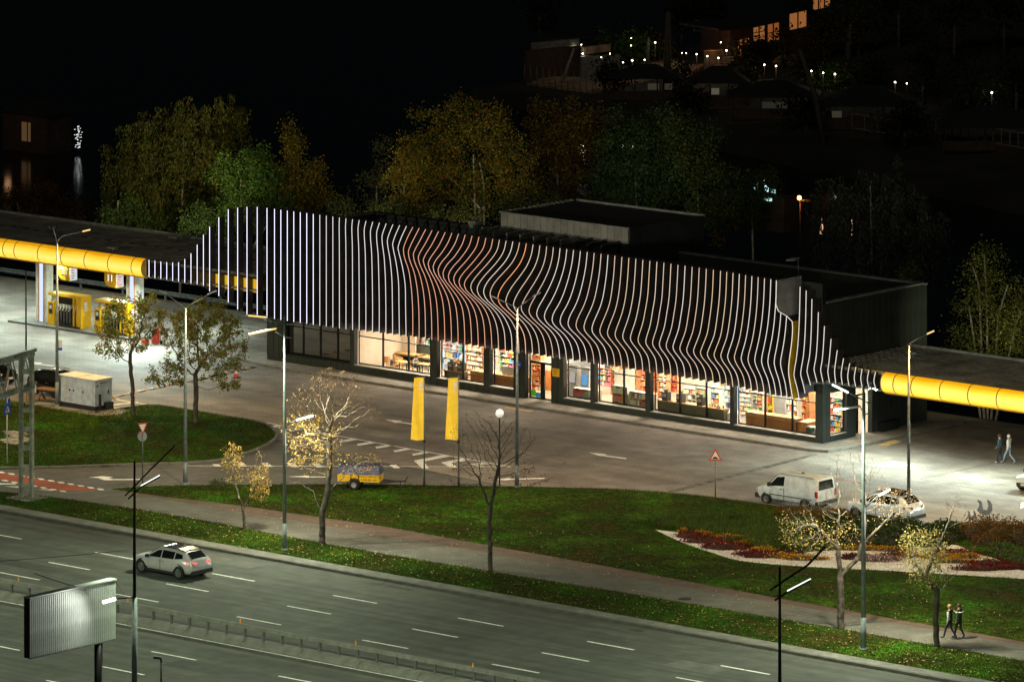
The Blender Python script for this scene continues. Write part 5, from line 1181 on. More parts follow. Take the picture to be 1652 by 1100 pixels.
for (px, py), rr, zz, pw, cc in (((1466, 845), 1.2, 10.2, 2200, (1, .66, .26)), ((92, 657), 1.8, 10.4, 2300, (1, .66, .24)), ((299, 783), 1.5, 10.6, 1100, (1, .82, .5)), ((834, 788), 1.1, 10.6, 1500, (1, .78, .5))):
    l = LP(G(px, py), rr, zz); lamp('SPOT', l, pw, cc, (l[0] - .01, l[1] + .2, 0), .2, 168, .5, 'forecourt_light')  # the double-arm poles have unlit heads; their light is added
# spots added to light the tree row behind, some near the pale roof boxes
for (x, y, z), tg, pw, cc in (((G(281, 387, 5.7)[0], 8.0, 6.3), (-82, 26, 8), 2200, (1, .92, .5)), ((G(182, 404, 5.7)[0], 8.0, 6.3), (-92, 26, 9), 2200, (1, .92, .5)), ((-45.5, 10.6, 8.8), (-66, 22, 9), 900, (.95, 1, .55)),
                            ((-38, 10.7, 8.9), (-56, 24, 9), 1000, (1, .9, .5)), ((-27, 12.8, 10.8), (-44, 30, 9), 800, (1, .92, .6)), ((-12, 12.0, 8.6), (-30, 32, 8), 500, (.9, 1, .75)), ((G(1473, 572, 5.2)[0] + 4, 8.6, 5.4), (-8, 18, 6), 480, (1, .98, .6))):
    lamp('SPOT', (x, y, z), pw, cc, tg, .15, 90, .8, 'tree_fill_light')
# lamps of the same row that stand outside the picture
for bx_, nm in ((P459[0] - 39.3, 'left'), (P1393[0] + 39.3, 'right')):
    pole('street_lamp', 'tall pale roadside pole outside the picture to the ' + nm, (bx_, -44), 12.6, arms=[[(0, 12.2), (-1.4, 12.6)]], heads=[(-2.0, 12.75, -.95, 12.6, 'ledwarm', .16)], sleeve=3)

# ================================================================= SIGNS, FLAGS, GLOBE LAMP
def facing(t, base, h, matn='galvl', r=.035):
    q = MB(); q.tube([(0, 0, 0), (0, 0, h)], r, 8); q.build('post', matn, t)
def polyplate(name, pts, matn, parent, off=0.0, th=.012, pr=None):
    """pts in (right, z); plate facing the viewer side, turned a little"""
    q = MB(); n = len(pts); f0, f1 = -off - th, -off
    P = [rt(r_, z_, f0) for r_, z_ in pts] + [rt(r_, z_, f1) for r_, z_ in pts]
    q.add(P, [tuple(range(n)), tuple(range(2 * n - 1, n - 1, -1))] + [((i + 1) % n, i, n + i, n + (i + 1) % n) for i in range(n)]); return q.build(name, matn, parent)
def ngon(cx, cz, r, n, a0=0, sx=1.0): return [(cx + sx * r * math.cos(a0 + 2 * math.pi * k / n), cz + r * math.sin(a0 + 2 * math.pi * k / n)) for k in range(n)]
# warning sign (bumps)
t = thing('warning_sign', 'red-edged triangular road sign showing a bump, between the lawn edge and the shop', 'road sign', (*G(1154, 805), .08)); facing(t, 0, 2.1, 'galv')
pl_ = polyplate('sign_plate', [(-.36, 2.1), (.36, 2.14), (.0, 2.82)], 'signr', t, .04); polyplate('white_field', [(-.25, 2.18), (.25, 2.2), (.0, 2.66)], 'signw', pl_, .055)
polyplate('bump_symbol', [(-.2, 2.21), (.2, 2.22), (.13, 2.27), (.04, 2.33), (-.05, 2.34), (-.13, 2.27)], 'plasticb', pl_, .07)
# give way + round back
t = thing('give_way_sign', 'downward triangle sign before a grey round sign on the service lane', 'road sign', (*G(230, 780), .05)); facing(t, 0, 3.3, 'galv')
polyplate('round_sign_back', ngon(-.02, 2.66, .3, 20, sx=.9), 'signgrey', t, -.06); pl_ = polyplate('sign_plate', [(-.28, 3.42), (.28, 3.46), (.02, 2.78)], 'signr', t, .04); polyplate('white_field', [(-.19, 3.34), (.2, 3.38), (.02, 2.93)], 'signw', pl_, .055)
# left post: give way, turn arrow, pedestrian crossing
t = thing('sign_post_with_three_signs', 'pale post at the far left with give way, blue arrow and pedestrian crossing signs', 'road sign', (*G(11.5, 749), .09)); facing(t, 0, 5.0, 'offwhite', .04)
pl_ = polyplate('give_way_plate', [(-.12, 4.85), (.14, 4.92), (.04, 4.1)], 'signr', t, .04); polyplate('white_field', [(-.08, 4.8), (.1, 4.85), (.04, 4.25)], 'signw', pl_, .055)
pl_ = polyplate('blue_round_plate', ngon(.03, 3.72, .34, 20, sx=.45), 'signb', t, .04); polyplate('turn_arrow', [(-.02, 3.5), (.04, 3.5), (.04, 3.76), (.08, 3.78), (.08, 3.7), (.14, 3.84), (.08, 3.92), (.08, 3.85), (-.02, 3.8)], 'signw', pl_, .055)
pl_ = polyplate('blue_square_plate', [(-.17, 2.78), (.2, 2.88), (.22, 3.44), (-.17, 3.36)], 'signb', t, .04); c2_ = polyplate('white_triangle', [(-.11, 2.92), (.16, 2.98), (.04, 3.32)], 'signw', pl_, .055)
polyplate('walking_figure', [(-.03, 2.98), (.01, 3.08), (.05, 2.99), (.07, 2.99), (.04, 3.12), (.06, 3.18), (.02, 3.22), (-.01, 3.12), (-.05, 2.98)], 'plasticb', pl_, .07)
# flags
def flag(px, py, label, ph):
    t = thing('flag_pole', label, 'flag', (*G(px, py), .08), group='golden flags on the lawn edge'); q = MB(); q.tube([(0, 0, 0), (0, 0, 6.35)], [.045, .03], 8); q.build('pole', 'galv', t)
    q = MB(); q.tube([(0, 0, 0), (0, 0, .55)], .07, 8); q.tube([(0, 0, 2.52), (0, 0, 2.68)], .08, 8); q.build('sleeve', 'plasticb', t)
    q = MB(); nz, nx_ = 26, 9
    def P(i, j):
        v = i / nz; u_ = j / nx_; wd = .54 + .20 * v; z = 6.22 - 3.55 * v
        f = .20 * math.sin(3.2 * v + ph + u_ * 3.5) * u_ + .07 * math.sin(8 * v + 7 * u_ + ph) * u_
        return rt(-.04 - wd * u_, z - .05 * u_ * math.sin(3 * v), f)
    V = [P(i, j) for i in range(nz + 1) for j in range(nx_ + 1)]; w1 = nx_ + 1
    q.add(V, [(i * w1 + j, i * w1 + j + 1, (i + 1) * w1 + j + 1, (i + 1) * w1 + j) for i in range(nz) for j in range(nx_)], smooth=True); fl = q.build('flag_cloth', 'flagc', t)
    for r0_, r1_, z0_, z1_ in ((-.3, -.1, 5.72, 5.98), (-.34, -.1, 5.55, 5.6), (-.28, -.14, 5.42, 5.5)):
        polyplate('white_print', [(r0_, z0_), (r1_, z0_), (r1_, z1_), (r0_, z1_)], 'signw', fl, .05 + .02, .004)
    q = MB(); q.beam(rt(-.5, 6.25), rt(.02, 6.25), .03); q.build('top_rod', 'galv', t)
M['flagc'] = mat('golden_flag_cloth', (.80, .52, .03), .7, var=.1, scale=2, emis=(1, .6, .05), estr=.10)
flag(684.5, 787, 'left golden flag hanging on its pole at the lawn edge', 0.3); flag(740, 787, 'right golden flag hanging on its pole beside the bare tree', 1.9)
t = thing('globe_lamp', 'small white globe lamp on a thin black post behind the bare tree', 'globe lamp', (*G(806, 785), .08)); q = MB(); q.tube([(0, 0, 0), (0, 0, 3.9)], .04, 8); q.build('post', 'black', t)
q = MB(); q.lathe([(.0, -.24)] + [(.24 * math.sin(a), -.24 * math.cos(a)) for a in [math.pi * k / 12 for k in range(1, 12)]] + [(0, .24)], (0, 0, 4.12), 18); q.build('globe', mat('globe_white', (.75, .75, .72), .3, emis=(1, .97, .9), estr=.18), t)

# ================================================================= BILLBOARD
bt = thing('billboard', 'back of a ribbed grey billboard on a round column at the near roadside', 'billboard', (20.2, -81.0, 0)); x = .0
tL, tR, z0, z1 = -5.25, .55, 4.3, 7.12
q = MB(); q.box(-.35, 0, tL, tR, z0, z1); q.build('case', 'plasticb', bt)
me = None; n = 44
for k in range(n):
    if me is None: q = MB(); wv = (tR - tL) / n; q.add([(0.01, .004, z0 + .03), (.01, wv - .004, z0 + .03), (.01, wv - .004, z1 - .03), (.01, .004, z1 - .03), (.03, .035, z0 + .03), (.03, wv - .04, z0 + .03), (.03, wv - .04, z1 - .03), (.03, .035, z1 - .03)], [(0, 4, 7, 3), (4, 5, 6, 7), (5, 1, 2, 6), (0, 1, 5, 4), (3, 7, 6, 2)]); o = q.build('ribbed_sheet', 'bbsheet', bt); me = o.data
    else: o = link('ribbed_sheet', me, bt)
    o.location = (0, tL + k * wv, 0)
q = MB(); q.box(-.36, .08, tL - .02, tR + .02, z1, z1 + .06); q.build('top_cover', 'bbsheet', bt)
q = MB(); q.box(0, .07, tL, tR, z0 - .03, z0 + .02); q.build('bottom_edge', 'galv', bt)
q = MB(); q.tube([(-.15, -.45, -1), (-.15, -.45, z0)], .2, 14); q.build('column', 'black', bt)
# ================================================================= STEEL GANTRY at the left
gt = thing('steel_gantry', 'weathered steel gantry with ladder-like leg and lattice beam at the far left', 'gantry', (*G(42.5, 806), .08))
LA, LB = (-.42, 0), (.62, .05)
for (r_) in (-.30, .30):
    q = MB(); a = rt(r_, 0); bq = rt(r_, 8.1); w_ = .20 if r_ < 0 else .21; q.box(a[0] - w_ / 2, a[0] + w_ / 2, a[1] - w_ / 2, a[1] + w_ / 2, 0, 8.1 + (.3 if r_ > 0 else 0)); q.build('leg', 'latt', gt)
for k in range(7):
    z = .7 + k * 1.08; q = MB(); q.beam(rt(-.26, z), rt(.24, z), .16, .27); q.build('rung', 'latt', gt)
q = MB(); q.box(-.9, .9, -.8, .8, -.05, .05); q.build('foot_slab', 'concrete', gt)
for ff in (0, 1.3):
    tw = rt(0, 0, ff); z_a, z_b = 8.05, 6.35
    for (ra, za), (rb, zb), nm in (((.5, z_a + .15), (-6, z_a - 1.75), 'top_chord'), ((.5, z_b), (-6, z_b - 2.2), 'bottom_chord')):
        q = MB(); q.beam(rt(ra, za, ff), rt(rb, zb, ff), .16); q.build(nm, 'latt', gt)
    for k in range(7):
        ra = .35 - k * .85; q = MB(); za = lambda r_: z_a + .15 - (.5 - r_) * .29; zb = lambda r_: z_b - (.5 - r_) * .34
        q.beam(rt(ra, zb(ra), ff), rt(ra - .42, za(ra - .42), ff), .07); q.beam(rt(ra - .42, za(ra - .42), ff), rt(ra - .85, zb(ra - .85), ff), .07); q.build('diagonal', 'latt', gt)
for k in range(6):
    ra = .3 - k; q = MB(); q.beam(rt(ra, z_a + .15 - (.5 - ra) * .29, 0), rt(ra, z_a + .15 - (.5 - ra) * .29, 1.3), .09); q.build('cross_bar', 'latt', gt)

# ================================================================= GENERATOR, TABLE, TROLLEY, CONE ...
gx, gy = G(97, 656)[0], -20.35
g = thing('generator', 'white box generator with louvred doors standing on the edge of the corner lawn', 'generator', (gx - .1, gy, .08)); L_, D_, H_ = 3.15, 1.45, 1.85
q = MB(); q.box(0, L_, 0, D_, .28, H_); q.build('housing', 'dirtyw', g); q = MB(); q.box(-.05, L_ + .05, -.05, D_ + .05, H_, H_ + .05); q.box(L_ / 2 - .02, L_ / 2 + .02, 0, D_, H_ + .05, H_ + .075); q.build('roof_plate', 'offwhite', g)
q = MB(); q.box(.05, L_ - .05, .05, D_ - .05, 0, .28); q.build('skid_base', 'plasticb', g)
for a, c in ((.35, 1.12), (1.2, 1.95), (2.0, 2.95)):
    q = MB(); q.box(a, c, -.015, 0, .4, H_ - .12); dr = q.build('door', 'dirtyw', g)
    q = MB(); xx = c - .12 if a < .5 else a + .12; q.box(xx - .05, xx + .05, -.03, -.015, 1.0, 1.12); q.build('latch', 'plasticb', dr)
    if a < .5:
        for z in (.55, .95, 1.35):
            for k in range(5): q = MB(); q.box(a + .1, c - .18, -.035, -.015, z + k * .06, z + k * .06 + .03); q.build('louvre', 'offwhite', dr)
q = MB(); q.box(.12, .2, -.01, 0, .7, 1.55); q.build('label_strip', 'signgrey', g)
for nm_, b_, mt_ in (('socket_box', (0, .10, .9, 1.35, .6, .95), 'dirtyw'), ('exhaust_pipe', (0, .12, .3, .42, .1, 1.0), 'plasticb'), ('coupling_block', (0, .3, .75, 1.3, .05, .45), 'plasticb'), ('latch', (0, .015, .15, .25, 1.45, 1.55), 'plasticb'), ('latch', (0, .015, 1.1, 1.2, .95, 1.15), 'plasticb')):
    q = MB(); q.box(L_ + b_[0], L_ + b_[1], *b_[2:]); q.build(nm_, mt_, g)
for k in range(9): 
    q = MB(); q.box(L_ + .001, L_ + .012, .45 + k * .075, .5 + k * .075, 1.62, 1.62 + R.choice([.05, .07])); q.build('letter', 'plasticb', g)
q = MB(); q.prism([(-45.2, -21.4), (-39.2, -21.4), (-38.3, -20.4), (-38.8, -18.8), (-45.2, -18.9)], .04, .095); struct(q.build('generator_pad', 'concrete'))
bx_, by_ = G(72, 650)
t = thing('picnic_table', 'small brown wooden table between the lamp pole and the dark parked car', 'table', (bx_ + .2, by_ + .3, .08), .1); q = MB(); q.box(-.9, .9, -.4, .4, .72, .78); q.build('table_top', 'cane', t)
for a in (-1, 1): q = MB(); q.beam((a * .7, -.35, 0), (a * .7, .2, .72), .08); q.beam((a * .7, .35, 0), (a * .7, -.2, .72), .08); q.build('leg', 'cane', t)
t = thing('garden_chair', 'brown chair in front of the small table by the gantry', 'chair', (bx_ - .9, by_ - .3, .08), -.5); q = MB(); q.box(-.24, .24, -.24, .24, .42, .47); q.build('seat', 'cane', t); q = MB(); q.box(-.24, .24, .22, .27, .5, .95); q.build('backrest', 'offwhite', t)
for sx in (-1, 1):
    for sy in (-1, 1): q = MB(); q.beam((sx * .2, sy * .2, .42), (sx * .22, sy * .23, 0), .045); q.build('leg', 'cane', t)
t = thing('hand_trolley', 'red two-wheeled hand trolley on the forecourt behind the small tree', 'trolley', (*G(253, 555), 0), .4)
q = MB(); q.tube([(-.22, 0, .1), (-.22, .25, 1.2), (0, .3, 1.3), (.22, .25, 1.2), (.22, 0, .1)], .025, 6); q.build('frame', 'red', t)
q = MB(); q.box(-.25, .25, -.35, 0, .08, .14); q.box(-.2, .2, -.28, -.02, .15, .75); q.box(-.12, .12, .0, .14, .7, 1.0); q.build('load', 'red', t)
for a in (-1, 1): q = MB(); q.lathe([(.05, -.03), (.14, -.03), (.14, .03), (.05, .03)], (a * .3, .05, .14), 12, axis='x'); q.build('wheel', 'rubber', t)
q = MB(); q.box(-1.0, -.6, -.2, .2, 0, .25); q.build('red_can', 'red', t)
t = thing('traffic_cone', 'small red and white traffic cone at the edge of the store walk', 'traffic cone', (*G(381, 609), .0)); q = MB(); q.lathe([(.16, .03), (.11, .25)], n=14); q.lathe([(.075, .42), (.03, .65), (0, .66)], n=14); q.build('cone', 'red', t)
q = MB(); q.lathe([(.11, .25), (.075, .42)], n=14); q.build('white_band', 'signw', t); q = MB(); q.box(-.22, .22, -.22, .22, 0, .03); q.build('base', 'plasticb', t)
t = thing('bicycle_rack', 'pale metal rack frames in the dark yard behind the shop side wall', 'rack', (*G(1420, 672), .12))
for k in range(3):
    q = MB(); q.tube([(k * .8, 0, 0), (k * .8, 0, 1.5), (k * .8, .5, 1.5), (k * .8, .5, 0)], .035, 6); q.build('hoop', 'offwhite', t)
q = MB(); q.tube([(0, .25, .3), (1.6, .25, .3)], .03, 6); q.tube([(0, .25, .7), (1.6, .25, .7)], .03, 6); q.build('cross_tube', 'galv', t)
for px, py in ((1586, 848), (1566, 852)):
    t = thing('bird_sculpture', {1586: 'grey sheet metal bird figure with raised wings behind the shrubs', 1566: 'low grey sheet metal bird figure bending beside the raised one'}[px], 'sculpture', (*G(px, py), .08))
    s_ = 1.0 if px == 1586 else .6
    pts = [(-.35, .6), (-.25, .75), (-.2, .95), (-.32, 1.1), (-.3, 1.18), (-.1, 1.1), (-.05, .9), (.0, .65), (.2, .6), (.3, .85), (.2, 1.2), (.35, 1.15), (.5, .9), (.52, .6), (.35, .35), (.1, .3), (-.15, .4)]
    polyplate('body', [(a * s_, .2 + c * s_) for a, c in pts], 'stork', t, 0, .03)
    for a in (-.05, .15): q = MB(); q.beam(rt(a * s_, 0), rt(a * s_, .3 * s_ + .25), .03); q.build('leg', 'stork', t)

# ================================================================= VEHICLES  (x forward, y left, z up)
def vehicle(name, label, cat, loc, rz, St, paint, wheels, wr=.32, arch=.40, wins=(), extra=None, track=None):
    """St: stations x, zbottom, zbelt, ztop, wbelt, wtop ; side section between belt and top is ruled"""
    t = thing(name, label, cat, loc, rz); q = MB(); rows = []
    for (x, zb, zs, zt, ws, wt) in St:
        zm = zb + (zs - zb) * .45
        half = [(ws * .80, zb), (ws * .97, zb + .1), (ws * 1.02, zm), (ws * 1.0, zm + (zs - zm) * .6), (ws * .955, zs), (wt, zt - .05), (wt * .90, zt - .012), (wt * .5, zt + .012), (0, zt + .02)]
        rows.append([(x, y, z) for y, z in half] + [(x, -y, z) for y, z in reversed(half[:-1])])
    m_ = len(rows[0])
    V = [p for r_ in rows for p in r_]
    F_ = [(i * m_ + j, (i + 1) * m_ + j, (i + 1) * m_ + (j + 1) % m_, i * m_ + (j + 1) % m_) for i in range(len(rows) - 1) for j in range(m_)]
    q.add(V, F_, smooth=True); q.face(rows[0][::-1]); q.face(rows[-1])
    body = q.build('body', paint, t)
    md = body.modifiers.new('bevel', 'BEVEL'); md.width = .015; md.segments = 1; md.limit_method = 'ANGLE'; md.angle_limit = rad(40)
    xs_ = [s_[0] for s_ in St]
    def at(x, k):
        for a, c in zip(St[:-1], St[1:]):
            if c[0] <= x <= a[0]:
                f = (a[0] - x) / (a[0] - c[0] or 1); return a[k] + (c[k] - a[k]) * f
        return St[-1][k]
    def side(x, f, sg, off=.012):                                  # point on the ruled glasshouse side
        ws, wt, zs, zt = at(x, 4) * .955, at(x, 5), at(x, 2), at(x, 3) - .05
        return (x, sg * (ws + (wt - ws) * f + off), zs + (zt - zs) * f)
    for wn in wins:
        kind_, pts = wn[0], wn[1]
        if kind_ == 's':
            for sg in (1, -1):
                p = [side(x, f, sg) for x, f in pts]; w_ = MB(); w_.face(p if sg > 0 else p[::-1]); w_.build('side_window', 'glassd', t)
        else:
            w_ = MB(); w_.face(pts); w_.build({'f': 'windscreen', 'r': 'rear_window'}[kind_], 'glassd', t)
    tr = track or St[len(St) // 2][4]
    for x in wheels:
        for sg in (1, -1):
            yo = sg * (tr * 1.02 + .006); a_ = MB(); n = 20
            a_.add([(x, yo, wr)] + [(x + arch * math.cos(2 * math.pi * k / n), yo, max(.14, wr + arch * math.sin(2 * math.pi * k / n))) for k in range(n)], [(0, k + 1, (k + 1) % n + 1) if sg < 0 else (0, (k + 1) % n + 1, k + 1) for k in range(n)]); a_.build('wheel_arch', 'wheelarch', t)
            w_ = MB(); yc = sg * (tr - .05); w_.lathe([(wr * .62, .10 * sg), (wr * .92, .115 * sg), (wr, .08 * sg), (wr, -.10 * sg), (wr * .6, -.1 * sg)], (x, yc, wr), 22, axis='y'); wh = w_.build('wheel', 'rubber', t)
            w_ = MB(); w_.lathe([(0, .085 * sg), (wr * .2, .1 * sg), (wr * .25, .06 * sg), (wr * .62, .1 * sg)], (x, yc, wr), 10, axis='y')
            for k in range(5): a0 = 2 * math.pi * k / 5; w_.beam((x, yc + .09 * sg, wr), (x + wr * .6 * math.cos(a0), yc + .1 * sg, wr + wr * .6 * math.sin(a0)), .07, .03, up=(0, 1, 0))
            w_.build('rim', 'alloy', wh)
    if extra: extra(t, at, side)
    return t
def pbox(t, name, m_, *b_): q = MB(); q.box(*b_); return q.build(name, m_, t)
# --- van
VAN = [(2.33, .42, .78, .80, .62, .45), (2.25, .32, .88, .92, .80, .66), (2.05, .30, .98, 1.02, .90, .76), (1.5, .28, 1.08, 1.16, .94, .80), (1.35, .28, 1.1, 1.25, .945, .79), (.78, .28, 1.12, 1.80, .95, .76), (.45, .28, 1.12, 1.90, .95, .77), (-.6, .28, 1.12, 1.92, .95, .77), (-2.05, .28, 1.12, 1.90, .95, .77), (-2.28, .34, 1.12, 1.84, .93, .75), (-2.34, .40, 1.1, 1.10, .90, .80)]
def vx(t, at, side):
    pbox(t, 'front_bumper', 'plasticb', 2.02, 2.40, -.86, .86, .30, .56); pbox(t, 'rear_bumper', 'plasticb', -2.46, -2.25, -.93, .93, .34, .55)
    for sg in (1, -1):
        pbox(t, 'side_strip', 'plasticb', -2.0, 1.2, sg * .975 - .015, sg * .975 + .015, .62, .67)
        pbox(t, 'tail_lamp', 'taill', -2.37, -2.22, sg * .87 - .06, sg * .87 + .07, .78, 1.16); pbox(t, 'headlight', 'headl', 2.12, 2.31, sg * .68 - .13, sg * .68 + .13, .72, .88)
        pbox(t, 'mirror', 'plasticb', 1.1, 1.22, sg * 1.06 - .1, sg * 1.06 + .1, 1.12, 1.34); pbox(t, 'door_handle', 'plasticb', .25, .42, sg * .955 - .02, sg * .955 + .02, .98, 1.02)
        pbox(t, 'door_gap', 'plasticb', .10, .118, sg * .972 - .012, sg * .972 + .012, .35, 1.1); pbox(t, 'roof_drip_rail', 'plasticb', -2.0, .5, sg * .775 - .012, sg * .775 + .012, 1.865, 1.89)
    pbox(t, 'rear_door_gap', 'plasticb', -2.352, -2.34, -.012, .012, .5, 1.1); pbox(t, 'number_plate', 'plate', -2.375, -2.352, -.55, -.1, .62, .74)
    q = MB(); q.lathe([(.12, 1.92), (.10, 1.98), (0, 1.99)], (-.6, 0, 0), 12); q.build('roof_vent', 'plasticb', t)
vx0, vy0 = G(1267, 811); vpos = (10.1, -15.35, .0)
vehicle('white_van', 'white panel van parked along the lawn kerb, rear window reflecting a yellow streak', 'van', vpos, math.pi, VAN, 'dirtyw', (1.45, -1.5), .32, .40,
        [('s', [(1.28, .12), (.16, .12), (.16, .86), (.74, .86)]), ('f', [(1.52, -.70, 1.17), (1.52, .70, 1.17), (.83, .66, 1.79), (.83, -.66, 1.79)]),
         ('r', [(-2.365, .70, 1.22), (-2.365, -.70, 1.22), (-2.315, -.62, 1.74), (-2.315, .62, 1.74)])], vx, .93)
vn = [o for o in bpy.data.objects if o.name == 'white_van'][0]; vn.scale = (.94, .96, .95)
# --- crossover / hatch
def xover(L_=4.4, H_=1.6, W_=.9):
    s = L_ / 4.4; h = H_ / 1.6
    return [(2.2 * s, .40, .62 * h, .66 * h, W_ * .62, W_ * .5), (2.12 * s, .30, .78 * h, .82 * h, W_ * .84, W_ * .7), (1.9 * s, .26, .88 * h, .94 * h, W_ * .96, W_ * .84), (1.2 * s, .24, .97 * h, 1.04 * h, W_, W_ * .85), (1.05 * s, .24, .98 * h, 1.10 * h, W_, W_ * .82), (.35 * s, .24, 1.0 * h, 1.52 * h, W_, W_ * .70), (-.1 * s, .24, 1.01 * h, 1.59 * h, W_, W_ * .70), (-.9 * s, .24, 1.03 * h, 1.58 * h, W_, W_ * .69), (-1.55 * s, .25, 1.06 * h, 1.48 * h, W_ * .98, W_ * .66), (-2.0 * s, .30, 1.07 * h, 1.16 * h, W_ * .93, W_ * .68), (-2.14 * s, .34, .98 * h, 1.0 * h, W_ * .86, W_ * .6), (-2.2 * s, .42, .72 * h, .74 * h, W_ * .78, W_ * .6)]
def xwins(L_=4.4, H_=1.6, W_=.9):
    s = L_ / 4.4; h = H_ / 1.6
    return [('s', [(.98 * s, .2), (.02 * s, .1), (.02 * s, .88), (.33 * s, .86)]), ('s', [(-.05 * s, .1), (-.92 * s, .1), (-.92 * s, .86), (-.05 * s, .88)]), ('s', [(-.99 * s, .12), (-1.55 * s, .3), (-1.42 * s, .78), (-.99 * s, .84)]),
            ('f', [(1.07 * s, -.74 * W_, 1.12 * h), (1.07 * s, .74 * W_, 1.12 * h), (.40 * s, .63 * W_, 1.51 * h), (.40 * s, -.63 * W_, 1.51 * h)]),
            ('r', [(-2.005 * s, .62 * W_, 1.18 * h), (-2.005 * s, -.62 * W_, 1.18 * h), (-1.60 * s, -.56 * W_, 1.485 * h), (-1.60 * s, .56 * W_, 1.485 * h)])]
def xextra(L_=4.4, H_=1.6, W_=.9, tail='taill', roof=None, rails=True, plate=True):
    s = L_ / 4.4; h = H_ / 1.6
    def f(t, at, side):
        for sg in (1, -1):
            q = MB(); y0 = sg * W_ * .90; q.add([(-2.0 * s, y0 - .0, .86 * h), (-2.13 * s, sg * W_ * .8, .86 * h), (-2.20 * s, sg * W_ * .42, .88 * h), (-2.20 * s, sg * W_ * .42, .99 * h), (-2.08 * s, sg * W_ * .82, 1.03 * h), (-1.88 * s, sg * W_ * .97, 1.04 * h), (-1.86 * s, sg * W_ * .985, .92 * h)], [(0, 1, 2, 3, 4, 5, 6)] if sg < 0 else [(6, 5, 4, 3, 2, 1, 0)]); q.build('tail_lamp', tail, t)
            pbox(t, 'headlight', 'headl', 2.02 * s, 2.15 * s, sg * W_ * .72 - .13, sg * W_ * .72 + .13, .68 * h, .82 * h)
            pbox(t, 'mirror', 'plasticb', .82 * s, .94 * s, sg * (W_ + .09) - .09, sg * (W_ + .09) + .09, 1.0 * h, 1.15 * h)
            pbox(t, 'sill_trim', 'plasticb', -1.1 * s, 1.1 * s, sg * W_ * .985 - .02, sg * W_ * .985 + .02, .24, .36)
            pbox(t, 'door_gap', 'plasticb', -.02 * s, .0, sg * W_ * 1.012 - .01, sg * W_ * 1.012 + .01, .4, .98 * h); pbox(t, 'door_handle', 'alloy', -.3 * s, -.12 * s, sg * W_ * 1.01 - .015, sg * W_ * 1.01 + .015, .86 * h, .89 * h)
            if rails: q = MB(); q.tube([(.2 * s, sg * W_ * .66, 1.6 * h), (0, sg * W_ * .67, 1.66 * h), (-1.1 * s, sg * W_ * .65, 1.63 * h), (-1.35 * s, sg * W_ * .63, 1.56 * h)], .02, 6); q.build('roof_rail', 'plasticb', t)
        pbox(t, 'rear_bumper', 'plasticb', -2.25 * s, -2.05 * s, -W_ * .84, W_ * .84, .32, .52); pbox(t, 'front_bumper', 'plasticb', 2.08 * s, 2.24 * s, -W_ * .66, W_ * .66, .34, .56)
        if plate: pbox(t, 'number_plate', 'plate', -2.215 * s, -2.19 * s, -.26, .26, .66 * h, .77 * h); pbox(t, 'front_plate', 'plate', 2.235 * s, 2.25 * s, -.26, .26, .42, .53)
        if roof:
            q = MB(); q.add([(.33 * s, -W_ * .66, 1.585 * h), (.33 * s, W_ * .66, 1.585 * h), (-.1 * s, W_ * .67, 1.65 * h), (-.1 * s, -W_ * .67, 1.65 * h), (-.95 * s, W_ * .66, 1.645 * h), (-.95 * s, -W_ * .66, 1.645 * h), (-1.5 * s, W_ * .62, 1.56 * h), (-1.5 * s, -W_ * .62, 1.56 * h)], [(0, 1, 2, 3), (3, 2, 4, 5), (5, 4, 6, 7)]); q.build('dark_roof', roof, t)
    return f
vehicle('white_crossover', 'white crossover parked behind the bare tree, its glass roof reflecting yellow', 'car', (16.6, -15.5, 0), math.pi + .02, xover(4.4, 1.62, .91), 'carw', (1.36, -1.36), .34, .42, xwins(4.4, 1.62, .91), xextra(4.4, 1.62, .91, roof='glassd'), .88)
vehicle('passing_crossover', 'silver-white crossover with black roof and lit red tail lamps driving on the highway', 'car', (-3.15, -52.25, 0), math.pi, xover(4.45, 1.52, .92), 'carsilver', (1.38, -1.36), .36, .44, xwins(4.45, 1.52, .92), xextra(4.45, 1.52, .92, tail='tail_on', roof='carblack'), .89)
ppos = G(1660, 783); vehicle('white_hatchback', 'white hatchback at the right picture edge facing the road', 'car', (17.95, -2.05, 0), math.atan2(-1, -.02), xover(4.3, 1.5, .87), 'carw', (1.35, -1.35), .32, .39, xwins(4.3, 1.5, .87), xextra(4.3, 1.5, .87, rails=False), .84)
vehicle('dark_parked_car', 'black estate car parked behind the white generator under the yellow light', 'car', (-46.2, -17.4, 0), -.12, xover(4.7, 1.52, .9), 'carblack', (1.45, -1.4), .34, .41, xwins(4.7, 1.52, .9), xextra(4.7, 1.52, .9), .87)
vehicle('dark_edge_car', 'black car cut by the left picture edge behind the gantry', 'car', (-53.2, -16.9, 0), -.1, xover(4.6, 1.55, .9), 'carblack', (1.42, -1.4), .34, .41, xwins(4.6, 1.55, .9), xextra(4.6, 1.55, .9), .87)
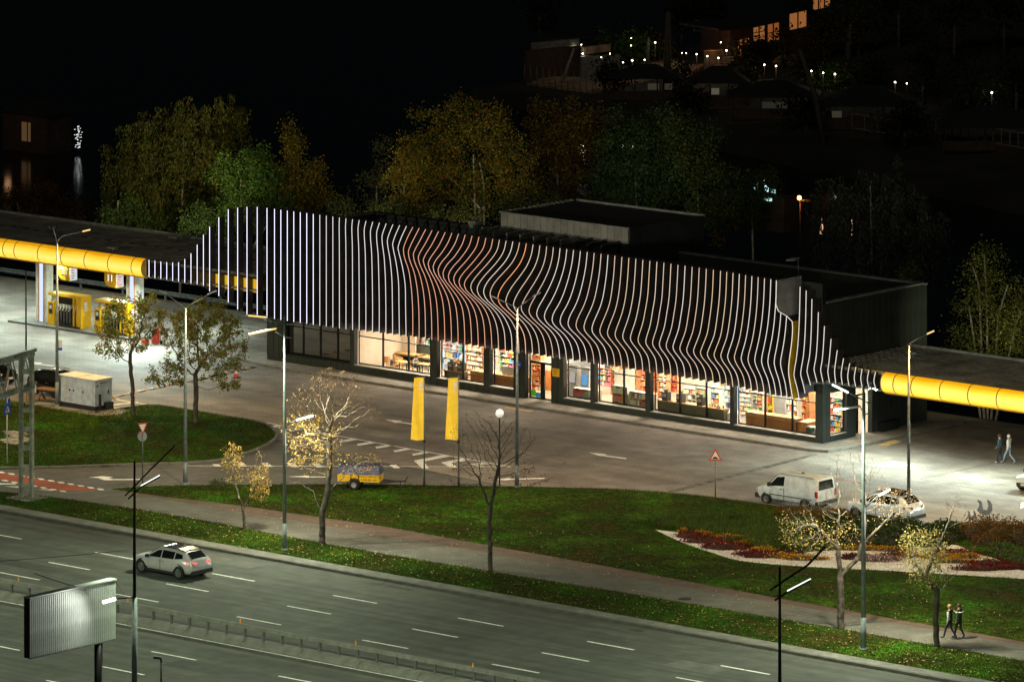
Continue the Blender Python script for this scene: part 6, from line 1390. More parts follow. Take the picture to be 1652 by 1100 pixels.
# --- trailer
tx_, ty_ = G(572, 791); t = thing('cargo_trailer', 'yellow two-wheel trailer with a blue tarpaulin parked on the lawn edge', 'trailer', (tx_ + .0, ty_ + .55, .08), .52)
pbox(t, 'box_body', 'yel', -1.25, 1.2, -.62, .62, .45, .86); q = MB()
q.add([(-1.27, -.64, .86), (1.22, -.64, .86), (1.22, .64, .86), (-1.27, .64, .86), (-1.2, -.5, 1.28), (1.1, -.5, 1.36), (1.1, .5, 1.36), (-1.2, .5, 1.28)], [(4, 5, 6, 7), (0, 1, 5, 4), (1, 2, 6, 5), (2, 3, 7, 6), (3, 0, 4, 7)]); ta = q.build('tarpaulin', 'tarp', t)
for xx in (-.45, .0): pbox(t, 'strap', 'plasticb', xx - .03, xx + .03, -.645, -.62, .45, .88)
q = MB(); q.beam((1.2, -.4, .42), (2.2, 0, .45), .07); q.beam((1.2, .4, .42), (2.2, 0, .45), .07); q.beam((2.15, 0, .45), (2.65, 0, .46), .08); q.build('drawbar', 'plasticb', t)
q = MB(); q.beam((2.55, 0, .4), (2.72, 0, .72), .06); q.beam((2.3, 0, .0), (2.3, 0, .5), .06); q.build('jockey_stand', 'plasticb', t)
for sg in (-1, 1):
    q = MB(); q.lathe([(.16, .08 * sg), (.27, .09 * sg), (.29, .05 * sg), (.29, -.08 * sg), (.15, -.08 * sg)], (-.25, sg * .74, .29), 18, axis='y'); wh = q.build('wheel', 'rubber', t)
    q = MB(); q.lathe([(0, .06 * sg), (.15, .08 * sg)], (-.25, sg * .74, .29), 12, axis='y'); q.build('rim', 'signgrey', wh)
    q = MB(); n = 8
    for k in range(n): a0, a1 = math.pi * k / n, math.pi * (k + 1) / n; q.add([(-.25 + .38 * math.cos(a), sg * y, .30 + .38 * math.sin(a)) for a in (a0, a1) for y in (.64, .9)], [(0, 1, 3, 2)])
    q.build('mudguard', 'plasticb', t)
text('ПРОКАТ ПРИЧЕПІВ', .155, 'plasticb', t, (.58, -.63, .75), (rad(90), 0, 0), .002); text('0 800 300 230', .155, 'plasticb', t, (.58, -.63, .57), (rad(90), 0, 0), .002)

# ================================================================= PEOPLE
def person(label, loc, rz, hgt, mats, pose, cat='person', hair='hairb', seated=False, bag=None):
    """mats: skin, top, sleeve, trousers, shoes ; figure faces +x"""
    k = hgt / 1.78; t = thing('person', label, cat, loc, rz)
    J = dict(pelvis=(0, 0, .95), belly=(.01, 0, 1.08), chest=(.02, 0, 1.28), neckb=(.01, 0, 1.44), neck=(.02, 0, 1.50), head=(.03, 0, 1.62), top=(.02, 0, 1.72))
    J.update(pose)
    for s_, sg in (('l', 1), ('r', -1)):
        J.setdefault('sh' + s_, (0, sg * .19, 1.40)); J.setdefault('hip' + s_, (0, sg * .10, .90))
    Rr = dict(pelvis=.145, belly=.135, chest=.155, neckb=.085, neck=.055, head=.098, top=.075)
    for s_ in 'lr': Rr.update({'sh' + s_: .075, 'el' + s_: .048, 'wr' + s_: .034, 'ha' + s_: .036, 'hip' + s_: .095, 'kn' + s_: .062, 'an' + s_: .043, 'he' + s_: .042, 'to' + s_: .034})
    E = [('pelvis', 'belly', 1), ('belly', 'chest', 1), ('chest', 'neckb', 1), ('neckb', 'neck', 0), ('neck', 'head', 0), ('head', 'top', 0)]
    for s_ in 'lr': E += [('chest', 'sh' + s_, 1), ('sh' + s_, 'el' + s_, 2), ('el' + s_, 'wr' + s_, 2), ('wr' + s_, 'ha' + s_, 0), ('pelvis', 'hip' + s_, 3), ('hip' + s_, 'kn' + s_, 3), ('kn' + s_, 'an' + s_, 3), ('an' + s_, 'to' + s_, 4)]
    names = [n_ for n_ in J if n_ in Rr]; idx = {n_: i for i, n_ in enumerate(names)}
    me = bpy.data.meshes.new('skel'); me.from_pydata([tuple(c * k for c in J[n_]) for n_ in names], [(idx[a], idx[c]) for a, c, _ in E], [])
    o = bpy.data.objects.new('skel', me); COL.objects.link(o)
    o.modifiers.new('skin', 'SKIN'); sk = me.skin_vertices[0].data
    for n_ in names: r_ = Rr[n_] * k; sk[idx[n_]].radius = (r_, r_) if n_ not in ('chest', 'belly', 'pelvis') else (r_ * 1.1, r_ * .85)
    sk[idx['pelvis']].use_root = True
    sb = o.modifiers.new('sub', 'SUBSURF'); sb.levels = 2; sb.render_levels = 2
    dg = bpy.context.evaluated_depsgraph_get(); m2 = bpy.data.meshes.new_from_object(o.evaluated_get(dg)); bpy.data.objects.remove(o)
    m2.materials.clear()
    for mm in mats: m2.materials.append(M[mm])
    segs = [(Vector(J[a]) * k, Vector(J[c]) * k, mi) for a, c, mi in E]
    for p in m2.polygons:
        c = p.center; best = 9; bi = 0
        for a, d, mi in segs:
            ab = d - a; u_ = max(0, min(1, (c - a).dot(ab) / ab.length_squared)); ds = (c - a - ab * u_).length
            if ds < best: best = ds; bi = mi
        p.material_index = bi; p.use_smooth = True
    bo = bpy.data.objects.new('body', m2); COL.objects.link(bo); bo.parent = t
    hd = Vector(J['head']) * k
    q = MB(); q.lathe([(.0, .115 * k), (.06 * k, .10 * k), (.095 * k, .05 * k), (.106 * k, -.01 * k), (.09 * k, -.06 * k)], hd + Vector((-.018, 0, .015)), 14); q.build('hair', hair, t)
    q = MB(); q.add([(hd.x + .095 * k, hd.y - .012, hd.z - .02), (hd.x + .095 * k, hd.y + .012, hd.z - .02), (hd.x + .125 * k, hd.y, hd.z - .025), (hd.x + .095 * k, hd.y, hd.z + .02)], [(0, 2, 3), (1, 3, 2), (0, 1, 2)]); q.build('nose', mats[0], t)
    for s_ in 'lr':                                                 # fingers
        w_ = Vector(J['wr' + s_]) * k; h_ = Vector(J['ha' + s_]) * k; d = (h_ - w_).normalized(); sd = d.cross(Vector((1, 0, 0))); sd = sd.normalized() if sd.length > .1 else Vector((0, 1, 0)); q = MB(); fw = Vector((0.25, 0, 0))
        for f_, (o_, ln) in enumerate(((-.026, .06), (-.009, .07), (.009, .066), (.026, .05))): a = h_ + sd * o_; q.tube([a, a + d * ln * .55 + fw * .04, a + d * ln * .9 + fw * .1], [.010, .009, .006], 5)
        a = w_.lerp(h_, .5); q.tube([a, a + sd * .03 + Vector((.03, 0, 0)) + d * .02, a + sd * .035 + Vector((.045, 0, 0)) + d * .05], [.012, .011, .007], 5)
        q.build('fingers', mats[0], t)
    if bag:
        h_ = Vector(J['ha' + bag]) * k; q = MB(); q.box(h_.x - .14, h_.x + .14, h_.y - .05, h_.y + .05, h_.z - .3, h_.z - .04); q.build('sleeve_cuff_bag', 'cblack', t)
    return t
def walk_pose(st=.30, arm=.22):
    return dict(knl=(st * .62, .10, .50), anl=(st * 1.0, .10, .09), tol=(st * 1.0 + .17, .11, .04), knr=(-.02, -.10, .50), anr=(-st * 1.1, -.10, .13), tor=(-st * 1.1 + .14, -.11, .035),
                ell=(-arm * .5, .25, 1.14), wrl=(-arm * .6 + .05, .26, .90), hal=(-arm * .6 + .09, .26, .81), elr=(arm * .2, -.25, 1.13), wrr=(arm + .05, -.24, .93), har=(arm + .12, -.24, .85))
HD = math.atan2(-.0, -1)
w1 = walk_pose(.30, .10); 
person('man in dark vest with pale sleeves walking left on the footpath beside the tree', (*G(1532.5, 1032), .065), math.pi + .1, 1.80, ('skin', 'cblack', 'cwhite', 'cnavy', 'plasticb'), w1, hair='hairb', bag='r')
w2 = walk_pose(.22, .08); w2.update(elr=(.10, -.26, 1.16), wrr=(.28, -.18, 1.22), har=(.33, -.14, 1.27))
p2 = person('man in black and green jacket with white shoulder band walking on the footpath', (*G(1547.5, 1031), .065), math.pi + .1, 1.82, ('skin', 'cblack', 'cgreen', 'cblack', 'plasticb'), w2, hair='haird')
q = MB(); q.tube([(-.10, .22, 1.36), (-.17, .1, 1.34), (-.175, -.1, 1.34), (-.1, -.22, 1.36)], .035, 6); q.tube([(-.06, .24, 1.36), (.05, .26, 1.33)], .035, 6); q.build('white_shoulder_band', 'cwhite', p2)
w3 = walk_pose(.12, .05); w3.update(wrl=(.10, .22, .98), hal=(.16, .2, .92))
person('person in teal jacket and dark trousers crossing the cool lit forecourt', (*G(1613, 747), .0), math.pi + .2, 1.74, ('skin', 'cteal', 'cteal', 'cblack', 'shoe'), w3, hair='haird')
w4 = walk_pose(.34, .16)
person('person in pale jacket, cap and pale jeans striding on the cool lit forecourt', (*G(1627.5, 747), .0), math.pi + .2, 1.72, ('skin', 'cwhite', 'cwhite', 'cjean', 'shoe'), w4, hair='offwhite')
sp_ = dict(pelvis=(0, 0, .50), belly=(.03, 0, .63), chest=(.12, 0, .83), neckb=(.18, 0, .97), neck=(.21, 0, 1.02), head=(.26, 0, 1.12), top=(.27, 0, 1.22), shl=(.14, .19, .92), shr=(.14, -.19, .92), hipl=(.04, .1, .50), hipr=(.04, -.1, .50),
           knl=(.45, .12, .50), knr=(.45, -.12, .50), anl=(.42, .12, .09), anr=(.48, -.12, .09), tol=(.6, .12, .04), tor=(.66, -.12, .04), ell=(.2, .25, .72), elr=(.2, -.25, .72), wrl=(.42, .14, .80), wrr=(.42, -.14, .80), hal=(.5, .1, .80), har=(.5, -.1, .80))
person('seated guest in grey checked shirt bent over a cafe table behind the window', (*G(667, 603, .125), .125), .0, 1.75, ('skin', 'greyseat', 'signgrey', 'cnavy', 'plasticb'), sp_, hair='haird', seated=True)
chair(*G(666, 603, .125), -math.pi / 2 + math.pi, 'wooden chair under the seated cafe guest', back='woodl')
# ================================================================= TREES
def grow(ells, root, trunk, n_att, step=.28, d_inf=2.2, d_kill=.45, seed=1, iters=90, trunks=None, up=.0):
    """space colonisation: attraction points inside ellipsoids (right, z, forward, r_right, r_z, r_fwd)"""
    g = np.random.default_rng(seed); pts = []
    vol = np.array([e[3] * e[4] * e[5] for e in ells]); vol = vol / vol.sum()
    for e, v in zip(ells, vol):
        m = int(n_att * v) + 3; p = g.normal(size=(m, 3)); p /= np.linalg.norm(p, axis=1)[:, None]; p *= g.uniform(0.15, 1, (m, 1)) ** (1 / 2.4)
        pts.append(np.stack([e[0] + p[:, 0] * e[3], e[2] + p[:, 2] * e[5], e[1] + p[:, 1] * e[4]], 1))
    A = np.concatenate(pts); nodes = []; par = []
    for tr in trunks or [[(0, 0, 0)] + list(trunk)]:
        start = 0 if nodes else -1; prev = tr[0]
        if not nodes: nodes.append(np.array(prev, float)); par.append(-1); cur = 0
        else: cur = min(range(len(nodes)), key=lambda i: np.linalg.norm(nodes[i] - np.array(prev)))
        for q_ in tr[1:]:
            q_ = np.array(q_, float); a = nodes[cur]; L_ = np.linalg.norm(q_ - a); k = max(1, int(L_ / step))
            for j in range(1, k + 1):
                nodes.append(a + (q_ - a) * j / k + (g.normal(size=3) * .02 if j < k else 0)); par.append(cur); cur = len(nodes) - 1
    nodes = list(nodes); Nn = np.array(nodes); d = np.linalg.norm(A[:, None, :] - Nn[None], axis=2); j = d.argmin(1); dm = d.min(1)
    for it in range(iters):
        if len(A) == 0: break
        ok = dm < (d_inf if it > 2 else 30)
        if not ok.any(): ok = dm < 30
        new = []; base_n = len(nodes)
        for i in np.unique(j[ok]):
            v = (A[ok & (j == i)] - nodes[i]); v /= np.linalg.norm(v, axis=1)[:, None]; v = v.mean(0) + np.array([0, 0, up]) + g.normal(size=3) * .17; n_ = np.linalg.norm(v)
            if n_ < .05: continue
            nodes.append(nodes[i] + v / n_ * step); par.append(int(i)); new.append(nodes[-1])
        if not new or len(nodes) > 5200: break
        d = np.linalg.norm(A[:, None, :] - np.array(new)[None], axis=2); k = d.argmin(1); dk = d.min(1); b_ = dk < dm; j = np.where(b_, base_n + k, j); dm = np.where(b_, dk, dm)
        al = dm > d_kill; A = A[al]; j = j[al]; dm = dm[al]
    return np.array(nodes), par
def tree_mesh(nodes, par, r_tip, r_base, expo=2.3):
    n = len(nodes); ch = [[] for _ in range(n)]
    for i, p in enumerate(par):
        if p >= 0: ch[p].append(i)
    r = np.full(n, r_tip)
    for i in range(n - 1, -1, -1):
        if ch[i]: r[i] = (sum(r[c] ** expo for c in ch[i])) ** (1 / expo)
    r = r_tip * (r / r_tip) ** (math.log(r_base / r_tip) / math.log(max(1.01, r[0] / r_tip)))
    W = np.stack([nodes[:, 0] * RX + nodes[:, 1] * FX, nodes[:, 0] * RY + nodes[:, 1] * FY, nodes[:, 2]], 1)
    q = MB()
    for i, p in enumerate(par):
        if p < 0: continue
        a, c = W[p], W[i]; d = c - a; L_ = np.linalg.norm(d)
        if L_ < 1e-4: continue
        d = d / L_; u_ = np.cross(d, [0, 0, 1.0] if abs(d[2]) < .9 else [1.0, 0, 0]); u_ /= np.linalg.norm(u_); v_ = np.cross(d, u_)
        k = 8 if r[i] > .09 else 5 if r[i] > .04 else 3
        ra = min(r[p], r[i] * 1.35) if p else r[p]; V = []
        for P_, rr in ((a - d * ra * .2, ra), (c + d * r[i] * .15, r[i])):
            for m_ in range(k): t_ = 2 * math.pi * m_ / k; V.append(tuple(P_ + (u_ * math.cos(t_) + v_ * math.sin(t_)) * rr))
        q.add(V, [(m_, (m_ + 1) % k, k + (m_ + 1) % k, k + m_) for m_ in range(k)], mi=1 if .011 < r[i] < .06 and 1.9 < c[2] < 8.0 else 0, smooth=k > 3)  # thin branches paler; the height limit puts lamp light into the bark colour
    tips = np.array([i for i in range(n) if r[i] < r_tip * 2.0])
    return q, W, r, tips
def leaves(W, tips, n, size, colfn, seed, spread=.25, droop=.0, keep=None, local=None, aspect=.55):
    g = np.random.default_rng(seed); idx = tips
    if keep is not None: idx = np.array([i for i in tips if keep(*local[i])])
    if len(idx) == 0: return None, None, None
    ii = g.choice(idx, n); P = W[ii] + g.normal(size=(n, 3)) * spread + np.array([0, 0, -droop]) * g.uniform(0, 1, (n, 1))
    return quads(P, size, colfn, g, aspect, ii, local)
def quads(P, size, colfn, g, aspect=.55, ii=None, local=None, vertical=0.0):
    n = len(P); u_ = g.normal(size=(n, 3))
    if vertical: u_ = u_ * np.array([1 - vertical, 1 - vertical, 1]) + np.array([0, 0, -vertical * 1.5])
    u_ /= np.linalg.norm(u_, axis=1)[:, None]; v_ = np.cross(u_, g.normal(size=(n, 3))); v_ /= np.linalg.norm(v_, axis=1)[:, None]
    s = size * g.uniform(.6, 1.3, (n, 1)); V = np.stack([P - u_ * s * .5, P - v_ * s * aspect * .5, P + u_ * s * .5, P + v_ * s * aspect * .5], 1)
    C = colfn(P, g); return V.reshape(-1, 3), np.arange(n * 4).reshape(n, 4), C
def pick(g, n, cols, lo=.6, hi=1.4):
    c = np.array(cols)[g.integers(0, len(cols), n)]; return c * g.uniform(lo, hi, (n, 1))
def tree(name, label, base, ells, trunk, n_att, r_base, leafspec, seed, bark='bark', r_tip=.0065, step=.25, trunks=None, group=None, cat='tree', d_inf=2.2, d_kill=.42, z0=.08, mapr=False):
    nd, par = grow(ells, (0, 0, 0), trunk, n_att, step, seed=seed, trunks=trunks, d_inf=d_inf, d_kill=d_kill)
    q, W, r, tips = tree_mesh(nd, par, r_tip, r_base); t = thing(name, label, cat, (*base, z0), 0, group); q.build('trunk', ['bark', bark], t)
    Vs, Fs, Cs = [], [], []; off = 0
    for sp in leafspec:
        V, F_, C = leaves(W, tips, sp['n'], sp['size'], (lambda P, g, sp=sp: pick(g, len(P), sp['cols'])), seed + len(Vs) + 3, sp.get('spread', .25), sp.get('droop', 0), sp.get('keep'), nd)
        if V is None: continue
        Vs.append(V); Fs.append(F_ + off); Cs.append(C); off += len(V)
    if Vs: npmesh('crown', np.concatenate(Vs), np.concatenate(Fs), 'leaf', np.concatenate(Cs), t)
    return t
YL = [(.42, .30, .09), (.50, .37, .13), (.34, .26, .08), (.45, .28, .07)]
GRN_ = [(.15, .24, .04), (.19, .27, .06), (.11, .17, .03), (.26, .23, .06), (.24, .12, .05)]
tree('small_tree', 'slender green tree on the corner lawn in front of the pumps', G(215, 672), [(-.3, 5.6, 0, 2.1, 2.0, 1.8), (-.9, 4.2, 0, 1.6, .9, 1.3), (1.0, 6.3, 0, 1.2, 1.3, 1.2)], [(-.05, 0, 1.8), (-.2, 0, 3.2)], 430, .12,
     [dict(n=5200, size=.15, cols=GRN_ + [(.16, .12, .03)], spread=.10, droop=.14)], 11, 'bark')
tree('bushy_tree', 'broad leafy tree with reddish tips beside the slim double lamp pole', G(315, 684), [(.4, 5.2, 0, 2.7, 2.4, 2.4), (-1.7, 3.0, 0, 1.5, .9, 1.3), (2.0, 3.4, 0, 1.3, 1.6, 1.4), (.2, 6.6, 0, 1.4, 1.2, 1.2)], [(.05, 0, 1.6), (.0, 0, 2.9)], 620, .15,
     [dict(n=10500, size=.16, cols=GRN_ + [(.20, .09, .05)], spread=.11, droop=.18)], 12, 'bark')
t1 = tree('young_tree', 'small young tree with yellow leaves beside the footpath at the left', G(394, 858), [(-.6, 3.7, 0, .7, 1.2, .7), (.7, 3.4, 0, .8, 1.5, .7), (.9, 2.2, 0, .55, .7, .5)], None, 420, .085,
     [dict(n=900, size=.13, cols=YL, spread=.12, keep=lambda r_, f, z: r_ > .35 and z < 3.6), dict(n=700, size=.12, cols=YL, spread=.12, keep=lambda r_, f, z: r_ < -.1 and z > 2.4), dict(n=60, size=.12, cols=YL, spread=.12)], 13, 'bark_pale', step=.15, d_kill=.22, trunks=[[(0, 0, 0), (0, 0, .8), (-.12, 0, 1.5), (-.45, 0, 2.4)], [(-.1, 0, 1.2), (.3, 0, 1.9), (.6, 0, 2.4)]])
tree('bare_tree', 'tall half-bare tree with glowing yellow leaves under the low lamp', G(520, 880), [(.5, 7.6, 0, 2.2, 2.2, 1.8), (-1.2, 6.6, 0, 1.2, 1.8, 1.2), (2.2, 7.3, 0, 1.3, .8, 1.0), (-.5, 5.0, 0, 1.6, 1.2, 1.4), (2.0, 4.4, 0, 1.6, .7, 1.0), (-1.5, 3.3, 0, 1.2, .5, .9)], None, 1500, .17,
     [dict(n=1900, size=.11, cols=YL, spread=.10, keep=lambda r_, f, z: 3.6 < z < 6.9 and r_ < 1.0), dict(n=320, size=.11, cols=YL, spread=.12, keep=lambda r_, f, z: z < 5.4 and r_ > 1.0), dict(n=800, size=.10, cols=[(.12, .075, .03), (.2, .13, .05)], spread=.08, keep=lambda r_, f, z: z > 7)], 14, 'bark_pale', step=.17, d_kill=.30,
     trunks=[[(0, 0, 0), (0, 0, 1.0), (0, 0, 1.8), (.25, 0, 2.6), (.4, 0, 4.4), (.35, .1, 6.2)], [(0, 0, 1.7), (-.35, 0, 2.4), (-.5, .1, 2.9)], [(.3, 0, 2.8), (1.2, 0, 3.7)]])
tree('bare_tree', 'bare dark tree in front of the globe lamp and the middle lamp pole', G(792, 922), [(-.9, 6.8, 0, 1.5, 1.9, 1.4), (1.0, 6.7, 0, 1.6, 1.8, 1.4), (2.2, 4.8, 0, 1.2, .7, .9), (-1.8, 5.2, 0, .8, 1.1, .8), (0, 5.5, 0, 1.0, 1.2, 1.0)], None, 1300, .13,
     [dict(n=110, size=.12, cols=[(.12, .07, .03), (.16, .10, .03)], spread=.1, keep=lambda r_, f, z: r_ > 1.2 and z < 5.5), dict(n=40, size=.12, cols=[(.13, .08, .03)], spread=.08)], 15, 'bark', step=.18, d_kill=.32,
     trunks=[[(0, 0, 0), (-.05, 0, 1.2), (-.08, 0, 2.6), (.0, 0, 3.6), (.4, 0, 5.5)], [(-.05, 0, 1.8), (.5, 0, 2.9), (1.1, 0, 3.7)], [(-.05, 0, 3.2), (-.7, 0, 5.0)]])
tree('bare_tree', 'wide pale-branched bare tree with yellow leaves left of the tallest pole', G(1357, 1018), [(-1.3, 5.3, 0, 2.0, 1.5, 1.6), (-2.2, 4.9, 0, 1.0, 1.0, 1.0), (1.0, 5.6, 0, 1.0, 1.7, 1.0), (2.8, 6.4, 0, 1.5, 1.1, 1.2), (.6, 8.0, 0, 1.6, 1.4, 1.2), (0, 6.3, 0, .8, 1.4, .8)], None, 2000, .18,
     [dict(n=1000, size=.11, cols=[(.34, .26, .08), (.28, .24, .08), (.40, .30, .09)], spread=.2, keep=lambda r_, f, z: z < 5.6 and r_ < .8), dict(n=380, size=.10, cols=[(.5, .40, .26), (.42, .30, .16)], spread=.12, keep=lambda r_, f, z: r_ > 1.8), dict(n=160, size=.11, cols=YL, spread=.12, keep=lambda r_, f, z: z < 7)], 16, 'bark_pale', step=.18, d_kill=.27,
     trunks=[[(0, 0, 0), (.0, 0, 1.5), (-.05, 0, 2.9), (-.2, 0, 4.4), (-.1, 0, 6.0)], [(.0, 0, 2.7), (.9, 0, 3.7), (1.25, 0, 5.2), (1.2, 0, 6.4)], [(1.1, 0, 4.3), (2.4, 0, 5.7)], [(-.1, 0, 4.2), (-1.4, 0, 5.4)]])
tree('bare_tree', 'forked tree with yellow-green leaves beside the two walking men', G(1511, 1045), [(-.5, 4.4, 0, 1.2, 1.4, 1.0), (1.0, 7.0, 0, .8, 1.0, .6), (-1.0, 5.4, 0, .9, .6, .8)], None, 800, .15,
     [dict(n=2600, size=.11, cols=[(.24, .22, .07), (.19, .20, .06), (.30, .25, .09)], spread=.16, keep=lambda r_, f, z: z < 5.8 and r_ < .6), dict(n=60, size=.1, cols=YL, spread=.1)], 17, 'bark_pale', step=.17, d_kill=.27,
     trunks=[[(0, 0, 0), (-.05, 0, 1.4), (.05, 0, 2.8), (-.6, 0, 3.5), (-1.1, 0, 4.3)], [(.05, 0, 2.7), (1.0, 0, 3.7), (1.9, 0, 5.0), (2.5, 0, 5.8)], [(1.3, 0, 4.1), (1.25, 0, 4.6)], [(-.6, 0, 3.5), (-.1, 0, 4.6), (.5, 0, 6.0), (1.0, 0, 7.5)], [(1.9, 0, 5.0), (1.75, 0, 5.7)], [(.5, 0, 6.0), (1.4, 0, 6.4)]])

# ---------------- planting: shrubs, hedge, flower clumps
def mound(name, pix, z0, h, n, cols, label, cat='shrub', size=.12, group=None, shape=None):
    """a clump of leaves over an uneven dome whose footprint is an ellipse around a surveyed centre"""
    (px, py, rx_, ry_) = pix; x, y = G(px, py); g = np.random.default_rng(int(px * 7 + py)); m = n
    p = g.normal(size=(m, 3)); p /= np.linalg.norm(p, axis=1)[:, None]; p *= g.uniform(.55, 1, (m, 1)); p[:, 2] = abs(p[:, 2])
    ls = 1 + .22 * np.sin(p[:, 0] * 5 + px) * np.cos(p[:, 1] * 6 + py)
    P = np.stack([(p[:, 0] * rx_ * RX + p[:, 1] * ry_ * FX) * ls, (p[:, 0] * rx_ * RY + p[:, 1] * ry_ * FY) * ls, p[:, 2] * h * ls + z0], 1)
    V, F_, C = quads(P, size, lambda P, g: pick(g, len(P), cols), g, .7)
    t = thing(name, label, cat, (x, y, 0), 0, group); q = MB(); q.lathe([(1, 0), (.8, .5), (.4, .8), (0, .9)], (0, 0, z0 - .02), 10)
    q.v = [((a * rx_ * RX * .8 + b_ * ry_ * FX * .8), (a * rx_ * RY * .8 + b_ * ry_ * FY * .8), z0 - .02 + (c - z0 + .02) * h * .8) for a, b_, c in q.v]
    q.build('soil_core', 'soil', t); npmesh('foliage', V, F_, 'leaf', C, t); return t
RED = [(.13, .010, .010), (.09, .008, .009), (.19, .016, .012)]; ORG = [(.46, .22, .012), (.55, .30, .02), (.36, .15, .012)]; PNK = [(.40, .24, .27), (.20, .08, .10), (.50, .36, .37)]; DKR = [(.07, .008, .01), (.05, .01, .015)]
DG = [(.022, .045, .014), (.035, .07, .018), (.016, .034, .012)]; RUST = [(.18, .08, .02), (.09, .05, .015), (.16, .06, .02), (.05, .06, .015)]; GG = [(.06, .12, .02), (.09, .13, .02), (.04, .08, .015)]
FL = [((1103, 862, .35, .4), ORG, 'orange'), ((1112, 868, .9, .8), RED, 'deep red'), ((1134, 866, .8, .35), ORG, 'orange'), ((1135, 876, 1.3, .9), RED, 'deep red'), ((1178, 872, 1.3, .4), ORG, 'orange'), ((1172, 886, 1.7, 1.1), RED, 'deep red'), ((1208, 897, 1.0, .6), RED, 'deep red'),
      ((1211, 881, 1.1, .45), ORG, 'orange'), ((1232, 892, .9, .5), ORG, 'orange'), ((1228, 901, 1.3, .6), RED, 'deep red'), ((1262, 902, 1.3, .4), ORG, 'orange'), ((1268, 897, 1.2, .5), DKR, 'dark maroon'), ((1300, 905, 1.5, .5), ORG, 'orange'),
      ((1382, 903, 1.2, .8), DKR, 'dark maroon'), ((1405, 890, 2.2, .35), ORG, 'orange'), ((1440, 891, 1.3, .35), ORG, 'orange'), ((1418, 906, 1.6, .9), PNK, 'dusty pink'), ((1448, 900, 1.2, .6), DKR, 'dark maroon'), ((1463, 900, .9, .8), ORG, 'orange'),
      ((1515, 902, 1.2, 1.2), ORG, 'orange'), ((1538, 897, 1.6, 1.2), RED, 'deep red'), ((1541, 910, 1.4, .4), ORG, 'orange'), ((1558, 902, 1.0, .5), ORG, 'orange'), ((1578, 921, 1.7, .8), RED, 'deep red'), ((1596, 912, 1.4, .7), RED, 'deep red'), ((1620, 919, 1.5, .8), RED, 'deep red')]
WH = ['at the left tip of the bed', 'near the left tip of the bed', 'third clump from the left tip', 'second deep red mass from the left', 'long strip above the second red mass', 'largest left mass of the bed', 'small mass beside the gravel, left half', 'strip sloping down, left half', 'end of the sloping strip, left half', 'behind the near lamp arm on the left', 'low strip left of the pale-branched tree', 'dark clump left of the pale-branched tree', 'strip under the pale branches',
      'dark clump left of the tallest pole', 'long thin strip behind the tallest pole', 'thin strip right of the tallest pole', 'pale clump right of the tallest pole', 'dark clump between pale clump and forked tree', 'left of the forked tree leaves', 'right behind the forked tree leaves', 'large square mass right of the forked tree', 'front edge of the large square mass', 'right edge of the large square mass', 'nearest the lawn on the right', 'upper mass at the right end', 'right end mass of the bed']
for (pix, c_, nm), wh in zip(FL, WH):
    mound('flower_clump', (pix[0], pix[1], pix[2], pix[3] * .85), .1, .30, int(520 * pix[2] * pix[3] + 160), c_, f'{nm} flower clump, {wh}', 'flowers', .10, 'chrysanthemum clumps in the gravel bed')
# tall border grasses left part, hedge, rusty shrubs right
def reeds(name, poly_pix, n, h, cols, label, cat):
    poly = [G(*p) for p in poly_pix]; xs = [p[0] for p in poly]; ys = [p[1] for p in poly]; P = rng.uniform((min(xs), min(ys)), (max(xs), max(ys)), (n * 3, 2)); P = P[inside(poly, P)][:n]; m = len(P)
    a = rng.uniform(0, 6.28, m); hh = rng.uniform(.5, 1, m) * h * (.8 + .25 * np.sin(P[:, 0] * 2.1) * np.cos(P[:, 1] * 1.7)); V = np.zeros((m, 3, 3)); wd = .03
    V[:, 0] = np.stack([P[:, 0] - np.cos(a) * wd, P[:, 1] - np.sin(a) * wd, np.full(m, .08)], 1); V[:, 1] = np.stack([P[:, 0] + np.cos(a) * wd, P[:, 1] + np.sin(a) * wd, np.full(m, .08)], 1)
    V[:, 2] = np.stack([P[:, 0] + rng.normal(0, .18, m), P[:, 1] + rng.normal(0, .18, m), .08 + hh], 1)
    return tag(npmesh(name, V.reshape(-1, 3), np.arange(m * 3).reshape(m, 3), 'leaf', np.array(cols)[rng.integers(0, len(cols), m)] * rng.uniform(.6, 1.5, (m, 1)), kind='stuff'), label, cat)
reeds('tall_grass', [(1044, 843), (1100, 838), (1200, 836), (1290, 842), (1330, 850), (1320, 885), (1225, 890), (1160, 868), (1110, 862), (1060, 852)], 15000, .55, [(.055, .11, .018), (.10, .12, .025), (.035, .06, .014)], 'tall border grass behind the left half of the flower bed', 'ornamental grass')
reeds('rusty_grass', [(1255, 825), (1330, 827), (1370, 832), (1375, 842), (1290, 842), (1250, 834)], 5200, .5, [(.15, .07, .02), (.11, .075, .02), (.06, .07, .02)], 'rust brown border grass near the white van', 'ornamental grass')
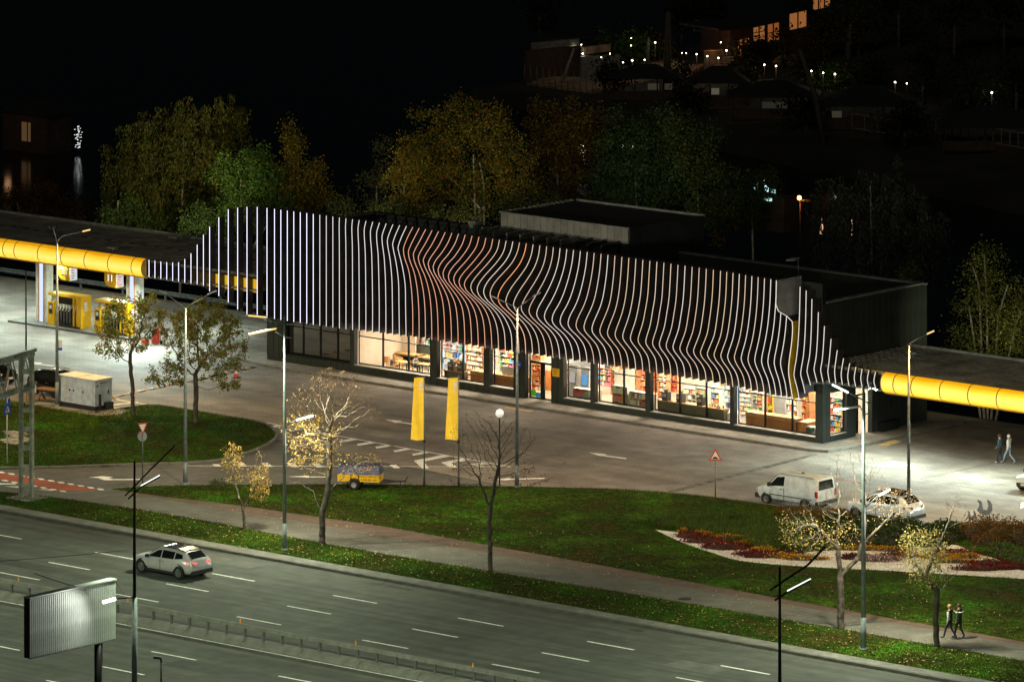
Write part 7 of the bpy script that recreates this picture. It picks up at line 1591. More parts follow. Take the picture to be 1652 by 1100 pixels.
for k, (px, py, a, b_, h_) in enumerate([(1300, 868, 1.5, 1.2, .9), (1335, 872, 1.5, 1.2, 1.1), (1365, 862, 1.5, 1.3, 1.2), (1385, 875, 1.6, 1.2, 1.1), (1410, 868, 1.6, 1.3, 1.3), (1440, 875, 1.6, 1.2, 1.2), (1432, 860, 1.5, 1.2, 1.2), (1468, 872, 1.6, 1.2, 1.3), (1495, 866, 1.4, 1.2, 1.2), (1520, 872, 1.4, 1.1, 1.2), (1497, 882, 1.3, .9, .9), (1545, 865, 1.2, 1.0, 1.1), (1352, 848, 1.2, .9, .9), (1390, 850, 1.4, .9, 1.1), (1462, 856, 1.2, .9, 1.1), (1526, 857, 1.2, .8, 1.0)]):
    mound('dark_shrub', (px, py, a, b_), .08, h_ * .58, 1300, DG, ['low', 'round', 'broad', 'ragged'][k % 4] + ' dark evergreen shrub number ' * 0 + ' dark evergreen shrub, ' + ['left end of the hedge', 'second from the hedge left end', 'below the van rear', 'left of the tallest pole', 'right behind the tallest pole', 'below the crossover tail', 'below the crossover door', 'beside the brown curved pole', 'left of the bird figures', 'in front of the low bird figure', 'lowest, above the orange flowers', 'under the raised bird figure', 'behind the van rear corner', 'under the crossover front wheel', 'under the crossover rear bumper', 'at the kerb right of the brown pole'][k], 'shrub', .13, 'dark hedge shrubs behind the flower bed')
for k, (px, py, a, b_, h_) in enumerate([(1570, 868, 1.3, 1.0, 1.2), (1592, 862, 1.3, 1.1, 1.5), (1612, 872, 1.3, 1.1, 1.4), (1632, 868, 1.3, 1.1, 1.5), (1650, 876, 1.3, 1.1, 1.5), (1600, 880, 1.2, .9, 1.0), (1668, 870, 1.3, 1.1, 1.4)]):
    mound('rusty_shrub', (px, py, a, b_), .08, h_ * .7, 1300, RUST, 'rust and brown autumn shrub, ' + ['right of the forked tree limb', 'behind the raised bird figure', 'left of the frame-edge shrubs', 'second from the right picture edge', 'at the right picture edge', 'lower one above the red flowers', 'cut by the right picture edge'][k], 'shrub', .12, 'rusty shrubs at the right end of the bed')
for k, (px, py) in enumerate([(1615, 893), (1632, 900), (1648, 905), (1660, 912)]):
    mound('green_shrub', (px, py, 1.0, .7), .08, .6, 700, GG, 'bright green low shrub beside the right end of the flower bed, ' + ['leftmost', 'second', 'third', 'at the picture edge'][k], 'shrub', .12, 'bright green shrubs at the bed end')
mound('weed_tuft', (352, 785, .7, .3), .06, .4, 260, GG, 'bright green weed tuft on the lane edge above the small yellow tree', 'weed', .1)
# ---------------- trees behind the shop
def bgtree(label, t, blobs, n, cols, size, seed, trunks=(), willow=False, base=None, bark='bark_pale', name='tree', lo=.45, hi=1.5, clump=.75, hollow=.35, group=None):
    """blobs (px, py, rx_px, ry_px) surveyed on the plane y=t; built as a real crown of leaf clumps with depth"""
    g = np.random.default_rng(seed); sc_ = FPX / (OY + OT(blobs[0][0], blobs[0][1], t)[0] * UY + t * VY)
    bx = OT(base or blobs[0][0], 400, t)[0]; T = thing(name, label, 'tree', (bx, t, -2), 0, group); ar = np.array([b_[2] * b_[3] for b_ in blobs], float); ar /= ar.sum(); Ps = []
    for b_, w_ in zip(blobs, ar):
        cx, cz = OT(b_[0], b_[1], t); rx_, rz_ = b_[2] / sc_, b_[3] / sc_; ry_ = (rx_ + rz_) * .42
        nc = max(10, int(rx_ * rz_ * 6.5)); c = g.normal(size=(nc, 3)); c /= np.linalg.norm(c, axis=1)[:, None]; c *= g.uniform(hollow, 1.08, (nc, 1)); c[:, 2] -= .12 * g.uniform(0, 1, nc)
        m = int(n * w_ * 1.9); k = g.integers(0, nc, m); o_ = g.normal(size=(m, 3)) * clump * .42
        if willow: o_[:, 2] = -np.abs(g.normal(size=m)) * 1.1; o_[:, 0] *= .6; o_[:, 1] *= .6
        P = np.stack([cx - bx + (c[k, 0] * rx_ * RX + c[k, 1] * ry_ * FX), (c[k, 0] * rx_ * RY + c[k, 1] * ry_ * FY), cz + 2 + c[k, 2] * rz_], 1) + o_
        Ps.append(P)
    P = np.concatenate(Ps)
    def cf(P, g):
        c = np.array(cols)[((np.sin(P[:, 0] * .8 + seed) + np.sin(P[:, 2] * .9 + seed * 2) + g.normal(0, .7, len(P))) * .5 % 1 * len(cols)).astype(int) % len(cols)]; return c * g.uniform(lo, hi, (len(P), 1))
    V, F_, C = quads(P, size * .74, cf, g, .3 if willow else .62, vertical=.6 if willow else 0); npmesh('crown', V, F_, 'leaf', C, T)
    q = MB(); c0 = OT(blobs[0][0], blobs[0][1], t); 
    for tr in (trunks or [[(base or blobs[0][0], 420), (blobs[0][0], blobs[0][1])]]):
        pp = [OT(px, py, t) for px, py in tr]; q.tube([(a - bx, R.uniform(-.3, .3) if i else 0, z + 2 if i else 0) for i, (a, z) in enumerate(pp)], [.09 * (1 - .75 * i / len(pp)) for i in range(len(pp))], 6)
    q.build('trunk', bark, T); return T
WIL = [(.075, .095, .018), (.10, .10, .02), (.055, .07, .016), (.12, .085, .02)]; GRE = [(.035, .085, .018), (.05, .11, .02), (.085, .11, .02), (.03, .06, .015)]
AUT = [(.17, .12, .015), (.10, .11, .02), (.20, .09, .015), (.06, .075, .015), (.22, .15, .02)]; REDD = [(.10, .04, .015), (.07, .045, .015), (.12, .06, .015)]; DGR = [(.022, .045, .016), (.03, .06, .02), (.04, .06, .016)]; GWL = [(.035, .037, .028), (.025, .03, .02), (.05, .05, .04)]
bgtree('huge drooping yellow-green willow behind the left canopy', 24, [(300, 215, 100, 62), (210, 260, 52, 62), (375, 230, 50, 70), (290, 290, 110, 70), (235, 320, 70, 50), (330, 170, 60, 26)], 17000, WIL, .34, 31, willow=True, base=290)
bgtree('rich green tree standing between the willow and the tallest left fins', 19, [(385, 290, 42, 60), (350, 345, 28, 36), (425, 270, 30, 45), (430, 320, 40, 35)], 6500, GRE, .22, 32, base=390)
bgtree('orange-tipped autumn tree behind the first tall fins', 21, [(465, 235, 30, 38), (478, 300, 50, 45), (510, 300, 36, 40), (440, 300, 30, 40)], 5600, AUT, .22, 33, base=475)
bgtree('yellow autumn poplar group with pale forked trunk behind the shop', 22, [(735, 190, 50, 46), (690, 230, 45, 55), (800, 210, 46, 55), (745, 260, 70, 60), (830, 270, 38, 60), (790, 300, 60, 40), (700, 300, 45, 40)], 11500, AUT + [(.07, .1, .02)], .22, 34, base=786,
       trunks=[[(789, 400), (778, 335), (745, 306), (702, 268)], [(776, 335), (768, 290), (760, 250)], [(780, 345), (778, 300), (777, 262)]], bark='bark_birch')
bgtree('low golden bush-like tree left of the forked trunk', 19, [(650, 300, 28, 50), (668, 260, 30, 50), (660, 335, 40, 25)], 3800, AUT, .2, 35, base=655)
bgtree('thin sparse dark tree between the fins and the golden trees', 23, [(605, 300, 22, 50), (615, 250, 14, 40)], 900, [(.10, .09, .04), (.06, .07, .03)], .18, 36, base=607, bark='bark_pale')
bgtree('reddish brown autumn tree behind the roof box', 30, [(890, 200, 42, 50), (930, 230, 50, 70), (900, 270, 50, 60), (960, 200, 35, 45)], 7500, REDD + AUT[:2], .24, 37, base=915)
bgtree('dark green broad tree right of the roof box', 26, [(1025, 230, 62, 62), (1000, 280, 50, 55), (1065, 280, 60, 55)], 7500, DGR + [(.04, .08, .03)], .24, 38, base=1035)
bgtree('dark green tree with olive tint, rightmost of the shop row', 26, [(1125, 250, 58, 62), (1150, 300, 48, 55), (1090, 205, 30, 30)], 6500, DGR + [(.09, .08, .02)], .24, 39, base=1130)
bgtree('large dim grey willow behind the right end of the shop roof', 30, [(1400, 300, 80, 55), (1350, 340, 55, 70), (1470, 340, 60, 60), (1430, 380, 90, 55), (1500, 380, 40, 50)], 8500, GWL, .36, 40, willow=True, base=1410)
bgtree('yellow-green birch with white branches at the right behind the canopy', 14.5, [(1590, 430, 30, 45), (1580, 490, 50, 50), (1625, 490, 45, 60), (1560, 545, 45, 40), (1615, 560, 55, 40), (1650, 520, 30, 60)], 5200, [(.10, .12, .02), (.14, .13, .03), (.07, .09, .02)], .2, 41, base=1594, clump=.8, bark='bark_pale',
       trunks=[[(1594, 600), (1594, 560), (1590, 490), (1588, 410)], [(1596, 560), (1610, 510), (1625, 460)], [(1594, 570), (1570, 520), (1556, 480)], [(1597, 575), (1640, 530), (1652, 500)], [(1590, 510), (1578, 460), (1572, 430)], [(1590, 600), (1560, 560), (1530, 540)]])
bgtree('small olive treetop just above the shop rear parapet', 17, [(1468, 450, 16, 20), (1455, 470, 18, 14)], 700, WIL, .2, 42, base=1465)
bgtree('dim reddish bush line behind the left canopy roof', 27, [(30, 325, 40, 30), (75, 320, 30, 28), (130, 345, 40, 25)], 2600, REDD, .22, 43, base=60)
bgtree('dark bush below the faraway terrace', 33, [(1215, 330, 30, 60), (1235, 290, 24, 30)], 2200, DGR, .22, 44, base=1218)
bgtree('dark reddish undergrowth behind the shop between the green trees', 31, [(1000, 330, 120, 40), (1160, 350, 60, 40)], 4200, DGR + REDD, .24, 45, base=1000)
bgtree('dark olive undergrowth filling the gap under the golden trees', 17, [(640, 345, 70, 26), (760, 345, 80, 30), (860, 340, 60, 34), (560, 345, 50, 22)], 5200, [(.05, .06, .018), (.07, .06, .02), (.03, .045, .014)], .22, 46, base=700)
bgtree('dark green undergrowth below the willow and the left autumn trees', 17, [(440, 345, 80, 26), (330, 350, 60, 24), (220, 350, 70, 24)], 4200, [(.04, .065, .018), (.03, .05, .014)], .22, 47, base=330)
# ================================================================= FAR BANK
A_ = Vector((*G(800, 150, -4), 0)); B_ = Vector((*G(1760, 350, -4), 0)); dirb = (B_ - A_).normalized(); inl = Vector((-dirb.y, dirb.x, 0)); 
if inl.dot(Vector((FX, FY, 0))) < 0: inl = -inl
def hz(x, y):
    d = (Vector((x, y, 0)) - A_).dot(inl); return -5.2 if d < 0 else -4.0 + min(d, 12) * .05 + max(0, d - 12) * .13
def GH(px, py):
    h = 0.0
    for _ in range(40): x, y = G(px, py, h); h += (hz(x, y) - h) * .35
    x, y = G(px, py, h); return x, y, h
q = MB(); W_ = 260; nb, ni = 40, 30; dv = [0, 0, .01] + [3 + k * 9 for k in range(ni - 3)]
V = []
for j, d in enumerate(dv):
    for i in range(nb + 1):
        p = A_ + dirb * (-4 + (W_) * i / nb) + inl * d; z = -5.6 if j == 0 else hz(p.x, p.y) + (R.uniform(-.2, .2) if j > 3 else 0); V.append((p.x, p.y, z))
q.add(V, [(j * (nb + 1) + i, j * (nb + 1) + i + 1, (j + 1) * (nb + 1) + i + 1, (j + 1) * (nb + 1) + i) for j in range(len(dv) - 1) for i in range(nb)], smooth=True)
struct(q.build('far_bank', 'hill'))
rzb = math.atan2(dirb.y, dirb.x)
def farquad(x0, x1, z0, z1, q, mi=0, y=0.0, d=.2): q.box(x0, x1, y, y + d, z0, z1, mi)
SC = FPX / (OY + G(1100, 130, -2)[0] * UY + G(1100, 130, -2)[1] * VY)        # px per metre there
M['globef'] = emi('terrace_globe', (1.0, .93, .72), 7.0)
lamps = [(926, 77, 1), (938, 73, 1.1), (940, 87, 1.1), (970, 93, .5), (984, 87, .6), (1018, 62, .6), (1018, 74, .6), (1005, 101, 1), (1020, 98, 1.2), (1040, 97, .8), (1057, 69, 1), (1075, 69, 1.3), (1124, 88, 1), (1141, 91, 1), (1163, 69, .7), (1172, 82, 1.2), (1159, 94, 1), (1233, 105, 1), (1252, 107, 1.2), (1309, 115, 1.1), (1328, 118, 1), (1347, 120, 1.3), (1444, 133, 1.1), (1463, 135, .8), (1600, 150, 1.3), (1100, 86, .3), (1107, 86, .3)]
lamps.sort()
for k, (px, py, s_) in enumerate(lamps):
    x, y, h = GH(px, py + 42); r_, z_ = PD(px, py, x, y); T = thing('terrace_lamp', f'tiny bright globe lamp of the far terrace, {ORD[k]} counted from the left', 'garden lamp', (x, y, h), 0, 'small lit globe lamps of the far terrace')
    q = MB(); q.tube([(0, 0, 0), (r_ * RX, r_ * RY, z_ - h - .1)], .03, 4); q.build('mast', 'farwood', T)
    q = MB(); rr = .065 * s_ ** .5; q.lathe([(0, -rr), (rr * .8, -rr * .6), (rr, 0), (rr * .8, rr * .6), (0, rr)], (r_ * RX, r_ * RY, z_ - h), 8); q.build('globe', 'globef', T)
    if s_ >= 1: lamp('POINT', (x + r_ * RX - FX * .3, y + r_ * RY - FY * .3, z_), 6 * s_, (1, .86, .58), size=.12, name='terrace_lamp_light')
# terrace floor, pavilion and walls of the restaurant at the left
def fpoly(name, pix, matn, label, cat, dz=.15, kind=None):
    P = [GH(*p) for p in pix]; q = MB(); q.face([(a, b_, c + dz) for a, b_, c in P]); q.face([(a, b_, c - 1.5) for a, b_, c in P][::-1])
    for i in range(len(P)): a, c = P[i], P[(i + 1) % len(P)]; q.face([(a[0], a[1], a[2] - 1.5), (c[0], c[1], c[2] - 1.5), (c[0], c[1], c[2] + dz), (a[0], a[1], a[2] + dz)])
    return tag(q.build(name, matn), label, cat)
fpoly('terrace_floor', [(850, 138), (958, 152), (1010, 138), (1110, 112), (1102, 100), (1075, 96), (1000, 112), (950, 128), (880, 126)], 'farstone', 'dim warm stone terrace of the far restaurant', 'terrace', kind='structure')
def wallpx(name, px0, py0, px1, py1, hpx, matn, label=None, cat=None, parent=None, th=.3, up=0.0):
    x0, y0, h0 = GH(px0, py0); x1, y1, h1 = GH(px1, py1); hb = min(h0, h1); hm = hpx / SC; q = MB(); a = Vector((x0, y0, hb + up)); c = Vector((x1, y1, hb + up)); d = (c - a).normalized(); n_ = Vector((-d.y, d.x, 0)) * th
    q.add([a, c, c + n_, a + n_, a + Vector((0, 0, hm)), c + Vector((0, 0, hm)), c + n_ + Vector((0, 0, hm)), a + n_ + Vector((0, 0, hm))], [(0, 3, 2, 1), (4, 5, 6, 7), (0, 1, 5, 4), (1, 2, 6, 5), (2, 3, 7, 6), (3, 0, 4, 7)])
    o = q.build(name, matn, parent)
    if label: tag(o, label, cat)
    return o
rest = thing('terrace_pavilion', 'dark timber pavilion with a pale fascia board at the left end of the far terrace', 'pavilion', (0, 0, 0))
wallpx('back_wall', 848, 133, 936, 120, 52, 'farwood', parent=rest); wallpx('fascia_board', 858, 131, 935, 118, 24, 'farwall', parent=rest, up=2.1, th=.15)
wallpx('roof', 858, 129, 980, 110, 3, 'darkroof', parent=rest, up=3.4, th=3)
wallpx('patterned_wall', 938, 131, 1000, 122, 40, 'farwall', 'grey patterned wall behind hanging leaves on the far terrace', 'wall')
wallpx('brick_wall_end', 942, 128, 985, 118, 12, 'farstone', 'dim pink brick strip above the patterned terrace wall', 'wall', up=2.2)
trl = thing('terrace_railing', 'thin railing of dark posts along the edge of the far terrace', 'railing', GH(846, 139))
for k in range(12):
    x, y, h = GH(846 + k * 10, 139 + k * 1.3); q = MB(); q.tube([(0, 0, 0), (0, 0, 1.9)], .035, 5); o = q.build('post', 'galv', trl); o.location = Vector((x, y, h)) - trl.location
q = MB(); a, c = GH(905, 137), GH(926, 78); r_, z_ = PD(926, 78, a[0], a[1]); q.tube([(a[0], a[1], a[2]), (a[0] + r_ * RX, a[1] + r_ * RY, z_)], [.16, .1], 6); tag(q.build('leaning_dead_tree', 'bark_pale'), 'pale leaning tree trunk on the far terrace left of the lamps', 'tree')
# brick house with lit windows
M['litwin'] = mat('lit_window_orange', (.3, .12, .04), .6, var=.5, scale=3, emis=(1.0, .36, .10), estr=.12); M['litwin2'] = mat('lit_window_dim', (.3, .12, .04), .6, var=.5, scale=3, emis=(1.0, .30, .07), estr=.10)
house = thing('far_house', 'dark brick house on the far slope with orange lit windows', 'house', (0, 0, 0))
wallpx('wall', 1178, 104, 1310, 74, 62, 'farwood', parent=house, th=5); wallpx('roof', 1160, 112, 1300, 76, 4, 'darkroof', parent=house, up=3.4, th=6)
def win(px0, py0, px1, py1, mt, nb_=1, nv=1, skew=-.22):
    x, y, h = GH(1240, 92)
    r0, z0_ = PD(px0, py0, x, y); r1, z1_ = PD(px1, py1, x, y); q = MB(); dz_ = (px1 - px0) * skew * .5 / SC * -1
    f_ = -2.2
    P = [rt(r0, z1_ - dz_, f_), rt(r1, z1_ + dz_, f_), rt(r1, z0_ + dz_, f_), rt(r0, z0_ - dz_, f_)]; q.face([(x + p[0], y + p[1], p[2]) for p in P]); o = q.build('lit_window', mt, house)
    q = MB()
    for k in range(nb_ + 1):
        u_ = k / nb_; a = Vector(P[0]).lerp(Vector(P[1]), u_); c = Vector(P[3]).lerp(Vector(P[2]), u_); q.beam((x + a.x - FX * .05, y + a.y - FY * .05, a.z), (x + c.x - FX * .05, y + c.y - FY * .05, c.z), .09)
    for k in range(nv + 1):
        u_ = k / nv; a = Vector(P[0]).lerp(Vector(P[3]), u_); c = Vector(P[1]).lerp(Vector(P[2]), u_); q.beam((x + a.x - FX * .06, y + a.y - FY * .06, a.z), (x + c.x - FX * .06, y + c.y - FY * .06, c.z), .07)
    q.build('window_frame', 'darkroof', o)
win(1188, 58, 1208, 86, 'litwin2', 2, 1); win(1213, 38, 1233, 66, 'litwin', 2, 3); win(1236, 33, 1256, 62, 'litwin2', 2, 2); win(1271, 15, 1300, 42, 'litwin', 2, 1); win(1309, -8, 1338, 10, 'litwin', 3, 1)
for px0, py0, px1, py1 in ((1120, 34, 1146, 50),):
    x, y, h = GH(1133, 80); q = MB(); c_ = [PD(px0, py0, x, y), PD(px1, py0, x, y), PD(px1, py1, x, y), PD(px0, py1, x, y)]; c_ = [(x + a * RX, y + a * RY, z) for a, z in c_]
    for a, d in zip(c_, c_[1:] + c_[:1]): q.beam(a, d, .08)
    tag(q.build('white_window_frame', 'farwall'), 'pale empty window frame of a dark building left of the brick house', 'window frame')
lamp('POINT', (GH(1150, 112)[0], GH(1150, 112)[1], GH(1150, 112)[2] + 2.5), 26, (1, .42, .14), size=.3, name='stair_light')
wallpx('lit_brick_wall', 1138, 114, 1168, 108, 32, 'farstone', 'warm lit brick wall piece beside the far stairs', 'wall')
st_ = thing('garden_stairs', 'short flight of stone steps lit orange beside the far brick wall', 'stairs', GH(1160, 112))
for k in range(5):
    q = MB(); a, c = rt(-.6 + k * .28, .1 + k * .22, .2 * k), rt(.5 + k * .28, .1 + k * .22, .2 * k); q.beam(a, c, .45, .12); q.build('step', 'farstone', st_)
fpoly('garden_path', [(1070, 122), (1100, 128), (1120, 118), (1135, 106), (1100, 108)], 'farstone', 'dim stone path left of the second gazebo', 'path')
fpoly('garden_path', [(1200, 152), (1216, 146), (1250, 140), (1248, 130), (1222, 132), (1205, 140)], 'farstone', 'dim stone path between gazebo and hedge on the far bank', 'path')
fpoly('lit_slope', [(1247, 100), (1262, 104), (1290, 104), (1288, 92), (1262, 90)], 'farstone', 'dim orange lit stone slope under the brick house', 'slope')
# gazebos with dark hipped roofs
def gazebo(px, py, wpx, hpx, lit, label, cat='gazebo', wall=None):
    x, y, h = GH(px, py); T = thing('gazebo', label, cat, (x, y, h)); w_ = wpx / SC / 2; q = MB(); e = 1.9; dp = w_ * .8
    base = [rt(-w_, e, -dp * .5), rt(w_, e, -dp * .5), rt(w_, e, dp), rt(-w_, e, dp)]; top = [rt(-w_ * .25, e + hpx / SC, 0), rt(w_ * .25, e + hpx / SC, 0)]
    q.add(base + top, [(0, 1, 5, 4), (1, 2, 5), (2, 3, 4, 5), (3, 0, 4), (3, 2, 1, 0)]); q.build('roof', 'darkroof', T)
    for a in (-.9, -.3, .3, .9): q = MB(); q.tube([rt(w_ * a, 0, -dp * .45), rt(w_ * a, e, -dp * .45)], .07, 5); q.build('post', 'farwood', T)
    q = MB(); q.beam(rt(-w_ * .95, .45, -dp * .45), rt(w_ * .95, .45, -dp * .45), .1, .8); q.build('parapet', 'farwood', T)
    for (a, c, s_) in lit: q = MB(); q.beam(rt(w_ * a, 1.15, -dp * .2), rt(w_ * c, 1.15, -dp * .2), .05, .55); q.build('lit_interior', emi('gazebo_glow', (.95, .85, .6), s_ * .35), T)
    return T
gazebo(1042, 160, 120, 22, [(.05, .35, .05), (.5, .7, .04)], 'dark hipped-roof gazebo in front of the far terrace'); gazebo(1160, 168, 100, 26, [(-.25, .0, .12)], 'dark gazebo with one pale lit opening on the far bank')
gazebo(1250, 190, 150, 24, [(-.3, .25, .03)], 'low dark pavilion right of the two gazebos'); gazebo(1400, 205, 150, 30, [(-.75, -.55, .05)], 'large dark roofed pavilion below the far garden lamps')
gazebo(1600, 240, 160, 30, [], 'large dark pavilion at the upper right picture edge')
for (px0, py0, px1, py1, n_, lb) in ((1375, 214, 1456, 226, 4, 'long dim window front of the pavilion below the far lamps'), (1510, 222, 1670, 248, 12, 'long dim glazed veranda at the upper right')):
    x0, y0, h0 = GH(px0, py0 + 8); T = thing('glazed_veranda', lb, 'veranda', (x0, y0, h0)); x1, y1, h1 = GH(px1, py1 + 8); d = Vector((x1 - x0, y1 - y0, 0)); q = MB(); q.beam(Vector((0, 0, 2.0)), d + Vector((0, 0, 2.0)), .12); q.beam(Vector((0, 0, .8)), d + Vector((0, 0, .8)), .12); q.build('rails', 'farwall', T)
    q = MB(); q.beam(Vector((0, 0, .4)), d + Vector((0, 0, .4)), .1, .75); q.build('parapet', 'farwood', T)
    for k in range(n_ + 1): a = d * k / n_; q = MB(); q.beam(a, a + Vector((0, 0, 2.0)), .09); q.build('post', 'farwall', T)
# boat shelter / kiosk with bluish lights and its bright orange lamp, on the near side of the water
x, z = OT(1240, 300, 34); T = thing('quay_shed', 'small shed with pale cyan lit panels above the orange lamp at the water', 'shed', (x, 34, z - 3)); q = MB(); q.box(-1.3, 1.3, 0, 1.4, 0, 2.3); q.build('wall', 'farwood', T)
for a, c, z0_, z1_, s_ in ((-1.2, -.9, 2.9, 3.4, .35), (-.3, .0, 2.9, 3.3, 1.2), (.2, .6, 2.85, 3.1, .35), (-.5, .3, 2.3, 2.5, .5)):
    q = MB(); q.box(a, c, -.05, -.02, z0_ - .3, z1_ - .3); q.build('lit_panel', emi('cyan_glow', (.55, .95, .9), s_), T)
x, z = OT(1291, 319, 36); T = thing('orange_lamp', 'glowing orange lamp at the end of a horizontal beam over the dark water', 'lamp', (x, 36, z - 2.5)); q = MB(); q.tube([(0, 0, -1.5), (0, 0, 2.5)], .05, 6); q.beam((-2.6, 0, 2.35), (.9, 0, 2.35), .12); q.build('mast', 'farwood', T)
q = MB(); q.lathe([(0, -.16), (.12, -.1), (.14, 0), (.1, .12), (0, .15)], (0, -.1, 2.5), 10); q.build('bulb', emi('orange_bulb', (1, .32, .06), 7), T); lamp('POINT', (x, 35.6, z), 45, (1, .30, .06), size=.15, name='orange_lamp_light')
x, z = OT(1258, 345, 35); q = MB(); q.tube([(0, 0, -.7), (.08, 0, 0), (-.05, 0, .7)], [.03, .1, .04], 6); T = tag(q.build('blue_streak', emi('blue_glow', (.04, .16, 1.0), 1.2)), 'blue streak mirrored in the water below the orange lamp', 'light streak'); T.location = (x, 35, z)  # glowing tube stands in for a streak mirrored in the water
for px, py, lb in ((1325, 365, 'small pale orange lit figure-like lantern right of the blue streak'), (1374, 367, 'thin pale orange lantern further right at the water')):
    x, z = OT(px, py, 34); q = MB(); q.tube([(0, 0, -.5), (.06, 0, 0), (0, 0, .5)], [.12, .08, .03] if px < 1350 else [.05, .04, .02], 6); o = tag(q.build('lantern', emi('pale_glow', (1, .55, .3), .4)), lb, 'lantern'); o.location = (x, 34, z)
# streak and building mirrored in the water at the left, built as glowing objects
x, y = G(126, 236, -4.4)
T = thing('water_light_streak', 'cold white light streak mirrored in the water at the left, glittering', 'lamp', (x, y, -5)); q = MB()
for k in range(46): 
    zz = .4 + R.uniform(0, 1) * 1.9; xx = R.gauss(0, .22) * (1.15 - abs(zz - 1.3) / 2); q.box(xx - .05, xx + .05, -.02, .02, zz, zz + .05)
q.build('glitter_panel', emi('white_glitter', (.95, 1, 1), .45), T); q = MB(); q.tube([(0, .1, 0), (0, .1, 2.4)], .05, 5); q.build('mast', 'farwood', T)
x, y = G(40, 226, -4); T = thing('mirrored_building', 'dim brown mirror image of a building with a pale lit window at the far left', 'mirrored_building', (x, y, -5)); q = MB(); q.box(-2.6, 2.6, 0, 3, 0, 3.2); q.build('wall', 'farwood', T); q = MB(); q.add([(-2.8, -.2, 3.2), (2.8, -.2, 3.2), (2.8, 3.2, 3.2), (-2.8, 3.2, 3.2), (-1.4, 1.5, 4.4), (1.4, 1.5, 4.4)], [(0, 1, 5, 4), (1, 2, 5), (2, 3, 4, 5), (3, 0, 4)]); q.build('roof', 'darkroof', T)
q = MB(); q.box(-.35, .25, -.03, -.01, .9, 2.5); q.box(.4, .7, -.03, -.01, .9, 2.5); q.build('lit_window', emi('mirrored_building_glow', (.8, .45, .2), .045), T)
lamp('POINT', (x, y - 2.0, -2.5), 2, (1, .5, .25), size=.3, name='mirrored_building_light')
x, z = OT(158, 345, 24); q = MB(); q.box(-.05, .05, 0, .05, -.7, .7); q.box(.25, .32, 0, .05, -.6, .6); o = tag(q.build('lit_slit_window', emi('warm_slit', (.7, .6, .3), .12)), 'two narrow dim lit slits below the left edge of the willow', 'lit window'); o.location = (x, 26, z)
# dark woods on the far bank
def fartree(px, py, rx_, ry_, n, cols, label, seed, name='far_tree'):
    x, y, h = GH(px, py); g = np.random.default_rng(seed); T = thing(name, label, 'tree', (x, y, h)); w_ = rx_ / SC; hh = ry_ / SC; m = n; c = g.normal(size=(26, 3)); c /= np.linalg.norm(c, axis=1)[:, None]; c *= g.uniform(.3, 1, (26, 1)); k = g.integers(0, 26, m)
    P = np.stack([c[k, 0] * w_, c[k, 1] * w_ * .8, hh * 1.25 + c[k, 2] * hh], 1) + g.normal(size=(m, 3)) * .55; V, F_, C = quads(P, .38, lambda P, g: pick(g, len(P), cols), g, .6); npmesh('crown', V, F_, 'leaf', C, T)
    q = MB(); q.tube([(0, 0, -.5), (0, 0, hh)], [.22, .1], 6); q.build('trunk', 'bark', T)
BK = [(.012, .016, .008), (.02, .022, .01), (.03, .03, .01)]; OL = [(.05, .05, .012), (.03, .035, .01), (.07, .06, .015)]  # near-black far leaves: missing light put into the colour
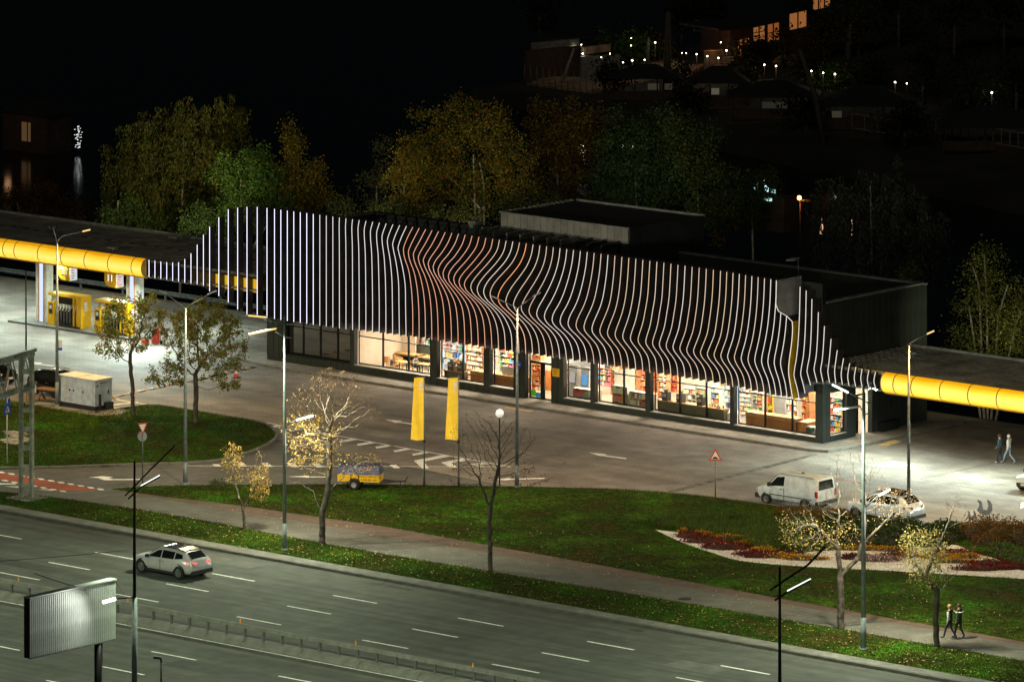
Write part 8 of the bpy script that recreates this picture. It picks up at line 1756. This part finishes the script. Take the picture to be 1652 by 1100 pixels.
for k, (px, py, a, c, cl_, lb) in enumerate([(870, 60, 60, 40, BK, 'dark tree above the terrace pavilion'), (975, 100, 26, 20, GG, 'leafy green tree lit by lamps before the patterned wall'), (1030, 104, 32, 22, GG, 'hanging green tree lit by the middle terrace lamps'), (1065, 100, 16, 18, OL, 'thin olive tree between the terrace lamps'), (1100, 66, 40, 40, BK, 'dark tall tree behind the terrace stairs'),
        (1330, 96, 36, 40, OL, 'olive tree right of the brick house'), (1385, 90, 40, 50, OL, 'dim yellow-green tree up the far slope'), (1450, 80, 60, 60, BK, 'dark tree up the slope, middle right'), (1540, 100, 60, 60, BK, 'dark tree near the upper right corner'), (1620, 90, 50, 60, BK, 'dark tree in the upper right corner'), (1340, 145, 22, 14, GG, 'small lit evergreen below the three right lamps'), (1205, 150, 8, 16, BK, 'small dark cypress on the far path'), (1098, 150, 9, 22, BK, 'little dark fir between the two gazebos'), (1490, 170, 40, 50, BK, 'dark round tree right of the pavilion lamps'), (1290, 60, 40, 30, BK, 'dark bush over the brick house roof'), (905, 118, 24, 20, OL, 'drooping olive tree before the pavilion fascia board'), (990, 150, 30, 20, BK, 'dark bush below the patterned terrace wall'), (1215, 120, 34, 28, BK, 'dark tree before the brick house wall'), (1262, 110, 20, 30, OL, 'olive tree under the upper lit window'), (1305, 140, 30, 22, BK, 'dark bush right of the lit stone slope'), (1400, 150, 40, 24, BK, 'dark bush above the large pavilion'), (1150, 60, 36, 34, BK, 'dark tree behind the white window frame'), (1560, 190, 50, 40, BK, 'dark tree over the right veranda roof'), (1640, 180, 44, 44, BK, 'dark tree at the right edge above the veranda'), (1300, 210, 40, 26, BK, 'dark waterside bush in front of the pavilions'), (1460, 240, 50, 30, BK, 'dark waterside bush below the window front'), (1110, 185, 40, 18, BK, 'dark waterside bush below the gazebos')]):
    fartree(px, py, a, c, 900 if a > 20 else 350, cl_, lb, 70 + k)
for px0, py0, px1, py1, r_, lb in ((1076, 150, 1078, 20, .42, 'thick dark trunk behind the first gazebo'), (1332, 232, 1290, 80, .30, 'leaning dim trunk in front of the dark pavilions'), (1044, 110, 1046, 60, .22, 'dark trunk between the terrace lamps'), (1368, 95, 1372, 40, .35, 'dim trunk on the upper slope')):
    x, y, h = GH(px0, py0); rr, zz = PD(px1, py1, x, y); q = MB(); q.tube([(0, 0, -1), (rr * RX * .4, rr * RY * .4, (zz - h) * .5), (rr * RX, rr * RY, zz - h)], [r_, r_ * .8, r_ * .55], 8); o = tag(q.build('leafless_tree', 'bark'), lb, 'tree'); o.location = (x, y, h)
